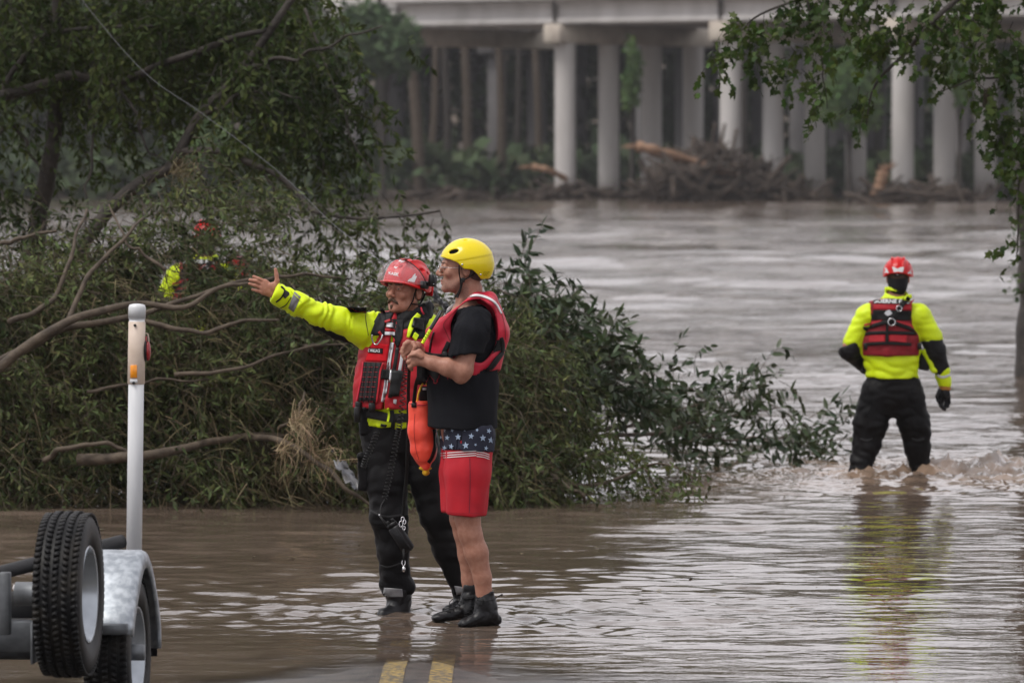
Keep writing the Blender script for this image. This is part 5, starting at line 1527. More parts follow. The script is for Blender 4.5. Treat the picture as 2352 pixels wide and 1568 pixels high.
    vs = sdf_obj('life_vest', band(vest, 0.006, wr(14, 0.007, (1, 1, 1.2), 15)), lo, hi, 0.007, M['vestred'], root)
    S = Surf([vs, jk, cl])
    Z = lambda x, y: ((860 + x / 4.9) / 1.06293, (740 + y / 4.9) / 1.06293)
    Zs = lambda L: [Z(*q) for q in L]
    quadpatch('velcro_panel', S, Zs([(235, 475), (440, 495), (415, 700), (150, 690)]), mat('bright_red_velcro', (0.50, 0.006, 0.014), 0.8, 0.2, bump=0.3, bscale=300, dist=0.002), root)
    quadpatch('shoulder_pad', S, Zs([(280, 185), (400, 120), (385, 385), (222, 385)]), M['black'], root, off=0.014, thick=0.012)
    quadpatch('shoulder_pad', S, Zs([(700, 250), (900, 180), (860, 420), (700, 400)]), M['black'], root, off=0.012, thick=0.01)
    quadpatch('shoulder_pad', S, Zs([(335, 80), (500, 90), (440, 215), (262, 215)]), M['black'], root, off=0.012, thick=0.01)
    quadpatch('chest_zip_panel', S, Zs([(400, 190), (620, 190), (600, 400), (540, 560)]), M['black'], root, off=0.006)
    quadpatch('reflective_tape', S, Zs([(415, 228), (490, 235), (495, 292), (405, 280)]), M['reflect'], root, off=0.011)
    quadpatch('shoulder_strip', S, Zs([(380, 300), (500, 305), (500, 335), (375, 330)]), M['vestred'], root, off=0.011)
    quadpatch('reflective_tape', S, Zs([(368, 338), (502, 345), (502, 385), (364, 375)]), M['reflect'], root, off=0.012)
    quadpatch('name_tag', S, Zs([(200, 532), (362, 540), (360, 602), (185, 590)]), M['webbing'], root, off=0.009)
    textpatch('name_lettering', S, 'C WALLACE', Zs([(190, 545), (332, 548), (330, 588), (186, 580)]), M['whitesticker'], root, off=0.013, bold=0.03)
    molle = quadpatch('webbing_panel', S, Zs([(130, 702), (365, 712), (285, 1195), (72, 1178)]), M['charcoal'], root, off=0.008)
    for k in range(8):
        y = 762 + k * 59
        x0 = np.interp(y, [702, 1190], [125, 66]); x1 = np.interp(y, [702, 1190], [350, 275])
        nseg = 3
        for j in range(nseg):
            a = x0 + 12 + (x1 - x0 - 20) * (j / nseg); e = a + (x1 - x0) / nseg * 0.62
            ribbon('stitching', S, Zs([(a, y), (e, y + 3)]), 1.1, M['vestred'], molle, off=0.011, n=4, nw=1, thick=0.001)
    for k in range(4):
        x0 = 165 + k * 58
        ribbon('webbing', S, Zs([(x0, 712), (x0 - 32, 950), (x0 - 58, 1180)]), 1.3, M['webbing'], molle, off=0.011, n=10, nw=1, thick=0.002)
    ribbon('piping', S, Zs([(370, 712), (335, 820), (320, 960), (290, 1200)]), 4, M['vestred'], root, off=0.012)
    ribbon('piping', S, Zs([(128, 700), (108, 880), (85, 1010), (50, 1190)]), 3, M['vestred2'], root, off=0.010)
    ribbon('reflective_tape', S, Zs([(478, 470), (455, 620), (430, 795)]), 7.2, M['reflect'], root, off=0.008)
    ribbon('reflective_tape', S, Zs([(600, 600), (585, 700), (566, 808)]), 7.2, M['reflect'], root, off=0.008)
    ribbon('reflective_tape', S, Zs([(408, 920), (395, 1030), (362, 1180)]), 7.2, M['reflect'], root, off=0.008)
    quadpatch('reflective_tape', S, Zs([(493, 1148), (532, 1150), (525, 1210), (490, 1195)]), M['reflect'], root, off=0.008, nu=3, nv=3)
    ribbon('zipper', S, Zs([(540, 530), (520, 680), (490, 850), (450, 1130)]), 8.5, M['blackplastic'], root, off=0.007)
    quadpatch('chest_belt', S, Zs([(345, 788), (600, 810), (600, 920), (330, 905)]), M['webbing'], root, off=0.012)
    quadpatch('pouch_flap', S, Zs([(465, 795), (610, 812), (560, 1110), (440, 1120)]), M['blackplastic'], root, off=0.018, thick=0.012)
    quadpatch('buckle', S, Zs([(452, 790), (470, 790), (462, 950), (436, 945)]), M['steel'], root, off=0.022, nu=2, nv=4)
    ribbon('lapel', S, Zs([(800, 130), (740, 210), (700, 300), (665, 410)]), [11, 15, 12, 6], M['hivis'], root, off=0.014)
    quadpatch('strobe', S, Zs([(755, 345), (800, 380), (765, 445), (722, 400)]), M['hivis'], root, off=0.03, thick=0.015)
    quadpatch('radio_microphone', S, Zs([(745, 170), (870, 180), (850, 330), (720, 270)]), M['blackplastic'], root, off=0.04, thick=0.03)
    for k in range(6):
        y = 190 + k * 18
        ribbon('grille', S, Zs([(750 - k * 2, y), (850 - k * 2, y + 12)]), 1.0, M['charcoal'], root, off=0.043, n=4, nw=1, thick=0.002)
    ribbon('pull_tab', S, Zs([(318, 340), (352, 385)]), 6, M['vestred'], root, off=0.022, n=5)
    ribbon('pull_tab', S, Zs([(390, 225), (455, 200)]), 5, M['vestred'], root, off=0.02, n=5)
    cb = [np.array(S.hit(*Z(x, y), 0.028)) for x, y in ((240, 375), (235, 420), (258, 480), (300, 490), (345, 430), (362, 375))]
    tubeobj('carabiner', cb, 0.0042, M['steel'], root, 8, 30)
    # waist belt, pouches, hem
    ribbon('waist_belt', S, Zs([(110, 1300), (300, 1340), (460, 1370), (650, 1370)]), 20, M['charcoal'], root, off=0.012, thick=0.01)
    for x, y, s_ in ((75, 1230, 7), (235, 1250, 7), (60, 1330, 9)):
        c = np.array(S.hit(*Z(x, y), 0.02)); mb = MB(); mb.box(c, (0.034, 0.02, 0.05 if s_ < 9 else 0.08), None, 0.005); mb.build('buckle', M['blackplastic'], root)
    ribbon('belt_strap', S, Zs([(425, 1260), (440, 1330), (425, 1420)]), 5, M['hivis'], root, off=0.016)
    ribbon('belt_strap', S, Zs([(470, 1280), (490, 1400), (480, 1500)]), 9, M['webbing'], root, off=0.018)
    quadpatch('hem_label', S, Zs([(340, 1440), (412, 1455), (408, 1490), (336, 1475)]), M['blackplastic'], root, off=0.006, nu=3, nv=2)
    mb = MB()
    c = J(822, 915, -.02); mb.box(c, (0.035, 0.05, 0.06), None, 0.008); mb.build('side_buckle', M['blackplastic'], root)
    def hipp(p): return rbox(p, J(838, 962, 0), (0.03, 0.07, 0.085), 0.015)
    sdf_obj('hip_pouch', band(hipp, 0.005, wr(15, 0.006, (1, 1, 1), 30)), J(838, 1010, -.1) - 0.04, J(838, 915, .1) + 0.04, 0.009, M['black'], root)
    # helmet
    hel = red_helmet(H, root)
    Sh = Surf([hel])
    X = lambda x, y: ((920 + x / 8.7125) / 1.06293, (600 + y / 8.7125) / 1.06293)
    Xs = lambda L: [X(*q) for q in L]
    polypatch('reflective_sticker', Sh, Xs([(650, 750), (810, 590), (935, 535), (850, 650), (800, 775)]), M['whitesticker'], hel, off=0.003)
    polypatch('emblem', Sh, Xs([(560, 262), (610, 228), (640, 255), (745, 268), (650, 290), (575, 285)]), M['whitesticker'], hel, off=0.003)
    polypatch('emblem', Sh, Xs([(462, 330), (490, 285), (530, 312), (632, 320), (560, 345), (500, 360)]), M['whitesticker'], hel, off=0.003)
    polypatch('emblem', Sh, Xs([(690, 225), (760, 208), (880, 222), (915, 240), (800, 235)]), M['whitesticker'], hel, off=0.003)
    polypatch('emblem', Sh, Xs([(362, 455), (375, 435), (395, 450), (450, 448), (405, 485)]), M['whitesticker'], hel, off=0.003)
    textpatch('lettering', Sh, 'KASK', Xs([(250, 545), (475, 580), (460, 650), (250, 600)]), M['whitesticker'], hel, off=0.004, bold=0.03)
    # visor pushed up over the shell
    def visor(p):
        q = H.loc(p)
        d = ell(q, (0, 0.004, 0.048), (0.132, 0.166, 0.118))
        d = np.abs(d) - 0.0016
        plane = (q[:, 1] + 0.004) * 0.862 + (q[:, 2] - 0.05) * 0.507
        d = np.maximum(d, plane)
        return np.maximum(d, 0.036 - q[:, 2]) * H.s
    c = H.w((0, 0, 0.08))
    vm = bpy.data.materials.new('clear_scratched_visor'); vm.use_nodes = True
    nt = vm.node_tree; b_ = nt.nodes['Principled BSDF']; b_.inputs['Roughness'].default_value = 0.12; b_.inputs['Base Color'].default_value = (0.75, 0.72, 0.76, 1)
    b_.inputs['Alpha'].default_value = 0.09
    sdf_obj('visor', visor, c - 0.20, c + 0.20, 0.0036, vm, hel)
    # dark edge of the visor
    E = []
    for a in np.linspace(-1.9, 1.9, 60):
        # walk over the ellipsoid along the cutting plane
        best = None
        dirx = np.array((math.sin(a), 0, math.cos(a)))
        lo_, hi_ = 0.0, 0.3
        o0 = np.array((0, 0.0, 0.048)); tdir = np.array((math.sin(a), -0.507 * math.cos(a), 0.862 * math.cos(a)))
        o0 = np.array((0, -0.004, 0.05))
        for _ in range(30):
            mid = (lo_ + hi_) / 2; q = o0 + tdir * mid
            if float(ell(q[None], (0, 0.004, 0.048), (0.132, 0.166, 0.118))[0]) < 0: lo_ = mid
            else: hi_ = mid
        q = o0 + tdir * lo_
        if q[2] > 0.04: E.append(H.w(q))
    tubeobj('visor_edge', E, 0.0026, M['blackplastic'], hel, 6)
    bc = H.w((0.142, 0.035, 0.066))
    mb = MB(); mb.box(bc, (0.030, 0.045, 0.062), H.R, 0.005); cb_ = mb.build('helmet_camera', M['blackplastic'], hel)
    mb = MB(); mb.box(H.w((0.155, 0.0, 0.052)) * 0 + H.w((0.122, 0.0, 0.040)), (0.020, 0.06, 0.04), H.R, 0.006); mb.build('camera_mount', M['blackplastic'], hel)
    mb = MB()
    for yy in (-0.010, 0.012):
        for zz in (-0.018, 0.020): mb.tube([H.w((0.158, 0.035 + yy, 0.066 + zz)), H.w((0.160, 0.035 + yy, 0.066 + zz))], 0.003, 8)
    mb.build('screw', M['steel'], cb_)
    mb = MB(); mb.box(H.w((0.04, 0.145, 0.02)), (0.05, 0.012, 0.06), H.R, 0.004); mb.build('rear_fin', M['redshell'], hel)
    tubeobj('chin_strap', strap_pts(H, [(0.098, -0.018, 0.035), (0.082, -0.022, -0.005), (0.070, -0.020, -0.05), (0.045, -0.035, -0.098), (0.0, -0.05, -0.118), (-0.045, -0.035, -0.098), (-0.070, -0.022, -0.05), (-0.098, -0.018, 0.03)]), 0.0062, M['webbing'], hel, 8, 40, 0.55)
    tubeobj('chin_strap', strap_pts(H, [(0.070, -0.018, -0.060), (0.080, 0.02, -0.058), (0.070, 0.06, -0.035), (0.05, 0.10, 0.0)]), 0.006, M['webbing'], hel, 8, 20, 0.5)
    ribk = [J(967, 706, -.10), J(969, 714, -.11), J(974, 722, -.11)]
    tubeobj('strap_end', ribk, 0.005, M['vestred2'], hel, 6)
    return root, J, S
M1, J1, S1 = man_pointing()
FEET += [(P(915, 0, 29.4)[0], 29.38, 1.2), (P(1062, 0, 29.5)[0], 29.5, 0.8)]

# ================================================== the man in the yellow helmet
def man_yellow():
    D0 = 28.62
    J = lambda u, v, dd=0.0: P(u, v, D0 + dd)
    root = thing('person', 'man in yellow helmet, red life vest and star patterned red shorts standing in profile', 'person', J(1080, 1452))
    fr = np.array((-0.97, -0.24, 0)); la = np.array((0.24, -0.97, 0))     # la points to the camera: his left side
    H = Head(J(1061, 617, 0.0), 1.50, -0.02, 0.0, 1.06)
    hd = build_head_mesh(H, [H.w((0, 0.02, -0.04)), H.w((0, 0.035, -0.10)), J(1076, 710, 0.0)], [0.060, 0.064, 0.070], 1.08)
    K = lambda x, y, dd=0.0: J((980 + x / 4.3556) / 1.06293, (700 + y / 4.3556) / 1.06293, dd)
    # near arm and fist
    def armfist(p):
        d = chain(p, [K(700, 640, -.19), K(665, 880, -.215), K(630, 960, -.215)], [0.053, 0.044, 0.034], 0.02)
        fa = chain(p, [K(640, 915, -.215), K(500, 855, -.225), K(330, 808, -.21), K(245, 790, -.20)], [0.042, 0.045, 0.034, 0.027], 0.02)
        d = smin(d, fa, 0.025)
        # back of the hand
        hnd = smins([cone(p, K(245, 775, -.20), K(150 + dx, 705 + dy, -.205), 0.024, 0.017) for dx, dy in ((40, -10), (5, 20), (-15, 60), (-15, 105))], 0.012)
        d = smin(d, hnd, 0.015)
        f = None
        for (x0, y0, x1, y1, x2, y2) in ((190, 690, 120, 705, 90, 740), (150, 715, 85, 745, 75, 790), (130, 765, 75, 800, 85, 840), (135, 820, 90, 850, 110, 880)):
            e = smin(cone(p, K(x0, y0, -.205), K(x1, y1, -.20), 0.0125, 0.0112), cone(p, K(x1, y1, -.20), K(x2, y2, -.175), 0.0112, 0.0095), 0.003)
            f = e if f is None else np.minimum(f, e)
        d = smin(d, f, 0.004)
        th = smin(cone(p, K(215, 745, -.225), K(150, 715, -.232), 0.013, 0.011), cone(p, K(150, 715, -.232), K(95, 730, -.225), 0.011, 0.009), 0.004)
        return smin(d, th, 0.004)
    lo, hi = bbox([K(40, 1020, -.2), K(820, 640, -.2)], 0.03); lo[1] = D0 - 0.29; hi[1] = D0 - 0.10
    af = surfnet(armfist, lo, hi, 0.0036)
    def arm2(p):
        d = chain(p, [J(1050, 800, .14), J(1025, 860, .14), J(985, 822, .02), J(965, 808, -.06)], [0.05, 0.044, 0.036, 0.029], 0.03)
        hnd = smins([cone(p, K(160, 640, -.08), K(x, y, -.10), 0.024, 0.015) for x, y in ((70, 590), (50, 620), (45, 660), (60, 700))], 0.012)
        d = smin(d, hnd, 0.015)
        f = None
        for (x0, y0, x1, y1, x2, y2) in ((75, 590, 35, 610, 20, 660), (55, 625, 15, 655, 12, 700), (50, 665, 5, 690, 22, 735), (60, 700, 20, 730, 40, 770)):
            e = smin(cone(p, K(x0, y0, -.105), K(x1, y1, -.115), 0.0122, 0.011), cone(p, K(x1, y1, -.115), K(x2, y2, -.12), 0.011, 0.009), 0.003)
            f = e if f is None else np.minimum(f, e)
        d = smin(d, f, 0.004)
        th = smin(cone(p, K(130, 600, -.125), K(150, 640, -.14), 0.014, 0.0115), cone(p, K(150, 640, -.14), K(120, 690, -.14), 0.0112, 0.009), 0.004)
        return smin(d, th, 0.005)
    lo, hi = bbox([K(-10, 800, -.1), J(1075, 780, .1)], 0.03); lo[1] = D0 - 0.18; hi[1] = D0 + 0.22
    a2 = surfnet(arm2, lo, hi, 0.0040)
    # bare legs
    def legs(p):
        n = chain(p, [J(1068, 1120, -.08), J(1074, 1190, -.08), J(1080, 1225, -.08), J(1094, 1268, -.07), J(1108, 1325, -.06), J(1115, 1400, -.05)], [0.074, 0.062, 0.057, 0.058, 0.044, 0.040], 0.02)
        n = smin(n, ell(p, J(1070, 1212, -.10), (0.035, 0.035, 0.04)), 0.02)
        f = chain(p, [J(1058, 1120, .09), J(1060, 1190, .09), J(1066, 1222, .10), J(1076, 1272, .12), J(1079, 1330, .13), J(1082, 1390, .13)], [0.07, 0.058, 0.052, 0.052, 0.040, 0.038], 0.02)
        return np.minimum(n, f)
    lo, hi = bbox([J(1020, 1400), J(1140, 1110)], 0.05); lo[1] = D0 - 0.2; hi[1] = D0 + 0.24
    lg = surfnet(legs, lo, hi, 0.007)
    def core(p):
        d = cone(p, J(1068, 1100), J(1066, 980), 0.09, 0.12, fr, 0.8)
        d = smin(d, cone(p, J(1066, 980), J(1070, 770), 0.14, 0.14, fr, 0.8), 0.05)
        return smin(d, cone(p, J(1070, 760), J(1074, 712), 0.10, 0.07), 0.05)
    lo, hi = bbox([J(1000, 1190), J(1140, 712)], 0.03); lo[1] = D0 - 0.2; hi[1] = D0 + 0.2
    cr = surfnet(core, lo, hi, 0.02)
    V, Q = join_geo([hd, af, a2, lg, cr])
    b = mesh_np('body', V, [Q], M['skin_leg'], root)
    stubble(b, H, M['stubblegrey'])
    eyes(H, b, (0, -1, 0))
    lips(H, b)
    hair_cap(H, b, M['hairgrey'], -0.060)
    c = H.w((0, -0.09, 0.02))
    sdf_obj('eyebrows', lambda p: cone(np.abs(H.loc(p)) * (1, 0, 0) + H.loc(p) * (0, 1, 1), (0.014, -0.097, 0.027), (0.044, -0.081, 0.029), 0.0030, 0.0022) * H.s, c - 0.07, c + 0.07, 0.0028, M['hairgrey'], b)
    # glasses
    g = None
    mb = MB()
    for sx in (-1, 1):
        a = np.linspace(0, 2 * PI, 22)
        mb.tube([H.w((sx * (0.033 + 0.020 * math.cos(t)), -0.112 + 0.010 * abs(0.033 + 0.020 * math.cos(t)) / 0.05, 0.002 + 0.0155 * math.sin(t))) for t in a], 0.0013, 5, caps=False)
        mb.tube(strap_pts(H, [(sx * 0.053, -0.102, 0.006), (sx * 0.070, -0.06, 0.005), (sx * 0.080, 0.0, 0.004), (sx * 0.080, 0.015, 0.002)]), 0.0013, 5)
    mb.tube(strap_pts(H, [(-0.013, -0.111, 0.005), (0, -0.114, 0.007), (0.013, -0.111, 0.005)]), 0.0013, 5)
    mb.build('glasses', M['steel'], root)
    # T shirt
    def torso(p, o=0.0):
        d = cone(p, J(1061, 990), J(1064, 880), 0.176 + o, 0.170 + o, la, 1.12)
        d = smin(d, cone(p, J(1064, 880), J(1066, 790), 0.170 + o, 0.168 + o, la, 0.98), 0.05)
        return smin(d, cone(p, J(1070, 790), J(1078, 745), 0.160 + o, 0.120 + o, la, 1.0), 0.04)
    def tee(p):
        d = torso(p)
        slv = chain(p, [J(1090, 738, -.15), J(1083, 765, -.18), J(1066, 825, -.205)], [0.085, 0.088, 0.083], 0.03)
        slv = smax(slv, (J(1066, 815, -.2) - p) @ np.array((-0.10, 0, 0.99)), 0.004)
        slv = smax(slv, -cone(p, J(1066, 828, -.205), J(1060, 880, -.21), 0.064, 0.068), 0.004)
        s2 = chain(p, [J(1085, 738, .14), J(1065, 820, .17)], [0.082, 0.078], 0.03)
        s2 = smax(s2, (J(1066, 815, .2) - p)[:, 2] * 1.0, 0.004)
        d = smin(d, np.minimum(slv, s2), 0.03)
        d = smax(d, -cone(p, J(1054, 694), J(1062, 660), 0.070, 0.08), 0.01)
        return smax(d, (J(1061, 982) - p) @ np.array((0.02, 0, 1.0)), 0.004)
    lo, hi = bbox([J(965, 990), J(1160, 670)], 0.02); lo[1] = D0 - 0.34; hi[1] = D0 + 0.30
    def wt(p):
        q = p - J(1080, 700, -.18)
        # folds fan out from the shoulder on the sleeve, hang down on the belly
        r = np.sqrt(q[:, 0] ** 2 + q[:, 2] ** 2)
        a = np.arctan2(q[:, 0], -q[:, 2])
        return 0.010 * (0.45 - 1.5 * np.abs(perlin(np.stack([a * 5, r * 5, p[:, 1] * 6], -1), 8))) * (0.35 + 0.65 * sstep(p[:, 2], J(0, 900)[2], J(0, 840)[2])) + 0.006 * perlin(np.stack([p[:, 0] * 12, p[:, 1] * 12, p[:, 2] * 3.5], -1), 9)
    ts = sdf_obj('t_shirt', band(tee, 0.010, wt), lo, hi, 0.0075, M['tee'], root)
    # shorts
    def shorts(p, o=0.0):
        n = chain(p, [J(1078, 1000, -.06), J(1074, 1080, -.075), J(1069, 1200, -.08)], [0.128 + o, 0.116 + o, 0.100 + o], 0.03)
        f = chain(p, [J(1068, 1000, .07), J(1060, 1080, .085), J(1056, 1200, .09)], [0.125 + o, 0.110 + o, 0.094 + o], 0.03)
        d = smin(n, f, 0.02)
        d = smax(d, p[:, 2] - J(0, 960)[2], 0.01)
        return d
    def sh(p):
        d = smax(shorts(p), (J(1067, 1181) - p) @ np.array((0.03, 0, 1)), 0.004)
        return smax(d, -np.minimum(cone(p, J(1069, 1200, -.08), J(1069, 1250, -.08), 0.078, 0.084), cone(p, J(1056, 1200, .09), J(1056, 1250, .09), 0.072, 0.08)), 0.004)
    wsh = wr(8, 0.009, (1.4, 1.4, 0.55), 21)
    lo, hi = bbox([J(1000, 1190), J(1145, 950)], 0.02); lo[1] = D0 - 0.24; hi[1] = D0 + 0.26
    so = sdf_obj('shorts', band(sh, 0.010, wsh), lo, hi, 0.0075, M['shortsred'], root)
    def bnd(p):
        d = shorts(p, 0.006)
        return smax(smax(d, -shorts(p, -0.012), 0.001), np.maximum((J(1067, 1034) - p) @ np.array((0.03, 0, 1)), p[:, 2] - J(0, 972)[2]), 0.002)
    lo2 = lo.copy(); lo2[2] = J(0, 1045)[2]
    nb = sdf_obj('star_band', band(bnd, 0.010, wsh), lo2, hi, 0.0072, M['shortsnavy'], so)
    S2 = Surf([so, nb])
    W = lambda x, y: ((820 + x / 2.8) / 1.06293, (1000 + y / 2.8) / 1.06293)
    for (x, y, r, rot) in ((760, 190, 20, .1), (835, 185, 25, 0), (740, 260, 20, .3), (788, 250, 22, .2), (887, 243, 27, -.1), (925, 180, 23, .15), (1005, 192, 26, 0), (1060, 207, 25, .1), (955, 238, 12, .5),
                           (1027, 262, 17, .2), (716, 188, 14, 0), (740, 142, 16, 0), (795, 140, 14, .3), (880, 138, 12, 0), (965, 138, 13, .2), (1046, 144, 20, .3)):
        pl = []
        for k in range(10):
            a = -PI / 2 + k * PI / 5 + rot; q = r if k % 2 == 0 else r * 0.42
            pl.append(W(x + q * math.cos(a) * 0.9, y + q * math.sin(a)))
        polypatch('star', S2, pl, M['paleblue'], nb, off=0.0035)
    for y0, y1 in ((294, 279), (310, 294), (325, 309)):
        ribbon('stripe', S2, [W(716, y0 + 3), W(840, y0 - 6), W(960, y1 + 2)], 1.9, M['whiteprint'], so, off=0.004, thick=0)
        ribbon('stripe', S2, [W(962, y1 + 8), W(1010, y1 + 14), W(1050, y1 + 28)], 1.9, M['whiteprint'], so, off=0.004, thick=0)
    ribbon('side_seam', S2, [W(916, 330), W(918, 500), W(912, 705)], 1.2, M['shortsnavy'], so, off=0.002, thick=0)
    ribbon('hem_seam', S2, [W(755, 700), W(880, 708), W(1012, 702)], 0.8, M['vestdark'], so, off=0.002, thick=0)
    # boots and socks
    def bootn(p):
        d = chain(p, [J(1114, 1358, -.05), J(1116, 1392, -.05), J(1124, 1416, -.04)], [0.050, 0.052, 0.050], 0.02)
        d = smin(d, cone(p, J(1118, 1412, -.05), J(1066, 1431, -.10), 0.050, 0.032, (0, 0, 1), 0.85), 0.03)
        d = smin(d, ell(p, J(1142, 1424, -.03), (0.030, 0.035, 0.03)), 0.02)
        return smax(d, p[:, 2] - J(0, 1354)[2], 0.004)
    lo, hi = bbox([J(1030, 1445), J(1165, 1350)], 0.03); lo[1] = D0 - 0.22; hi[1] = D0 + 0.08
    bn = sdf_obj('boot', band(bootn, 0.006, wr(20, 0.008, (1, 1, 1), 33)), lo, hi, 0.0058, M['bootblack'], root)
    def bootf(p):
        d = chain(p, [J(1082, 1345, .13), J(1082, 1380, .13), J(1088, 1402, .13)], [0.046, 0.052, 0.052], 0.02)
        d = smin(d, cone(p, J(1082, 1400, .12), J(1004, 1418, .07), 0.052, 0.030, (0, 0, 1), 0.85), 0.03)
        return smax(d, p[:, 2] - J(0, 1345)[2], 0.004)
    lo, hi = bbox([J(970, 1440), J(1120, 1335)], 0.03); lo[1] = D0 - 0.02; hi[1] = D0 + 0.24
    bf = sdf_obj('boot', band(bootf, 0.006, wr(20, 0.008, (1, 1, 1), 34)), lo, hi, 0.0058, M['bootblack'], root)
    Sb = Surf([bn, bf])
    ribbon('boot_cuff', Sb, [(1092, 1376), (1112, 1379), (1137, 1376)], 2.0, M['charcoal'], bn, off=0.004)
    ribbon('boot_strap', Sb, [(1062, 1370), (1080, 1372), (1094, 1368)], 9, M['charcoal'], bf, off=0.006)
    for k in range(5):
        ribbon('lace', Sb, [(1090 - k * 6, 1384 + k * 7), (1102 - k * 6, 1390 + k * 6)], 1.2, M['charcoal'], bn, off=0.005, n=4, nw=1)
        ribbon('lace', Sb, [(1052 - k * 7, 1378 + k * 6), (1064 - k * 7, 1384 + k * 5)], 1.2, M['charcoal'], bf, off=0.005, n=4, nw=1)
    tubeobj('boot_pull', [J(1138, 1373, -.04), J(1148, 1367, -.04), J(1154, 1364, -.04), J(1152, 1369, -.04)], 0.006, M['black'], bn, 6, 10, 0.5)
    tubeobj('lace_loop', [J(1040, 1375, .06), J(1032, 1384, .05), J(1038, 1390, .05), J(1044, 1382, .05)], 0.0022, M['webbing'], bf, 5, 14)
    tubeobj('lace_loop', [J(1102, 1370, -.11), J(1094, 1382, -.12), J(1104, 1388, -.12), J(1110, 1376, -.11)], 0.0022, M['webbing'], bn, 5, 14)
    # life vest
    def vest(p):
        d = cone(p, J(1064, 870), J(1066, 800), 0.192, 0.196, la, 1.0)
        d = smin(d, cone(p, J(1068, 800), J(1080, 750), 0.186, 0.158, la, 1.05), 0.05)
        d = smin(d, cone(p, J(1110, 700, .0), J(1124, 760, .0), 0.085, 0.10, la, 1.2), 0.06)
        for sg in (-1, 1):
            d = smin(d, chain(p, [J(1116, 704, .10 * sg), J(1088, 694, .11 * sg), J(1048, 714, .115 * sg), J(1010, 762, .115 * sg)], [0.055, 0.052, 0.056, 0.07], 0.02), 0.02)
        hole = (J(1078, 758) - p); hx = hole @ np.array((1, 0.18, 0)); hz_ = hole[:, 2]
        arm = (np.sqrt((hx / 0.118) ** 2 + (hz_ / 0.150) ** 2) - 1) * 0.118
        arm = smax(arm, 0.075 - np.abs((p - J(1066, 800)) @ la), 0.01)
        d = smax(d, -arm, 0.010)
        neck = cone(p, J(1052, 716), J(1064, 640), 0.068, 0.078)
        d = smax(d, -neck, 0.008)
        d = smax(d, p[:, 2] - (J(0, 667)[2] - 0.55 * np.maximum(J(1092, 0)[0] - p[:, 0], 0) * 1.45), 0.008)
        bot = J(0, 885)[2] + (J(0, 861)[2] - J(0, 885)[2]) * sstep(p[:, 0], J(1035, 0)[0], J(1090, 0)[0])
        d = smax(d, bot - p[:, 2], 0.012)
        d = smax(d, -torso(p, -0.004), 0.006)
        # seam between front and back blocks under the arm
        return d
    lo, hi = bbox([J(940, 895), J(1175, 655)], 0.02); lo[1] = D0 - 0.30; hi[1] = D0 + 0.30
    wv = wr(8, 0.011, (1.2, 1, 0.8), 44)
    vs = sdf_obj('life_vest', band(vest, 0.011, wv), lo, hi, 0.0072, M['vestred2'], root)
    S = Surf([vs])
    Ks = lambda L: [((980 + x / 4.3556) / 1.06293, (700 + y / 4.3556) / 1.06293) for x, y in L]
    ribbon('reflective_tape', S, Ks([(432, 310), (540, 205), (650, 125), (760, 92), (860, 98), (960, 140), (1020, 200), (1065, 285)]), [6.5, 6.5, 6, 5, 5, 4.5, 4, 3], M['whitesticker'], root, off=0.005, n=34)
    ribbon('chest_strap', S, Ks([(248, 715), (360, 735), (480, 735), (540, 730)]), 11, M['webbing'], root, off=0.008, n=14)
    ribbon('chest_strap', S, Ks([(840, 700), (930, 655), (1020, 625), (1092, 612)]), 25, M['webbing'], root, off=0.008, n=14, nw=5)
    ribbon('back_strap', S, Ks([(1062, 540), (1078, 600), (1082, 700)]), 8, M['webbing'], root, off=0.013)
    ribbon('back_strap', S, Ks([(1085, 690), (1020, 770), (960, 850), (900, 900), (800, 970)]), [8, 12, 12, 8, 8], M['black'], root, off=0.011, n=22)
    ribbon('back_seam', S, Ks([(990, 180), (1060, 270), (1100, 420), (1108, 560)]), 1.6, M['vestdark'], root, off=0.003, n=18, thick=0)
    ribbon('side_release', S, Ks([(505, 585), (480, 640), (455, 690), (445, 760)]), 10, M['webbing'], root, off=0.010)
    mb = MB(); mb.box(K(465, 725, -.215), (0.028, 0.018, 0.034), None, 0.004); mb.build('buckle', M['blackplastic'], root)
    ribbon('zipper', S, Ks([(345, 480), (312, 600), (295, 720)]), 3.4, M['blackplastic'], root, off=0.005)
    quadpatch('front_pocket', S, Ks([(165, 775), (395, 765), (395, 1048), (160, 1040)]), M['charcoal'], root, off=0.012, thick=0.012, nu=10, nv=10)
    ribbon('pocket_edge', S, Ks([(245, 770), (243, 900), (246, 1040)]), 2.0, M['webbing'], root, off=0.016)
    ribbon('piping', S, Ks([(520, 580), (470, 470), (452, 390), (560, 270), (700, 170), (820, 140), (930, 190), (990, 300), (960, 440), (880, 620)]), 2.2, M['vestdark'], root, off=0.003, n=50, thick=0)
    # knife in its sheath on the chest
    kn = thing('rescue_knife', 'rescue knife with lime yellow serrated grip sheathed on the red vest front', 'knife', K(270, 530, -.24))
    tubeobj('sheath', [K(425, 250, -.22), K(380, 330, -.235), K(305, 455, -.245)], [0.012, 0.015, 0.013], M['blackplastic'], kn, 8, 12, 0.5)
    k1 = spline([K(308, 455, -.248), K(268, 525, -.25), K(222, 600, -.25)], 22)
    tubeobj('grip', k1, 0.0115 + 0.0022 * np.sin(np.arange(22) * 1.9), M['hivis'], kn, 10, None, 0.7)
    mb = MB()
    for k in range(4):
        q = k1[4 + k * 4] + np.array((-0.004, -0.010, 0.0)); mb.box(q, (0.004, 0.003, 0.006), None)
    mb.build('grip_hole', M['blackplastic'], kn)
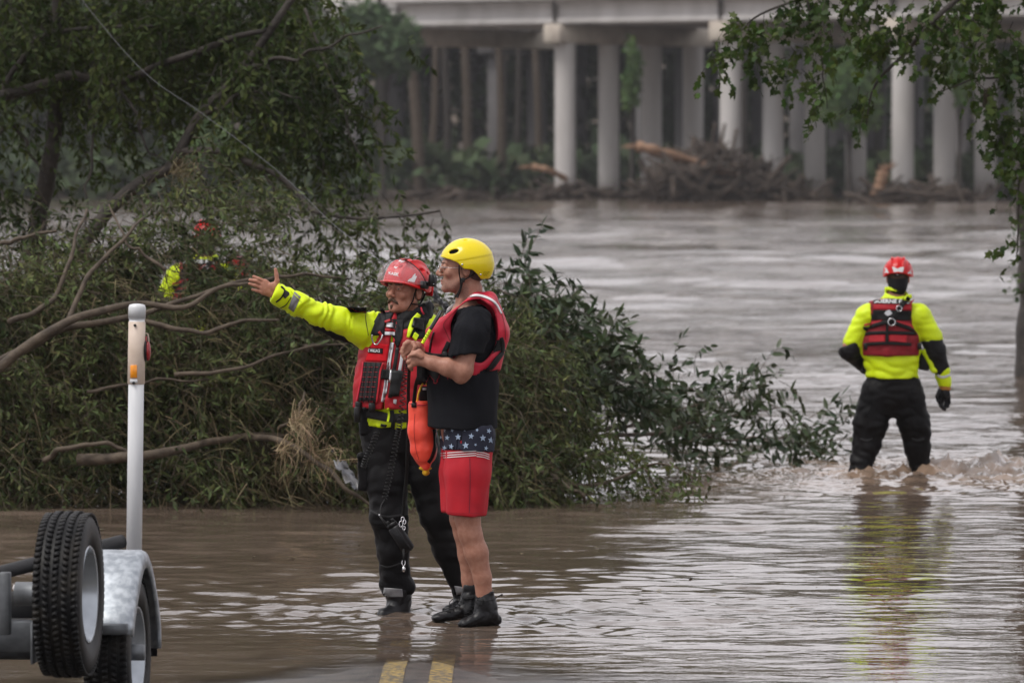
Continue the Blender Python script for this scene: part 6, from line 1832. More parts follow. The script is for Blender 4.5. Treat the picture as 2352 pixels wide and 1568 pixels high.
    # yellow helmet
    def shell(p):
        q = H.loc(p) * H.s / 1.0
        y, z = q[:, 1], q[:, 2]
        line = 0.055 + 0.30 * (y + 0.10) * 0.55
        grow = 0.0030 * (0.5 + 0.5 * np.tanh((z - (0.030 + (y + 0.09) * 0.19)) / 0.0022)) * sstep(y, -0.10, -0.02)
        d = ell(q, (0, 0.024, 0.024), (0.118, 0.140, 0.128)) - grow
        zc = np.interp(y, [-0.13, -0.10, -0.06, -0.028, 0.003, 0.045, 0.068, 0.092, 0.14, 0.17], [0.062, 0.055, 0.044, 0.030, 0.001, -0.003, -0.022, -0.050, -0.048, -0.044])
        d = smax(d, (zc - z) * 0.8, 0.003)
        d = smax(d, -ell(q, (0, 0.024, 0.02), (0.110, 0.131, 0.119)), 0.003)
        qa = q.copy(); qa[:, 0] = np.abs(q[:, 0])
        d = smax(d, -ell(qa, (0.095, -0.050, 0.086), (0.050, 0.027, 0.0105), np.array(Euler((0.28, 0, 0)).to_matrix())), 0.002)
        d = smax(d, -ell(qa, (0.045, 0.015, 0.148), (0.012, 0.022, 0.010)), 0.002)
        return d
    c = H.w((0, 0.02, 0.03))
    he = sdf_obj('helmet', shell, c - 0.19, c + 0.19, 0.0040, M['yellowshell'], root)
    def lin(p):
        q = H.loc(p) * H.s
        d = ell(q, (0, 0.024, 0.02), (0.1095, 0.130, 0.118))
        zc = np.interp(q[:, 1], [-0.13, -0.10, -0.06, -0.028, 0.003, 0.045, 0.068, 0.092, 0.14, 0.17], [0.066, 0.060, 0.049, 0.036, 0.006, 0.0, -0.018, -0.046, -0.044, -0.04]) 
        return smax(d, zc - q[:, 2], 0.003)
    sdf_obj('liner', lin, c - 0.17, c + 0.17, 0.008, M['liner'], he)
    Sh = Surf([he])
    Y = lambda x, y: ((1060 + x / 9.225) / 1.06293, (570 + y / 9.225) / 1.06293)
    for x, y, r in ((632, 697, 24), (1046, 922, 20)):
        c_ = np.array(Sh.hit(*Y(x, y), 0.001)); n_ = -np.array((0, 1, 0)); mb = MB(); mb.tube([c_, c_ + n_ * 0.003], [0.0052, 0.004], 12); mb.build('rivet', M['steel'], he)
    textpatch('lettering', Sh, 'NRS', [Y(118, 430), Y(178, 425), Y(178, 478), Y(126, 475)], M['blackplastic'], he, off=0.003, bold=0.03)
    textpatch('lettering', Sh, 'CE EN 1385\n54-59 CM\nCANOE', [Y(1105, 862), Y(1250, 858), Y(1235, 950), Y(1105, 955)], M['liner'], he, off=0.003, bold=0.0)
    tubeobj('chin_strap', strap_pts(H, [(0.098, -0.020, 0.015), (0.086, -0.018, -0.02), (0.082, -0.012, -0.05), (0.07, -0.010, -0.085), (0.04, -0.02, -0.118), (0.0, -0.03, -0.13), (-0.05, -0.02, -0.11), (-0.09, -0.01, -0.04), (-0.1, -0.01, 0.0)]), 0.0085, M['webbing'], he, 8, 40, 0.4)
    tubeobj('chin_strap', strap_pts(H, [(0.083, 0.0, -0.055), (0.080, 0.035, -0.035), (0.078, 0.075, -0.005)]), 0.0085, M['webbing'], he, 8, 14, 0.4)
    tubeobj('strap_end', strap_pts(H, [(0.086, -0.004, -0.055), (0.080, -0.008, -0.09), (0.072, -0.02, -0.125), (0.070, -0.024, -0.135)]), [0.012, 0.010, 0.008, 0.013], M['webbing'], he, 8, 14, 0.5)
    mb = MB(); mb.box(H.w((0.088, 0.0, -0.052)), (0.008, 0.020, 0.024), H.R, 0.003); mb.build('strap_slider', M['blackplastic'], he)
    return root, J, K
M2, J2, K2 = man_yellow()
FEET += [(P(1120, 0, 28.55)[0], 28.5, 1.0), (P(1085, 0, 28.75)[0], 28.78, 0.8)]

# ================================================== things held and hung between the two men
def throw_bag():
    J = lambda u, v, dd=0.0: P(u, v, 28.75 + dd)
    root = thing('throw_bag', 'bright orange throw bag with yellow rope hanging between the two men', 'bag', J(972, 1000))
    def f(p):
        d = chain(p, [J(966, 930), J(970, 990), J(974, 1035), J(977, 1066)], [0.064, 0.068, 0.062, 0.030], 0.03)
        return smax(d, p[:, 2] - J(0, 921)[2], 0.004)
    lo, hi = bbox([J(935, 1085), J(1010, 905)], 0.03); lo[1] -= 0.09; hi[1] += 0.09
    o = sdf_obj('bag', band(f, 0.008, lambda p: 0.008 * (0.4 - 1.4 * np.abs(perlin(np.stack([p[:, 0] * 22, p[:, 1] * 22, p[:, 2] * 5], -1), 3))) * (0.3 + 0.9 * sstep(-p[:, 2], -J(0, 1010)[2], -J(0, 1060)[2])) + 0.004 * perlin(p * 9, 4)), lo, hi, 0.006, M['orangebag'], root)
    S = Surf([o])
    ribbon('webbing_strap', S, [(998, 985), (1000, 1020), (992, 1050), (984, 1062)], 7, M['webbing'], root, off=0.004)
    ribbon('seam', S, [(953, 950), (951, 985), (955, 1030), (962, 1055)], 1.0, M['vestdark'], root, off=0.002, thick=0)
    ribbon('rim', S, [(940, 926), (968, 930), (996, 926)], 2.0, M['vestred2'], root, off=0.003)
    tubeobj('rope_loop', [J(958, 925, -.03), J(961, 905, -.03), J(967, 888, -.02), J(972, 880, -.02)], 0.005, M['yellowrope'], root, 7, 16)
    tubeobj('rope_loop', [J(988, 925, -.03), J(991, 905, -.03), J(986, 888, -.02), J(978, 880, -.02)], 0.007, M['yellowrope'], root, 7, 16)
    quadr = MB(); quadr.box(J(974, 905, -.0), (0.05, 0.03, 0.08), None, 0.01); quadr.build('bag_collar', M['black'], root)
    quadr = MB(); quadr.box(J(975, 893, -.02), (0.02, 0.006, 0.012), None); quadr.build('tag', M['reflect'], root)
    def knot(p):
        a = smin(ell(p, J(977, 1075), (0.034, 0.02, 0.011)), ell(p, J(978, 1084), (0.020, 0.018, 0.020)), 0.006)
        return a
    lo, hi = bbox([J(955, 1095), J(1000, 1065)], 0.03)
    sdf_obj('rope_knot', band(knot, 0.003, wr(40, 0.004, (1, 1, 1), 6)), lo, hi, 0.004, M['yellowrope'], root)
throw_bag()
def hung():
    J = lambda u, v, dd=0.0: P(u, v, 29.05 + dd)
    root = thing('tether', 'black webbing tether with metal snap hooks hanging from the second man\'s fists', 'tether', J(935, 1010))
    tubeobj('strap', [J(944, 822, -.5), J(940, 850, -.4), J(938, 900, -.25), J(937, 1000, -.2), J(934, 1080, -.15), J(929, 1140, -.12), J(925, 1188, -.1)], 0.0085, M['webbing'], root, 8, 40, 0.35)
    tubeobj('strap', [J(962, 862, -.5), J(955, 885, -.4), J(950, 930, -.35), J(944, 990, -.25), J(940, 1010, -.2)], 0.0095, M['webbing'], root, 8, 24, 0.35)
    mb = MB(); mb.box(J(951, 930, -.36), (0.028, 0.012, 0.026), None, 0.004); mb.build('slider_buckle', M['blackplastic'], root)
    mb = MB(); mb.box(J(952, 800, -.42), (0.05, 0.03, 0.035), rotm(0, 0, 0.3), 0.008); mb.build('strap_bundle', M['webbing'], root)
    for (u, v, r) in ((942, 1012, .010), (925, 1192, .010), (921, 1203, .012), (929, 1198, .009), (928, 1212, .008), (927, 1292, .011)):
        a = np.linspace(0, 2 * PI, 18)
        mb = MB(); mb.tube([J(u, v, -.12) + r * np.array((0.75 * math.cos(t), 0.3 * math.sin(t), 1.25 * math.sin(t))) for t in a], 0.0026, 6, caps=False); mb.build('snap_hook', M['steel'], root)
    tubeobj('swivel', [J(927, 1300, -.12), J(928, 1306, -.12), J(927, 1313, -.12)], [0.006, 0.009, 0.005], M['steel'], root, 8)
    tubeobj('strap', [J(927, 1260, -.1), J(927, 1290, -.12)], 0.006, M['webbing'], root, 6)
    J = lambda u, v, dd=0.0: P(u, v, 29.2 + dd)
    o = helix('coiled_cord', [J(934, 826, -.1), J(930, 870, -.13), J(920, 960, -.14), J(911, 1010, -.12), J(898, 1080, -.10), J(883, 1145, -.08)], 0.0135, 40, 0.0030, M['blackplastic'], None)
    tag(o, 'long black coiled cord running from the second man\'s fists down to the radio', 'cord')
    o = helix('coiled_cord', [J(866, 992, -.08), J(855, 1022, -.09), J(842, 1050, -.08), J(834, 1074, -.06)], 0.0135, 13, 0.0030, M['blackplastic'], None)
    tag(o, 'short black coiled cord hanging at the pointing man\'s right hip', 'cord')
    R = np.array(Euler((0, math.radians(-33), 0)).to_matrix())
    c = J(922, 1236, -.12)
    rd = thing('radio', 'black handheld radio in a leather holster dangling at the pointing man\'s knee', 'radio', c)
    mb = MB(); mb.box(c, (0.068, 0.040, 0.150), R, 0.010); mb.build('holster', M['bootblack'], rd)
    mb = MB(); mb.box(c + R @ np.array((0.010, -0.022, -0.01)), (0.010, 0.006, 0.135), R, 0.002); mb.build('holster_seam', M['charcoal'], rd)
    mb = MB(); mb.box(c + R @ np.array((-0.002, 0, 0.084)), (0.055, 0.034, 0.022), R, 0.004); mb.build('radio_top', M['blackplastic'], rd)
    for dx in (-0.014, 0.014):
        q = c + R @ np.array((dx, 0, 0.095)); mb = MB(); mb.tube([q, q + R @ np.array((0, 0, 0.018))], 0.008, 10); mb.build('knob', M['blackplastic'], rd)
    q = c + R @ np.array((-0.026, 0, 0.085)); e = J(872, 1183, -.10)
    tubeobj('antenna', [q, q * 0.5 + e * 0.5, e], [0.006, 0.005, 0.0055], M['blackplastic'], rd, 7)
    tubeobj('cable', [J(883, 1146, -.08), J(874, 1165, -.10), J(876, 1186, -.12), J(895, 1206, -.14), J(905, 1200, -.13)], 0.0022, M['blackplastic'], rd, 6, 24)
    mb = MB(); mb.box(e, (0.008, 0.006, 0.014), R); mb.build('antenna_tip', M['reflect'], rd)
hung()

# ================================================== the wading man seen from behind (and two more beyond the branches)
def man_wading():
    D0 = 42.3
    J = lambda u, v, dd=0.0: P(u, v, D0 + dd)
    parts = []
    root = thing('person', 'man in red helmet and lime yellow jacket wading away, seen from behind at the right', 'person', J(2050, 1176))
    bk = np.array((0.08, -1, 0)); bk /= np.linalg.norm(bk)
    H = Head(J(2063, 640, 0.04), PI + 0.12, 0.18, 0.0, 1.0)
    hd = build_head_mesh(H, [H.w((0, 0.02, -0.05)), J(2058, 672, .02), J(2050, 700)], [0.058, 0.060, 0.066], 1.0, 0.006)
    RA = [J(2118, 722), J(2146, 800), J(2168, 872, .05)]; LA = [J(1988, 720), J(1948, 798, -.02), J(1990, 842, .2)]
    LL = [J(2018, 890), J(1995, 1000, .02), J(1972, 1090, -.05), J(1965, 1160, -.05)]; RL = [J(2080, 890), J(2100, 1000, .05), J(2118, 1090, .08), J(2122, 1160, .08)]
    def body(p):
        d = cone(p, J(2049, 880), J(2048, 760), 0.16, 0.165, bk, 0.68)
        d = smin(d, chain(p, RA, [0.055, 0.042, 0.03], 0.02), 0.03); d = smin(d, chain(p, LA, [0.055, 0.042, 0.03], 0.02), 0.03)
        d = smin(d, chain(p, LL, [0.085, 0.06, 0.05, 0.04], 0.02), 0.03); d = smin(d, chain(p, RL, [0.085, 0.06, 0.05, 0.04], 0.02), 0.03)
        return smin(d, cone(p, J(2048, 740), J(2055, 690), 0.09, 0.06), 0.04)
    lo, hi = bbox(RA + LA + LL + RL + [J(2050, 700)], 0.12)
    V, Q = join_geo([surfnet(body, lo, hi, 0.02), hd])
    b = mesh_np('body', V, [Q], M['skin'], root)
    eyes(H, b)
    hair_cap(H, b, M['hair'], -0.05)
    def pants(p):
        d = cone(p, J(2050, 875), J(2050, 900), 0.19, 0.19, bk, 0.66)
        l = chain(p, [J(2016, 900), J(2000, 970, .01), J(1990, 1020, .0), J(1975, 1085, -.05), J(1966, 1150, -.05)], [0.128, 0.128, 0.105, 0.082, 0.075], 0.03)
        r = chain(p, [J(2084, 900), J(2098, 970, .02), J(2106, 1025, .04), J(2116, 1085, .08), J(2122, 1150, .08)], [0.128, 0.122, 0.100, 0.074, 0.070], 0.03)
        l = smin(l, ell(p, J(1978, 975, 0), (0.06, 0.09, 0.13)), 0.02); r = smin(r, ell(p, J(2122, 985, .03), (0.055, 0.09, 0.13)), 0.02)
        d = smin(d, np.minimum(l, r), 0.03)
        return smax(d, p[:, 2] - J(0, 850)[2], 0.01)
    lo, hi = bbox([J(1935, 1170), J(2160, 840)], 0.03); lo[1] = D0 - 0.25; hi[1] = D0 + 0.28
    pn = sdf_obj('trousers', band(pants, 0.014, wr(10, 0.014, (0.7, 1, 1.5), 61)), lo, hi, 0.011, M['blackpants'], root)
    for uu in (1990, 2108):
        ribbon('reflective_patch', Surf([pn]), [(uu - 14, 1008), (uu, 1012), (uu + 14, 1008)], 5, M['charcoal'], root)
    def torso(p, o=0.0):
        d = cone(p, J(2049, 870), J(2047, 800), 0.198 + o, 0.196 + o, bk, 0.70)
        return smin(d, cone(p, J(2047, 800), J(2048, 752), 0.198 + o, 0.190 + o, bk, 0.66), 0.05)
    def jacket(p):
        d = torso(p, 0.004)
        d = smax(d, p[:, 2] - J(0, 690)[2], 0.02)
        d = smax(d, J(0, 868)[2] - p[:, 2], 0.006)
        d = smin(d, cone(p, J(1998, 722), J(2110, 722), 0.085, 0.085), 0.05)
        d = smin(d, cone(p, J(2052, 715), J(2060, 672, .02), 0.110, 0.092), 0.03)
        d = smin(d, chain(p, [J(1990, 730), J(1960, 785)], [0.090, 0.085], 0.03), 0.03)
        d = smin(d, chain(p, [J(2116, 730), J(2142, 775)], [0.092, 0.080], 0.03), 0.03)
        d = smax(d, -cone(p, J(2058, 672, .0), J(2066, 655, .02), 0.068, 0.075), 0.01)
        c = cone(p, J(2164, 856, .04), J(2170, 878, .05), 0.060, 0.058)
        d = np.minimum(d, c)
        d = np.minimum(d, chain(p, [J(2128, 810, .0), J(2145, 850, .0)], [0.03, 0.03]))
        return d
    lo, hi = bbox([J(1925, 892), J(2195, 665)], 0.02); lo[1] = D0 - 0.24; hi[1] = D0 + 0.26
    jk = sdf_obj('jacket', band(jacket, 0.014, wr(9, 0.013, (0.7, 1, 1.5), 62)), lo, hi, 0.010, M['hivis'], root)
    def slv(p):
        r = chain(p, [J(2140, 780), J(2150, 805), J(2163, 848, .04)], [0.082, 0.074, 0.062], 0.02)
        l = chain(p, [J(1958, 788), J(1950, 805, -.02), J(1992, 845, .2)], [0.085, 0.078, 0.055], 0.02)
        cut = np.maximum((p - J(2140, 772)) @ np.array((-0.25, 0, 1.0)), -1)
        r = smax(r, (p - J(2142, 778)) @ np.array((-0.18, 0, 0.98)), 0.006)
        l = smax(l, (p - J(1956, 788)) @ np.array((-0.35, 0, 0.93)) * -1 * -1, 0.006)
        return np.minimum(r, l)
    lo, hi = bbox([J(1920, 880), J(2190, 765)], 0.03); lo[1] = D0 - 0.15; hi[1] = D0 + 0.30
    xm = J(2050, 0)[0]
    hi_l = hi.copy(); hi_l[0] = xm; lo_r = lo.copy(); lo_r[0] = xm
    sl2 = sdf_obj('lower_sleeve', band(slv, 0.01, wr(12, 0.010, (1, 1, 1.5), 63)), lo, hi_l, 0.010, M['black'], root)
    sl = sdf_obj('lower_sleeve', band(slv, 0.01, wr(12, 0.010, (1, 1, 1.5), 63)), lo_r, hi, 0.010, M['black'], root)
    S = Surf([jk, sl])
    ribbon('cuff_band', S, [(2152, 862), (2166, 866), (2184, 860)], 5, M['reflect'], root, off=0.005)
    # gloved hand hanging, fingers curled
    def glove(p):
        d = smin(cone(p, J(2170, 880, .05), J(2170, 903, .05), 0.034, 0.038), ell(p, J(2170, 905, .05), (0.032, 0.045, 0.04)), 0.02)
        for i, (a, q, c_) in enumerate((((2160, 908, .02), (2157, 922, .02), (2161, 934, .02)), ((2165, 912, .04), (2163, 928, .04), (2166, 939, .03)), ((2172, 913, .06), (2172, 928, .06), (2170, 941, .05)), ((2179, 910, .08), (2180, 924, .08), (2177, 934, .07)), ((2158, 896, .0), (2152, 910, -.01), (2154, 921, -.01)))):
            e = smin(cone(p, J(*a), J(*q), 0.015, 0.013), cone(p, J(*q), J(*c_), 0.013, 0.011), 0.005)
            d = smin(d, e, 0.005)
        return d
    lo, hi = bbox([J(2140, 950), J(2195, 870)], 0.02); lo[1] = D0 - 0.04; hi[1] = D0 + 0.16
    sdf_obj('glove', glove, lo, hi, 0.006, M['black'], root)
    def cuffg(p): return smax(cone(p, J(2169, 876, .05), J(2171, 892, .05), 0.046, 0.042), J(0, 897)[2] - p[:, 2], 0.004)
    lo, hi = bbox([J(2150, 900), J(2190, 868)], 0.02); lo[1] = D0 - 0.02; hi[1] = D0 + 0.12
    sdf_obj('glove_cuff', cuffg, lo, hi, 0.007, M['tanglove'], root)
    # vest back
    def vest(p):
        d = torso(p, 0.028)
        d = smin(d, cone(p, J(2005, 708), J(2098, 708), 0.105, 0.105, bk, 1.0), 0.04)
        lat = p[:, 0] - J(2047, 0)[0]
        wdt = 0.158 + 0.055 * sstep(J(0, 745)[2] - p[:, 2], -0.02, 0.12)
        d = smax(d, np.abs(lat) - wdt, 0.012)
        d = smax(d, p[:, 2] - J(0, 680)[2] + 0.25 * np.abs(lat), 0.01)
        d = smax(d, J(0, 817)[2] - p[:, 2], 0.010)
        return smax(d, -cone(p, J(2056, 690, .05), J(2062, 640, .05), 0.078, 0.085), 0.01)
    lo, hi = bbox([J(1960, 825), J(2135, 670)], 0.02); lo[1] = D0 - 0.24; hi[1] = D0 + 0.24
    vs = sdf_obj('life_vest', band(vest, 0.006, wr(12, 0.007, (1, 1, 1), 64)), lo, hi, 0.009, M['vestdark'], root)
    S = Surf([vs])
    N = lambda x, y: ((2050 + x / 5.6) / 1.06293, (620 + y / 5.6) / 1.06293)
    Ns = lambda L: [N(*q) for q in L]
    quadpatch('upper_panel', S, Ns([(425, 604), (1020, 614), (985, 765), (415, 755)]), M['vestred'], root, off=0.006, nu=12)
    quadpatch('name_plate', S, Ns([(462, 604), (975, 612), (960, 684), (455, 674)]), M['webbing'], root, off=0.011, nu=12)
    textpatch('lettering', S, 'BOERNE FIRE', Ns([(470, 610), (965, 620), (955, 676), (468, 668)]), M['whitesticker'], root, off=0.016, bold=0.03)
    quadpatch('upper_webbing', S, Ns([(412, 765), (975, 775), (1000, 910), (385, 900)]), M['webbing'], root, off=0.007, nu=12)
    quadpatch('red_block', S, Ns([(335, 955), (570, 900), (570, 935), (330, 985)]), M['vestred'], root, off=0.008)
    quadpatch('red_block', S, Ns([(780, 905), (1040, 975), (1045, 1035), (790, 945)]), M['vestred'], root, off=0.008)
    ribbon('back_strap', S, Ns([(325, 1020), (560, 950), (660, 930), (800, 960), (1060, 1050)]), 9, M['webbing'], root, off=0.010, n=24)
    ribbon('back_strap', S, Ns([(320, 1085), (640, 1075), (1050, 1085)]), 8, M['webbing'], root, off=0.009, n=20)
    quadpatch('red_block', S, Ns([(400, 1105), (625, 1100), (620, 1195), (400, 1205)]), M['vestred'], root, off=0.008)
    quadpatch('red_block', S, Ns([(675, 1100), (920, 1110), (915, 1210), (675, 1190)]), M['vestred'], root, off=0.008)
    ribbon('back_strap', S, Ns([(330, 1235), (640, 1220), (980, 1235)]), 7, M['webbing'], root, off=0.009, n=20)
    ribbon('back_strap', S, Ns([(650, 940), (648, 1080), (648, 1215)]), 6, M['webbing'], root, off=0.012, n=16)
    ribbon('tow_tether', S, Ns([(950, 590), (860, 690), (760, 830), (690, 900), (640, 960)]), 10, M['webbing'], root, off=0.022, n=24)
    ribbon('tether_end', S, Ns([(880, 610), (930, 590), (985, 570)]), [8, 11, 8], M['hivis'], root, off=0.028, n=10)
    for x, y, r in ((812, 745, .020), (710, 930, .026)):
        c = np.array(S.hit(*N(x, y), 0.03)); a = np.linspace(0, 2 * PI, 22)
        mb = MB(); mb.tube([c + r * np.array((math.cos(t), 0.1 * math.sin(t), math.sin(t))) for t in a], 0.0042, 6, caps=False); mb.build('steel_ring', M['steel'], root)
    polypatch('emblem', S, Ns([(610, 810), (640, 775), (680, 760), (720, 810), (690, 835), (650, 845)]), M['reflect'], root, off=0.013)
    for uu in (1988, 2112):
        c = J(uu, 795, -.10); mb = MB(); mb.box(c, (0.03, 0.03, 0.05), None, 0.006); mb.build('buckle', M['blackplastic'], root)
    for (u, v) in ((1993, 835), (2122, 828)):
        def pouch(p): return rbox(p, J(u, v, .05), (0.045, 0.06, 0.07), 0.015)
        sdf_obj('pouch', band(pouch, 0.005, wr(15, 0.01, (1, 1, 1), u)), J(u, v, .05) - 0.12, J(u, v, .05) + 0.12, 0.011, M['black'], root)
    hel = red_helmet(H, root)
    Sh = Surf([hel])
    polypatch('reflective_sticker', Sh, Ns([(715, 178), (880, 178), (865, 248), (740, 248)]), M['whitesticker'], hel, off=0.004)
    polypatch('reflective_sticker', Sh, Ns([(615, 190), (640, 190), (672, 260), (612, 262)]), M['whitesticker'], hel, off=0.004)
    polypatch('reflective_sticker', Sh, Ns([(975, 200), (1000, 210), (985, 275), (925, 268)]), M['whitesticker'], hel, off=0.004)
    def bal(p):
        q = H.loc(p)
        d = smin(ell(q, (0, 0.03, -0.02), (0.078, 0.082, 0.085)), ell(q, (0, 0.035, -0.075), (0.066, 0.070, 0.06)), 0.02)
        d = smax(d, -0.03 - q[:, 1], 0.01)
        return d
    c = H.w((0, 0.03, -0.02)); sdf_obj('neck_gaiter', bal, c - 0.19, c + 0.14, 0.007, M['black'], root)
    mb = MB(); mb.box(H.w((0.0, 0.112, 0.012)), (0.05, 0.02, 0.03), H.R, 0.006); bx_ = mb.build('size_dial', M['blackplastic'], hel)
    mb = MB(); q = H.w((0.0, 0.122, 0.012)); mb.tube([q, q + H.R @ np.array((0, 0.006, 0))], 0.008, 10); mb.build('dial_knob', M['steel'], bx_)
    return root
M3 = man_wading()
FEET += [(P(1966, 0, 42.2)[0], 42.2, 2), (P(2120, 0, 42.4)[0], 42.4, 2)]

def copy_tree(o, parent=None):
    c = o.copy(); COL.objects.link(c)
    if parent is not None: c.parent = parent
    for ch in list(o.children): copy_tree(ch, c)
    return c
def place_copy(u_head, v_head, d, rz, label, lean=0.0):
    o = copy_tree(M3)
    s = P(u_head, v_head, d)
    R_ = Euler((0, lean, rz)).to_matrix()
    off = R_ @ Vector((P(2063, 640, 42.3)[0] - M3.location.x, 0.04, P(2063, 640, 42.3)[2] - M3.location.z))
    o.rotation_euler = (0, lean, rz)
    o.location = (s[0] - off.x, d, s[2] - off.z)
    o['label'] = label
    return o
place_copy(474, 552, 45.0, 0.0, 'rescuer in lime yellow jacket and red helmet half hidden behind the fallen branches')
place_copy(547, 634, 46.4, 2.9, 'rescuer in red vest almost hidden behind the branches beyond the pointing hand')
# ------------------------------------------------------------------ boat trailer, lower left
M['rubber'] = mat('tyre_rubber', (0.004, 0.004, 0.0045), 0.5, 0.22, col2=(0.020, 0.017, 0.013), nscale=9, ramp=(0.45, 0.75), bump=0.15, bscale=80, dist=0.003)
M['galv'] = mat('galvanised_steel', (0.26, 0.285, 0.31), 0.42, 0.4, col2=(0.42, 0.45, 0.48), nscale=26, metal=0.65, bump=0.15, bscale=50, dist=0.004, ramp=(0.4, 0.62))
M['galvdark'] = mat('weathered_steel', (0.09, 0.095, 0.10), 0.5, 0.4, col2=(0.16, 0.17, 0.18), nscale=12, metal=0.6, bump=0.2, bscale=60, dist=0.004)
M['rim'] = mat('silver_rim', (0.36, 0.39, 0.42), 0.25, 0.5, metal=0.7, var=0.1)
M['foam'] = mat('black_foam_pad', (0.014, 0.014, 0.015), 0.6, 0.4, var=0.3, nscale=10, bump=0.3, bscale=60, dist=0.004)
M['pvc'] = mat('white_pvc', (0.60, 0.61, 0.62), 0.4, 0.5, col2=(0.50, 0.51, 0.52), nscale=5, stretch=(3, 3, 0.5), bump=0.1, bscale=60, dist=0.002)
M['sleeve'] = mat('aged_cream_sleeve', (0.50, 0.40, 0.32), 0.5, 0.4, col2=(0.58, 0.48, 0.40), nscale=12, bump=0.15, bscale=60, dist=0.003)
M['amber'] = mat('amber_reflector', (0.75, 0.26, 0.01), 0.25, 0.6, var=0.1, nscale=60)
M['redlens'] = mat('red_lens', (0.25, 0.01, 0.012), 0.25, 0.6)
TA = math.radians(5.6)
AX = np.array((math.cos(TA), -math.sin(TA), 0))      # axle, to the right and slightly nearer
LG = np.array((math.sin(TA), math.cos(TA), 0))       # along the trailer, away
UP = np.array((0, 0, 1.0))
def lathe_wheel(c, prof, n=64, name='tyre', m=None, parent=None):
    """prof: (axial, radius)"""
    k = len(prof); a = np.arange(n) / n * 2 * PI
    V = np.array([[c + AX * ax + r * (math.cos(t) * LG + math.sin(t) * UP) for ax, r in prof] for t in a]).reshape(-1, 3)
    i = np.arange(n)[:, None]; j = np.arange(k - 1)[None, :]; i2 = (i + 1) % n
    Q = np.stack([i * k + j, i * k + j + 1, i2 * k + j + 1, i2 * k + j], -1).reshape(-1, 4)
    return mesh_np(name, V, [Q], m, parent)
def wheel(c, R, parent, name, studs=True):
    w_ = thing_child(name, c, parent)
    W = 0.096
    prof = [(-W * .55, R * .56), (-W * .9, R * .62), (-W * 1.05, R * .78), (-W * 1.0, R * .90), (-W * .86, R * .972), (-W * .62, R * .992), (0, R * 1.0), (W * .62, R * .992), (W * .86, R * .972), (W * 1.0, R * .90), (W * 1.05, R * .78), (W * .9, R * .62), (W * .55, R * .56)]
    ty = lathe_wheel(c, prof, 80, 'tyre', M['rubber'], w_)
    # tread blocks: five ribs of zigzag lugs
    mb = MB(); n = 76
    for k in range(n):
        for ri, (a0, wd) in enumerate(((-.078, .026), (-.039, .022), (0, .022), (.039, .022), (.078, .026))):
            t = (k + (0.5 if ri % 2 else 0.0)) / n * 2 * PI
            er = math.cos(t) * LG + math.sin(t) * UP; et = -math.sin(t) * LG + math.cos(t) * UP
            rr = R + (-0.004 if abs(a0) > .05 else 0.003)
            skew = 0.35 if ri % 2 else -0.35
            e1 = AX + et * skew; e1 = e1 / np.linalg.norm(e1)
            Rm = np.stack([e1, et, er], -1)
            mb.box(c + AX * a0 + er * (rr + 0.001), (wd * 1.1, R * 2 * PI / n * 0.66, 0.010), Rm)
    mb.build('tread_blocks', M['rubber'], ty, smooth=False, kind='stuff')
    rp = [(W * .50, R * .585), (W * .88, R * .605), (W * .93, R * .59), (W * .88, R * .565), (W * .72, R * .56), (W * .66, R * .53), (W * .40, R * .525), (W * .34, R * .495), (W * -.30, R * .485), (W * -.40, R * .44), (W * -.45, R * .33), (W * -.2, R * .22), (W * .05, R * .16), (W * .08, 0.001)]
    lathe_wheel(c, rp, 56, 'rim', M['rim'], w_)
    rp = [(-W * .50, R * .575), (-W * .86, R * .60), (-W * .62, R * .545), (-W * .2, R * .50), (W * -.62, R * .46)]
    lathe_wheel(c, rp, 40, 'inner_rim', M['galvdark'], w_)
    for k in range(5):
        t = k * 2 * PI / 5 + 0.3; q = c + R * 0.27 * (math.cos(t) * LG + math.sin(t) * UP) - AX * W * 0.3
        mb = MB(); mb.tube([q, q + AX * 0.02], 0.010, 6); mb.build('wheel_nut', M['steel'], w_)
    return w_
def thing_child(name, c, parent):
    o = bpy.data.objects.new(name, None); o.empty_display_size = 0.1
    COL.objects.link(o); o.parent = parent
    o.location = tuple(np.asarray(c) - rootof(parent))
    return o
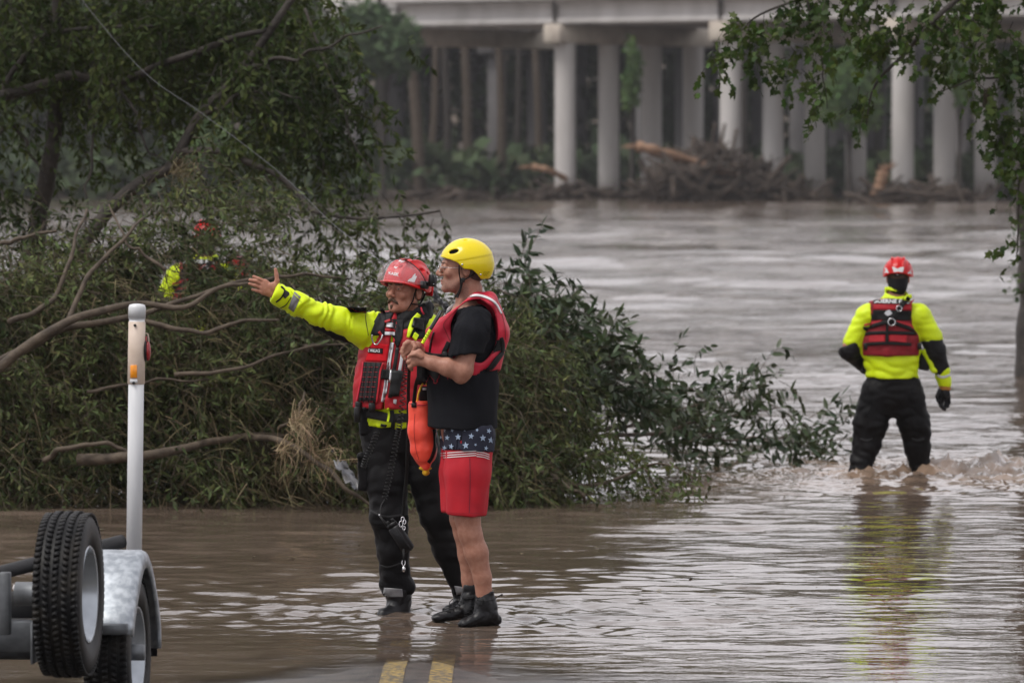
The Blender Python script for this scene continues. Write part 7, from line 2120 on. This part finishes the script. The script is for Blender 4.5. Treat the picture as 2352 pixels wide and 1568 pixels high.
def trailer():
    c1 = P(158, 1364, 23.3)
    c2 = P(270, 1497, 24.1)
    root = thing('boat_trailer', 'galvanised boat trailer with upright spare wheel and white guide post at the lower left', 'trailer', (c2[0] - 0.9, 24.2, -0.02))
    wheel(c1, 0.333, root, 'spare_wheel')
    w2 = wheel(c2, 0.325, root, 'road_wheel')
    mb = MB(); mb.tube([c2 + AX * 0.02, c2 + AX * 0.115], [0.036, 0.034], 16); mb.build('hub_cap', M['galvdark'], w2)
    # fender: rounded skirt over the road wheel
    fw0, fw1 = -0.14, 0.125
    prof = []
    R0 = 0.405
    A = np.linspace(math.radians(166), math.radians(-4), 26)
    V = []
    for t in A:
        er = math.cos(t) * (-LG) * -1 * -1 + math.sin(t) * UP
        er = -math.cos(t) * LG * -1 + math.sin(t) * UP
        rr = R0 + 0.02 * math.cos(4 * t)
        base = c2 + np.array((0, 0, 0.012))
        for ax_, dr in ((fw0, -0.05), (fw0, -0.01), (fw0 + 0.012, 0), (fw1 - 0.03, 0), (fw1 - 0.008, -0.010), (fw1, -0.03), (fw1, -0.075), (fw1 - 0.012, -0.078)):
            V.append(base + AX * ax_ + er * (rr + dr))
    k = 8; n = len(A)
    Q = [(i * k + j, i * k + j + 1, (i + 1) * k + j + 1, (i + 1) * k + j) for i in range(n - 1) for j in range(k - 1)]
    o = mesh_np('fender', np.array(V), [np.array(Q)], M['galv'], root)
    md = o.modifiers.new('s', 'SOLIDIFY'); md.thickness = 0.006
    # front step bracket of the fender and mud flap behind
    mb = MB(); mb.box(P(260, 1443, 23.72), (0.13, 0.09, 0.045), np.stack([AX, LG, UP], -1), 0.006); mb.build('fender_bracket', M['galvdark'], root)
    mb = MB(); mb.box(P(348, 1465, 24.55), (0.05, 0.012, 0.155), np.stack([AX, LG, UP], -1), 0.004); mb.build('mud_flap', M['rubber'], root)
    # frame
    Rm = np.stack([AX, LG, UP], -1)
    fl = P(40, 1470, 23.9)
    mb = MB(); mb.box(fl + np.array((-0.25, 0, 0.02)), (0.95, 0.08, 0.135), Rm, 0.008); mb.build('cross_member', M['galvdark'], root)
    mb = MB(); mb.box(P(60, 1390, 24.0) + np.array((-0.15, 0, 0)), (0.75, 0.06, 0.10), Rm, 0.006); mb.build('upper_cross_member', M['foam'], root)
    mb = MB(); mb.box(P(12, 1385, 23.6), (0.045, 0.05, 0.26), Rm, 0.004); mb.build('bunk_bracket', M['galvdark'], root)
    mb = MB(); mb.box(P(78, 1475, 23.5), (0.012, 0.10, 0.17), Rm, 0.003); mb.build('spare_bracket', M['galvdark'], root)
    mb = MB(); q = P(96, 1566 - 105, 23.42); mb.tube([q - AX * 0.03, q + AX * 0.02], 0.012, 6); mb.build('bracket_bolt', M['steel'], root)
    mb = MB(); mb.tube([c1 - AX * 0.05, c1 - AX * 0.22], 0.05, 14); mb.build('spare_mount', M['galvdark'], root)
    mb = MB(); mb.tube([c2 - AX * 0.05, c2 - AX * 1.9], 0.035, 12); mb.build('axle', M['galvdark'], root)
    for off_ in (-0.62, -1.7):
        mb = MB(); b0 = c2 + AX * off_; mb.box(b0 + LG * 0.9 + UP * 0.10, (0.075, 2.4, 0.12), Rm, 0.008); mb.build('side_rail', M['galvdark'], root)
    # padded crossbar running up to the right behind the spare
    a, e = P(-60, 1330, 23.75), P(268, 1246, 24.25)
    mb = MB(); L = spline([a, a * .5 + e * .5, e, e + (e - a) / np.linalg.norm(e - a) * 0.012], 20); mb.tube(L, np.r_[np.full(18, 0.030), 0.027, 0.018], 16); mb.build('padded_bar', M['foam'], root)
    a, e = P(-60, 1398, 23.9), P(130, 1338, 24.1)
    mb = MB(); mb.tube([a, e], 0.024, 12); mb.build('padded_bar', M['foam'], root)
    mb = MB(); mb.box(P(48, 1352, 23.8), (0.07, 0.03, 0.035), rotm(0, 0, 0.3), 0.01); mb.build('bunk_pad_end', M['whiteprint'], root)
    # guide post with sleeve, cap, amber reflector and red lamp
    D = 25.2
    gp = thing_child('guide_post', P(305, 1290, D), root)
    s = D / FPX
    b0, t0 = P(306, 1420, D), P(315, 706, D)
    mb = MB(); mb.tube([b0, t0], [0.0345, 0.0345], 24); mb.build('post', M['pvc'], gp)
    f = lambda v: b0 + (t0 - b0) * ((1420 - v) / (1420 - 706))
    mb = MB(); mb.tube([f(733), f(730)], [0.0365, 0.0365], 24); mb.tube([f(730), f(706), f(700), f(698), f(697)], [0.0385, 0.0385, 0.034, 0.020, 0.001], 28); mb.build('cap', M['pvc'], gp)
    mb = MB(); mb.tube([f(882), f(880), f(739), f(738)], [0.034, 0.0385, 0.0375, 0.034], 28, caps=True); sl = mb.build('sleeve', M['sleeve'], gp)
    mb = MB(); q = f(867) * 1.0; 
    mb.box(P(307, 853, D - 0.0395), (0.030, 0.006, 0.057), None, 0.002); mb.build('amber_reflector', M['amber'], gp)
    mb = MB(); mb.box(P(307, 875, D - 0.0380), (0.034, 0.005, 0.016), None, 0.002); mb.build('reflector_base', M['pvc'], gp)
    for v_ in (747, 879):
        q = P(310 if v_ < 800 else 307, v_, D - 0.039); mb = MB(); mb.tube([q, q + np.array((0, -0.004, 0))], 0.0065, 10); mb.build('screw', M['blackplastic'], gp)
    mb = MB(); q = P(338, 806, D); V, Q_ = surfnet(lambda p: ell(p, q + np.array((0.004, 0, 0)), (0.013, 0.022, 0.044)), q - 0.06, q + 0.06, 0.005); mb.add(V, Q_); mb.build('tail_lamp', M['redlens'], gp)
    mb = MB(); q = P(334, 806, D); V, Q_ = surfnet(lambda p: ell(p, q, (0.010, 0.026, 0.050)), q - 0.06, q + 0.06, 0.005); mb.add(V, Q_); mb.build('lamp_base', M['blackplastic'], gp)
    tubeobj('lamp_wire', [P(334, 765, D), P(340, 768, D), P(342, 785, D), P(340, 800, D)], 0.0025, M['sleeve'], gp, 6, 14)
    tubeobj('lamp_stem', [P(335, 772, D), P(335, 795, D)], 0.006, M['redlens'], gp, 8)
    return root
trailer()
# ------------------------------------------------------------------ leaves and bits drifting on the water
def drift_bits():
    rng = np.random.default_rng(90); g = Geo()
    n = 170
    y = np.concatenate([rng.uniform(28, 41, 60), rng.uniform(42, 70, 110)])
    x = rng.uniform(-0.095, 0.095, n) * y
    s = rng.uniform(0.02, 0.06, n)
    O = np.stack([x, y, water_h(x, y) + 0.006], -1)
    a = rng.uniform(0, 2 * PI, n)
    A = np.stack([np.cos(a), np.sin(a), rng.normal(size=n) * 0.1], -1); S = np.stack([-np.sin(a), np.cos(a), rng.normal(size=n) * 0.1], -1)
    V, Q, T = leaves_geo(O, A, S, np.cross(A, S), s, s * 0.4, TPL2)
    g.add(V, Q, T)
    tag(g.build('floating_leaves', M['straw'], None), 'leaves and bits of straw drifting on the brown water')
drift_bits()
def haze():
    mb = MB(); mb.box((0, 270, 17.0), (1000, 560, 40.0))
    o = mb.build('haze', None, None, smooth=False); o['kind'] = 'stuff'
    m = bpy.data.materials.new('haze'); m.use_nodes = True
    nt = m.node_tree; nt.nodes.remove(nt.nodes['Principled BSDF'])
    v = nt.nodes.new('ShaderNodeVolumePrincipled'); v.inputs['Density'].default_value = 0.00013
    v.inputs['Color'].default_value = (0.92, 0.92, 0.95, 1)
    nt.links.new(v.outputs[0], nt.nodes['Material Output'].inputs['Volume'])
    o.data.materials.append(m)
haze()
build_water()
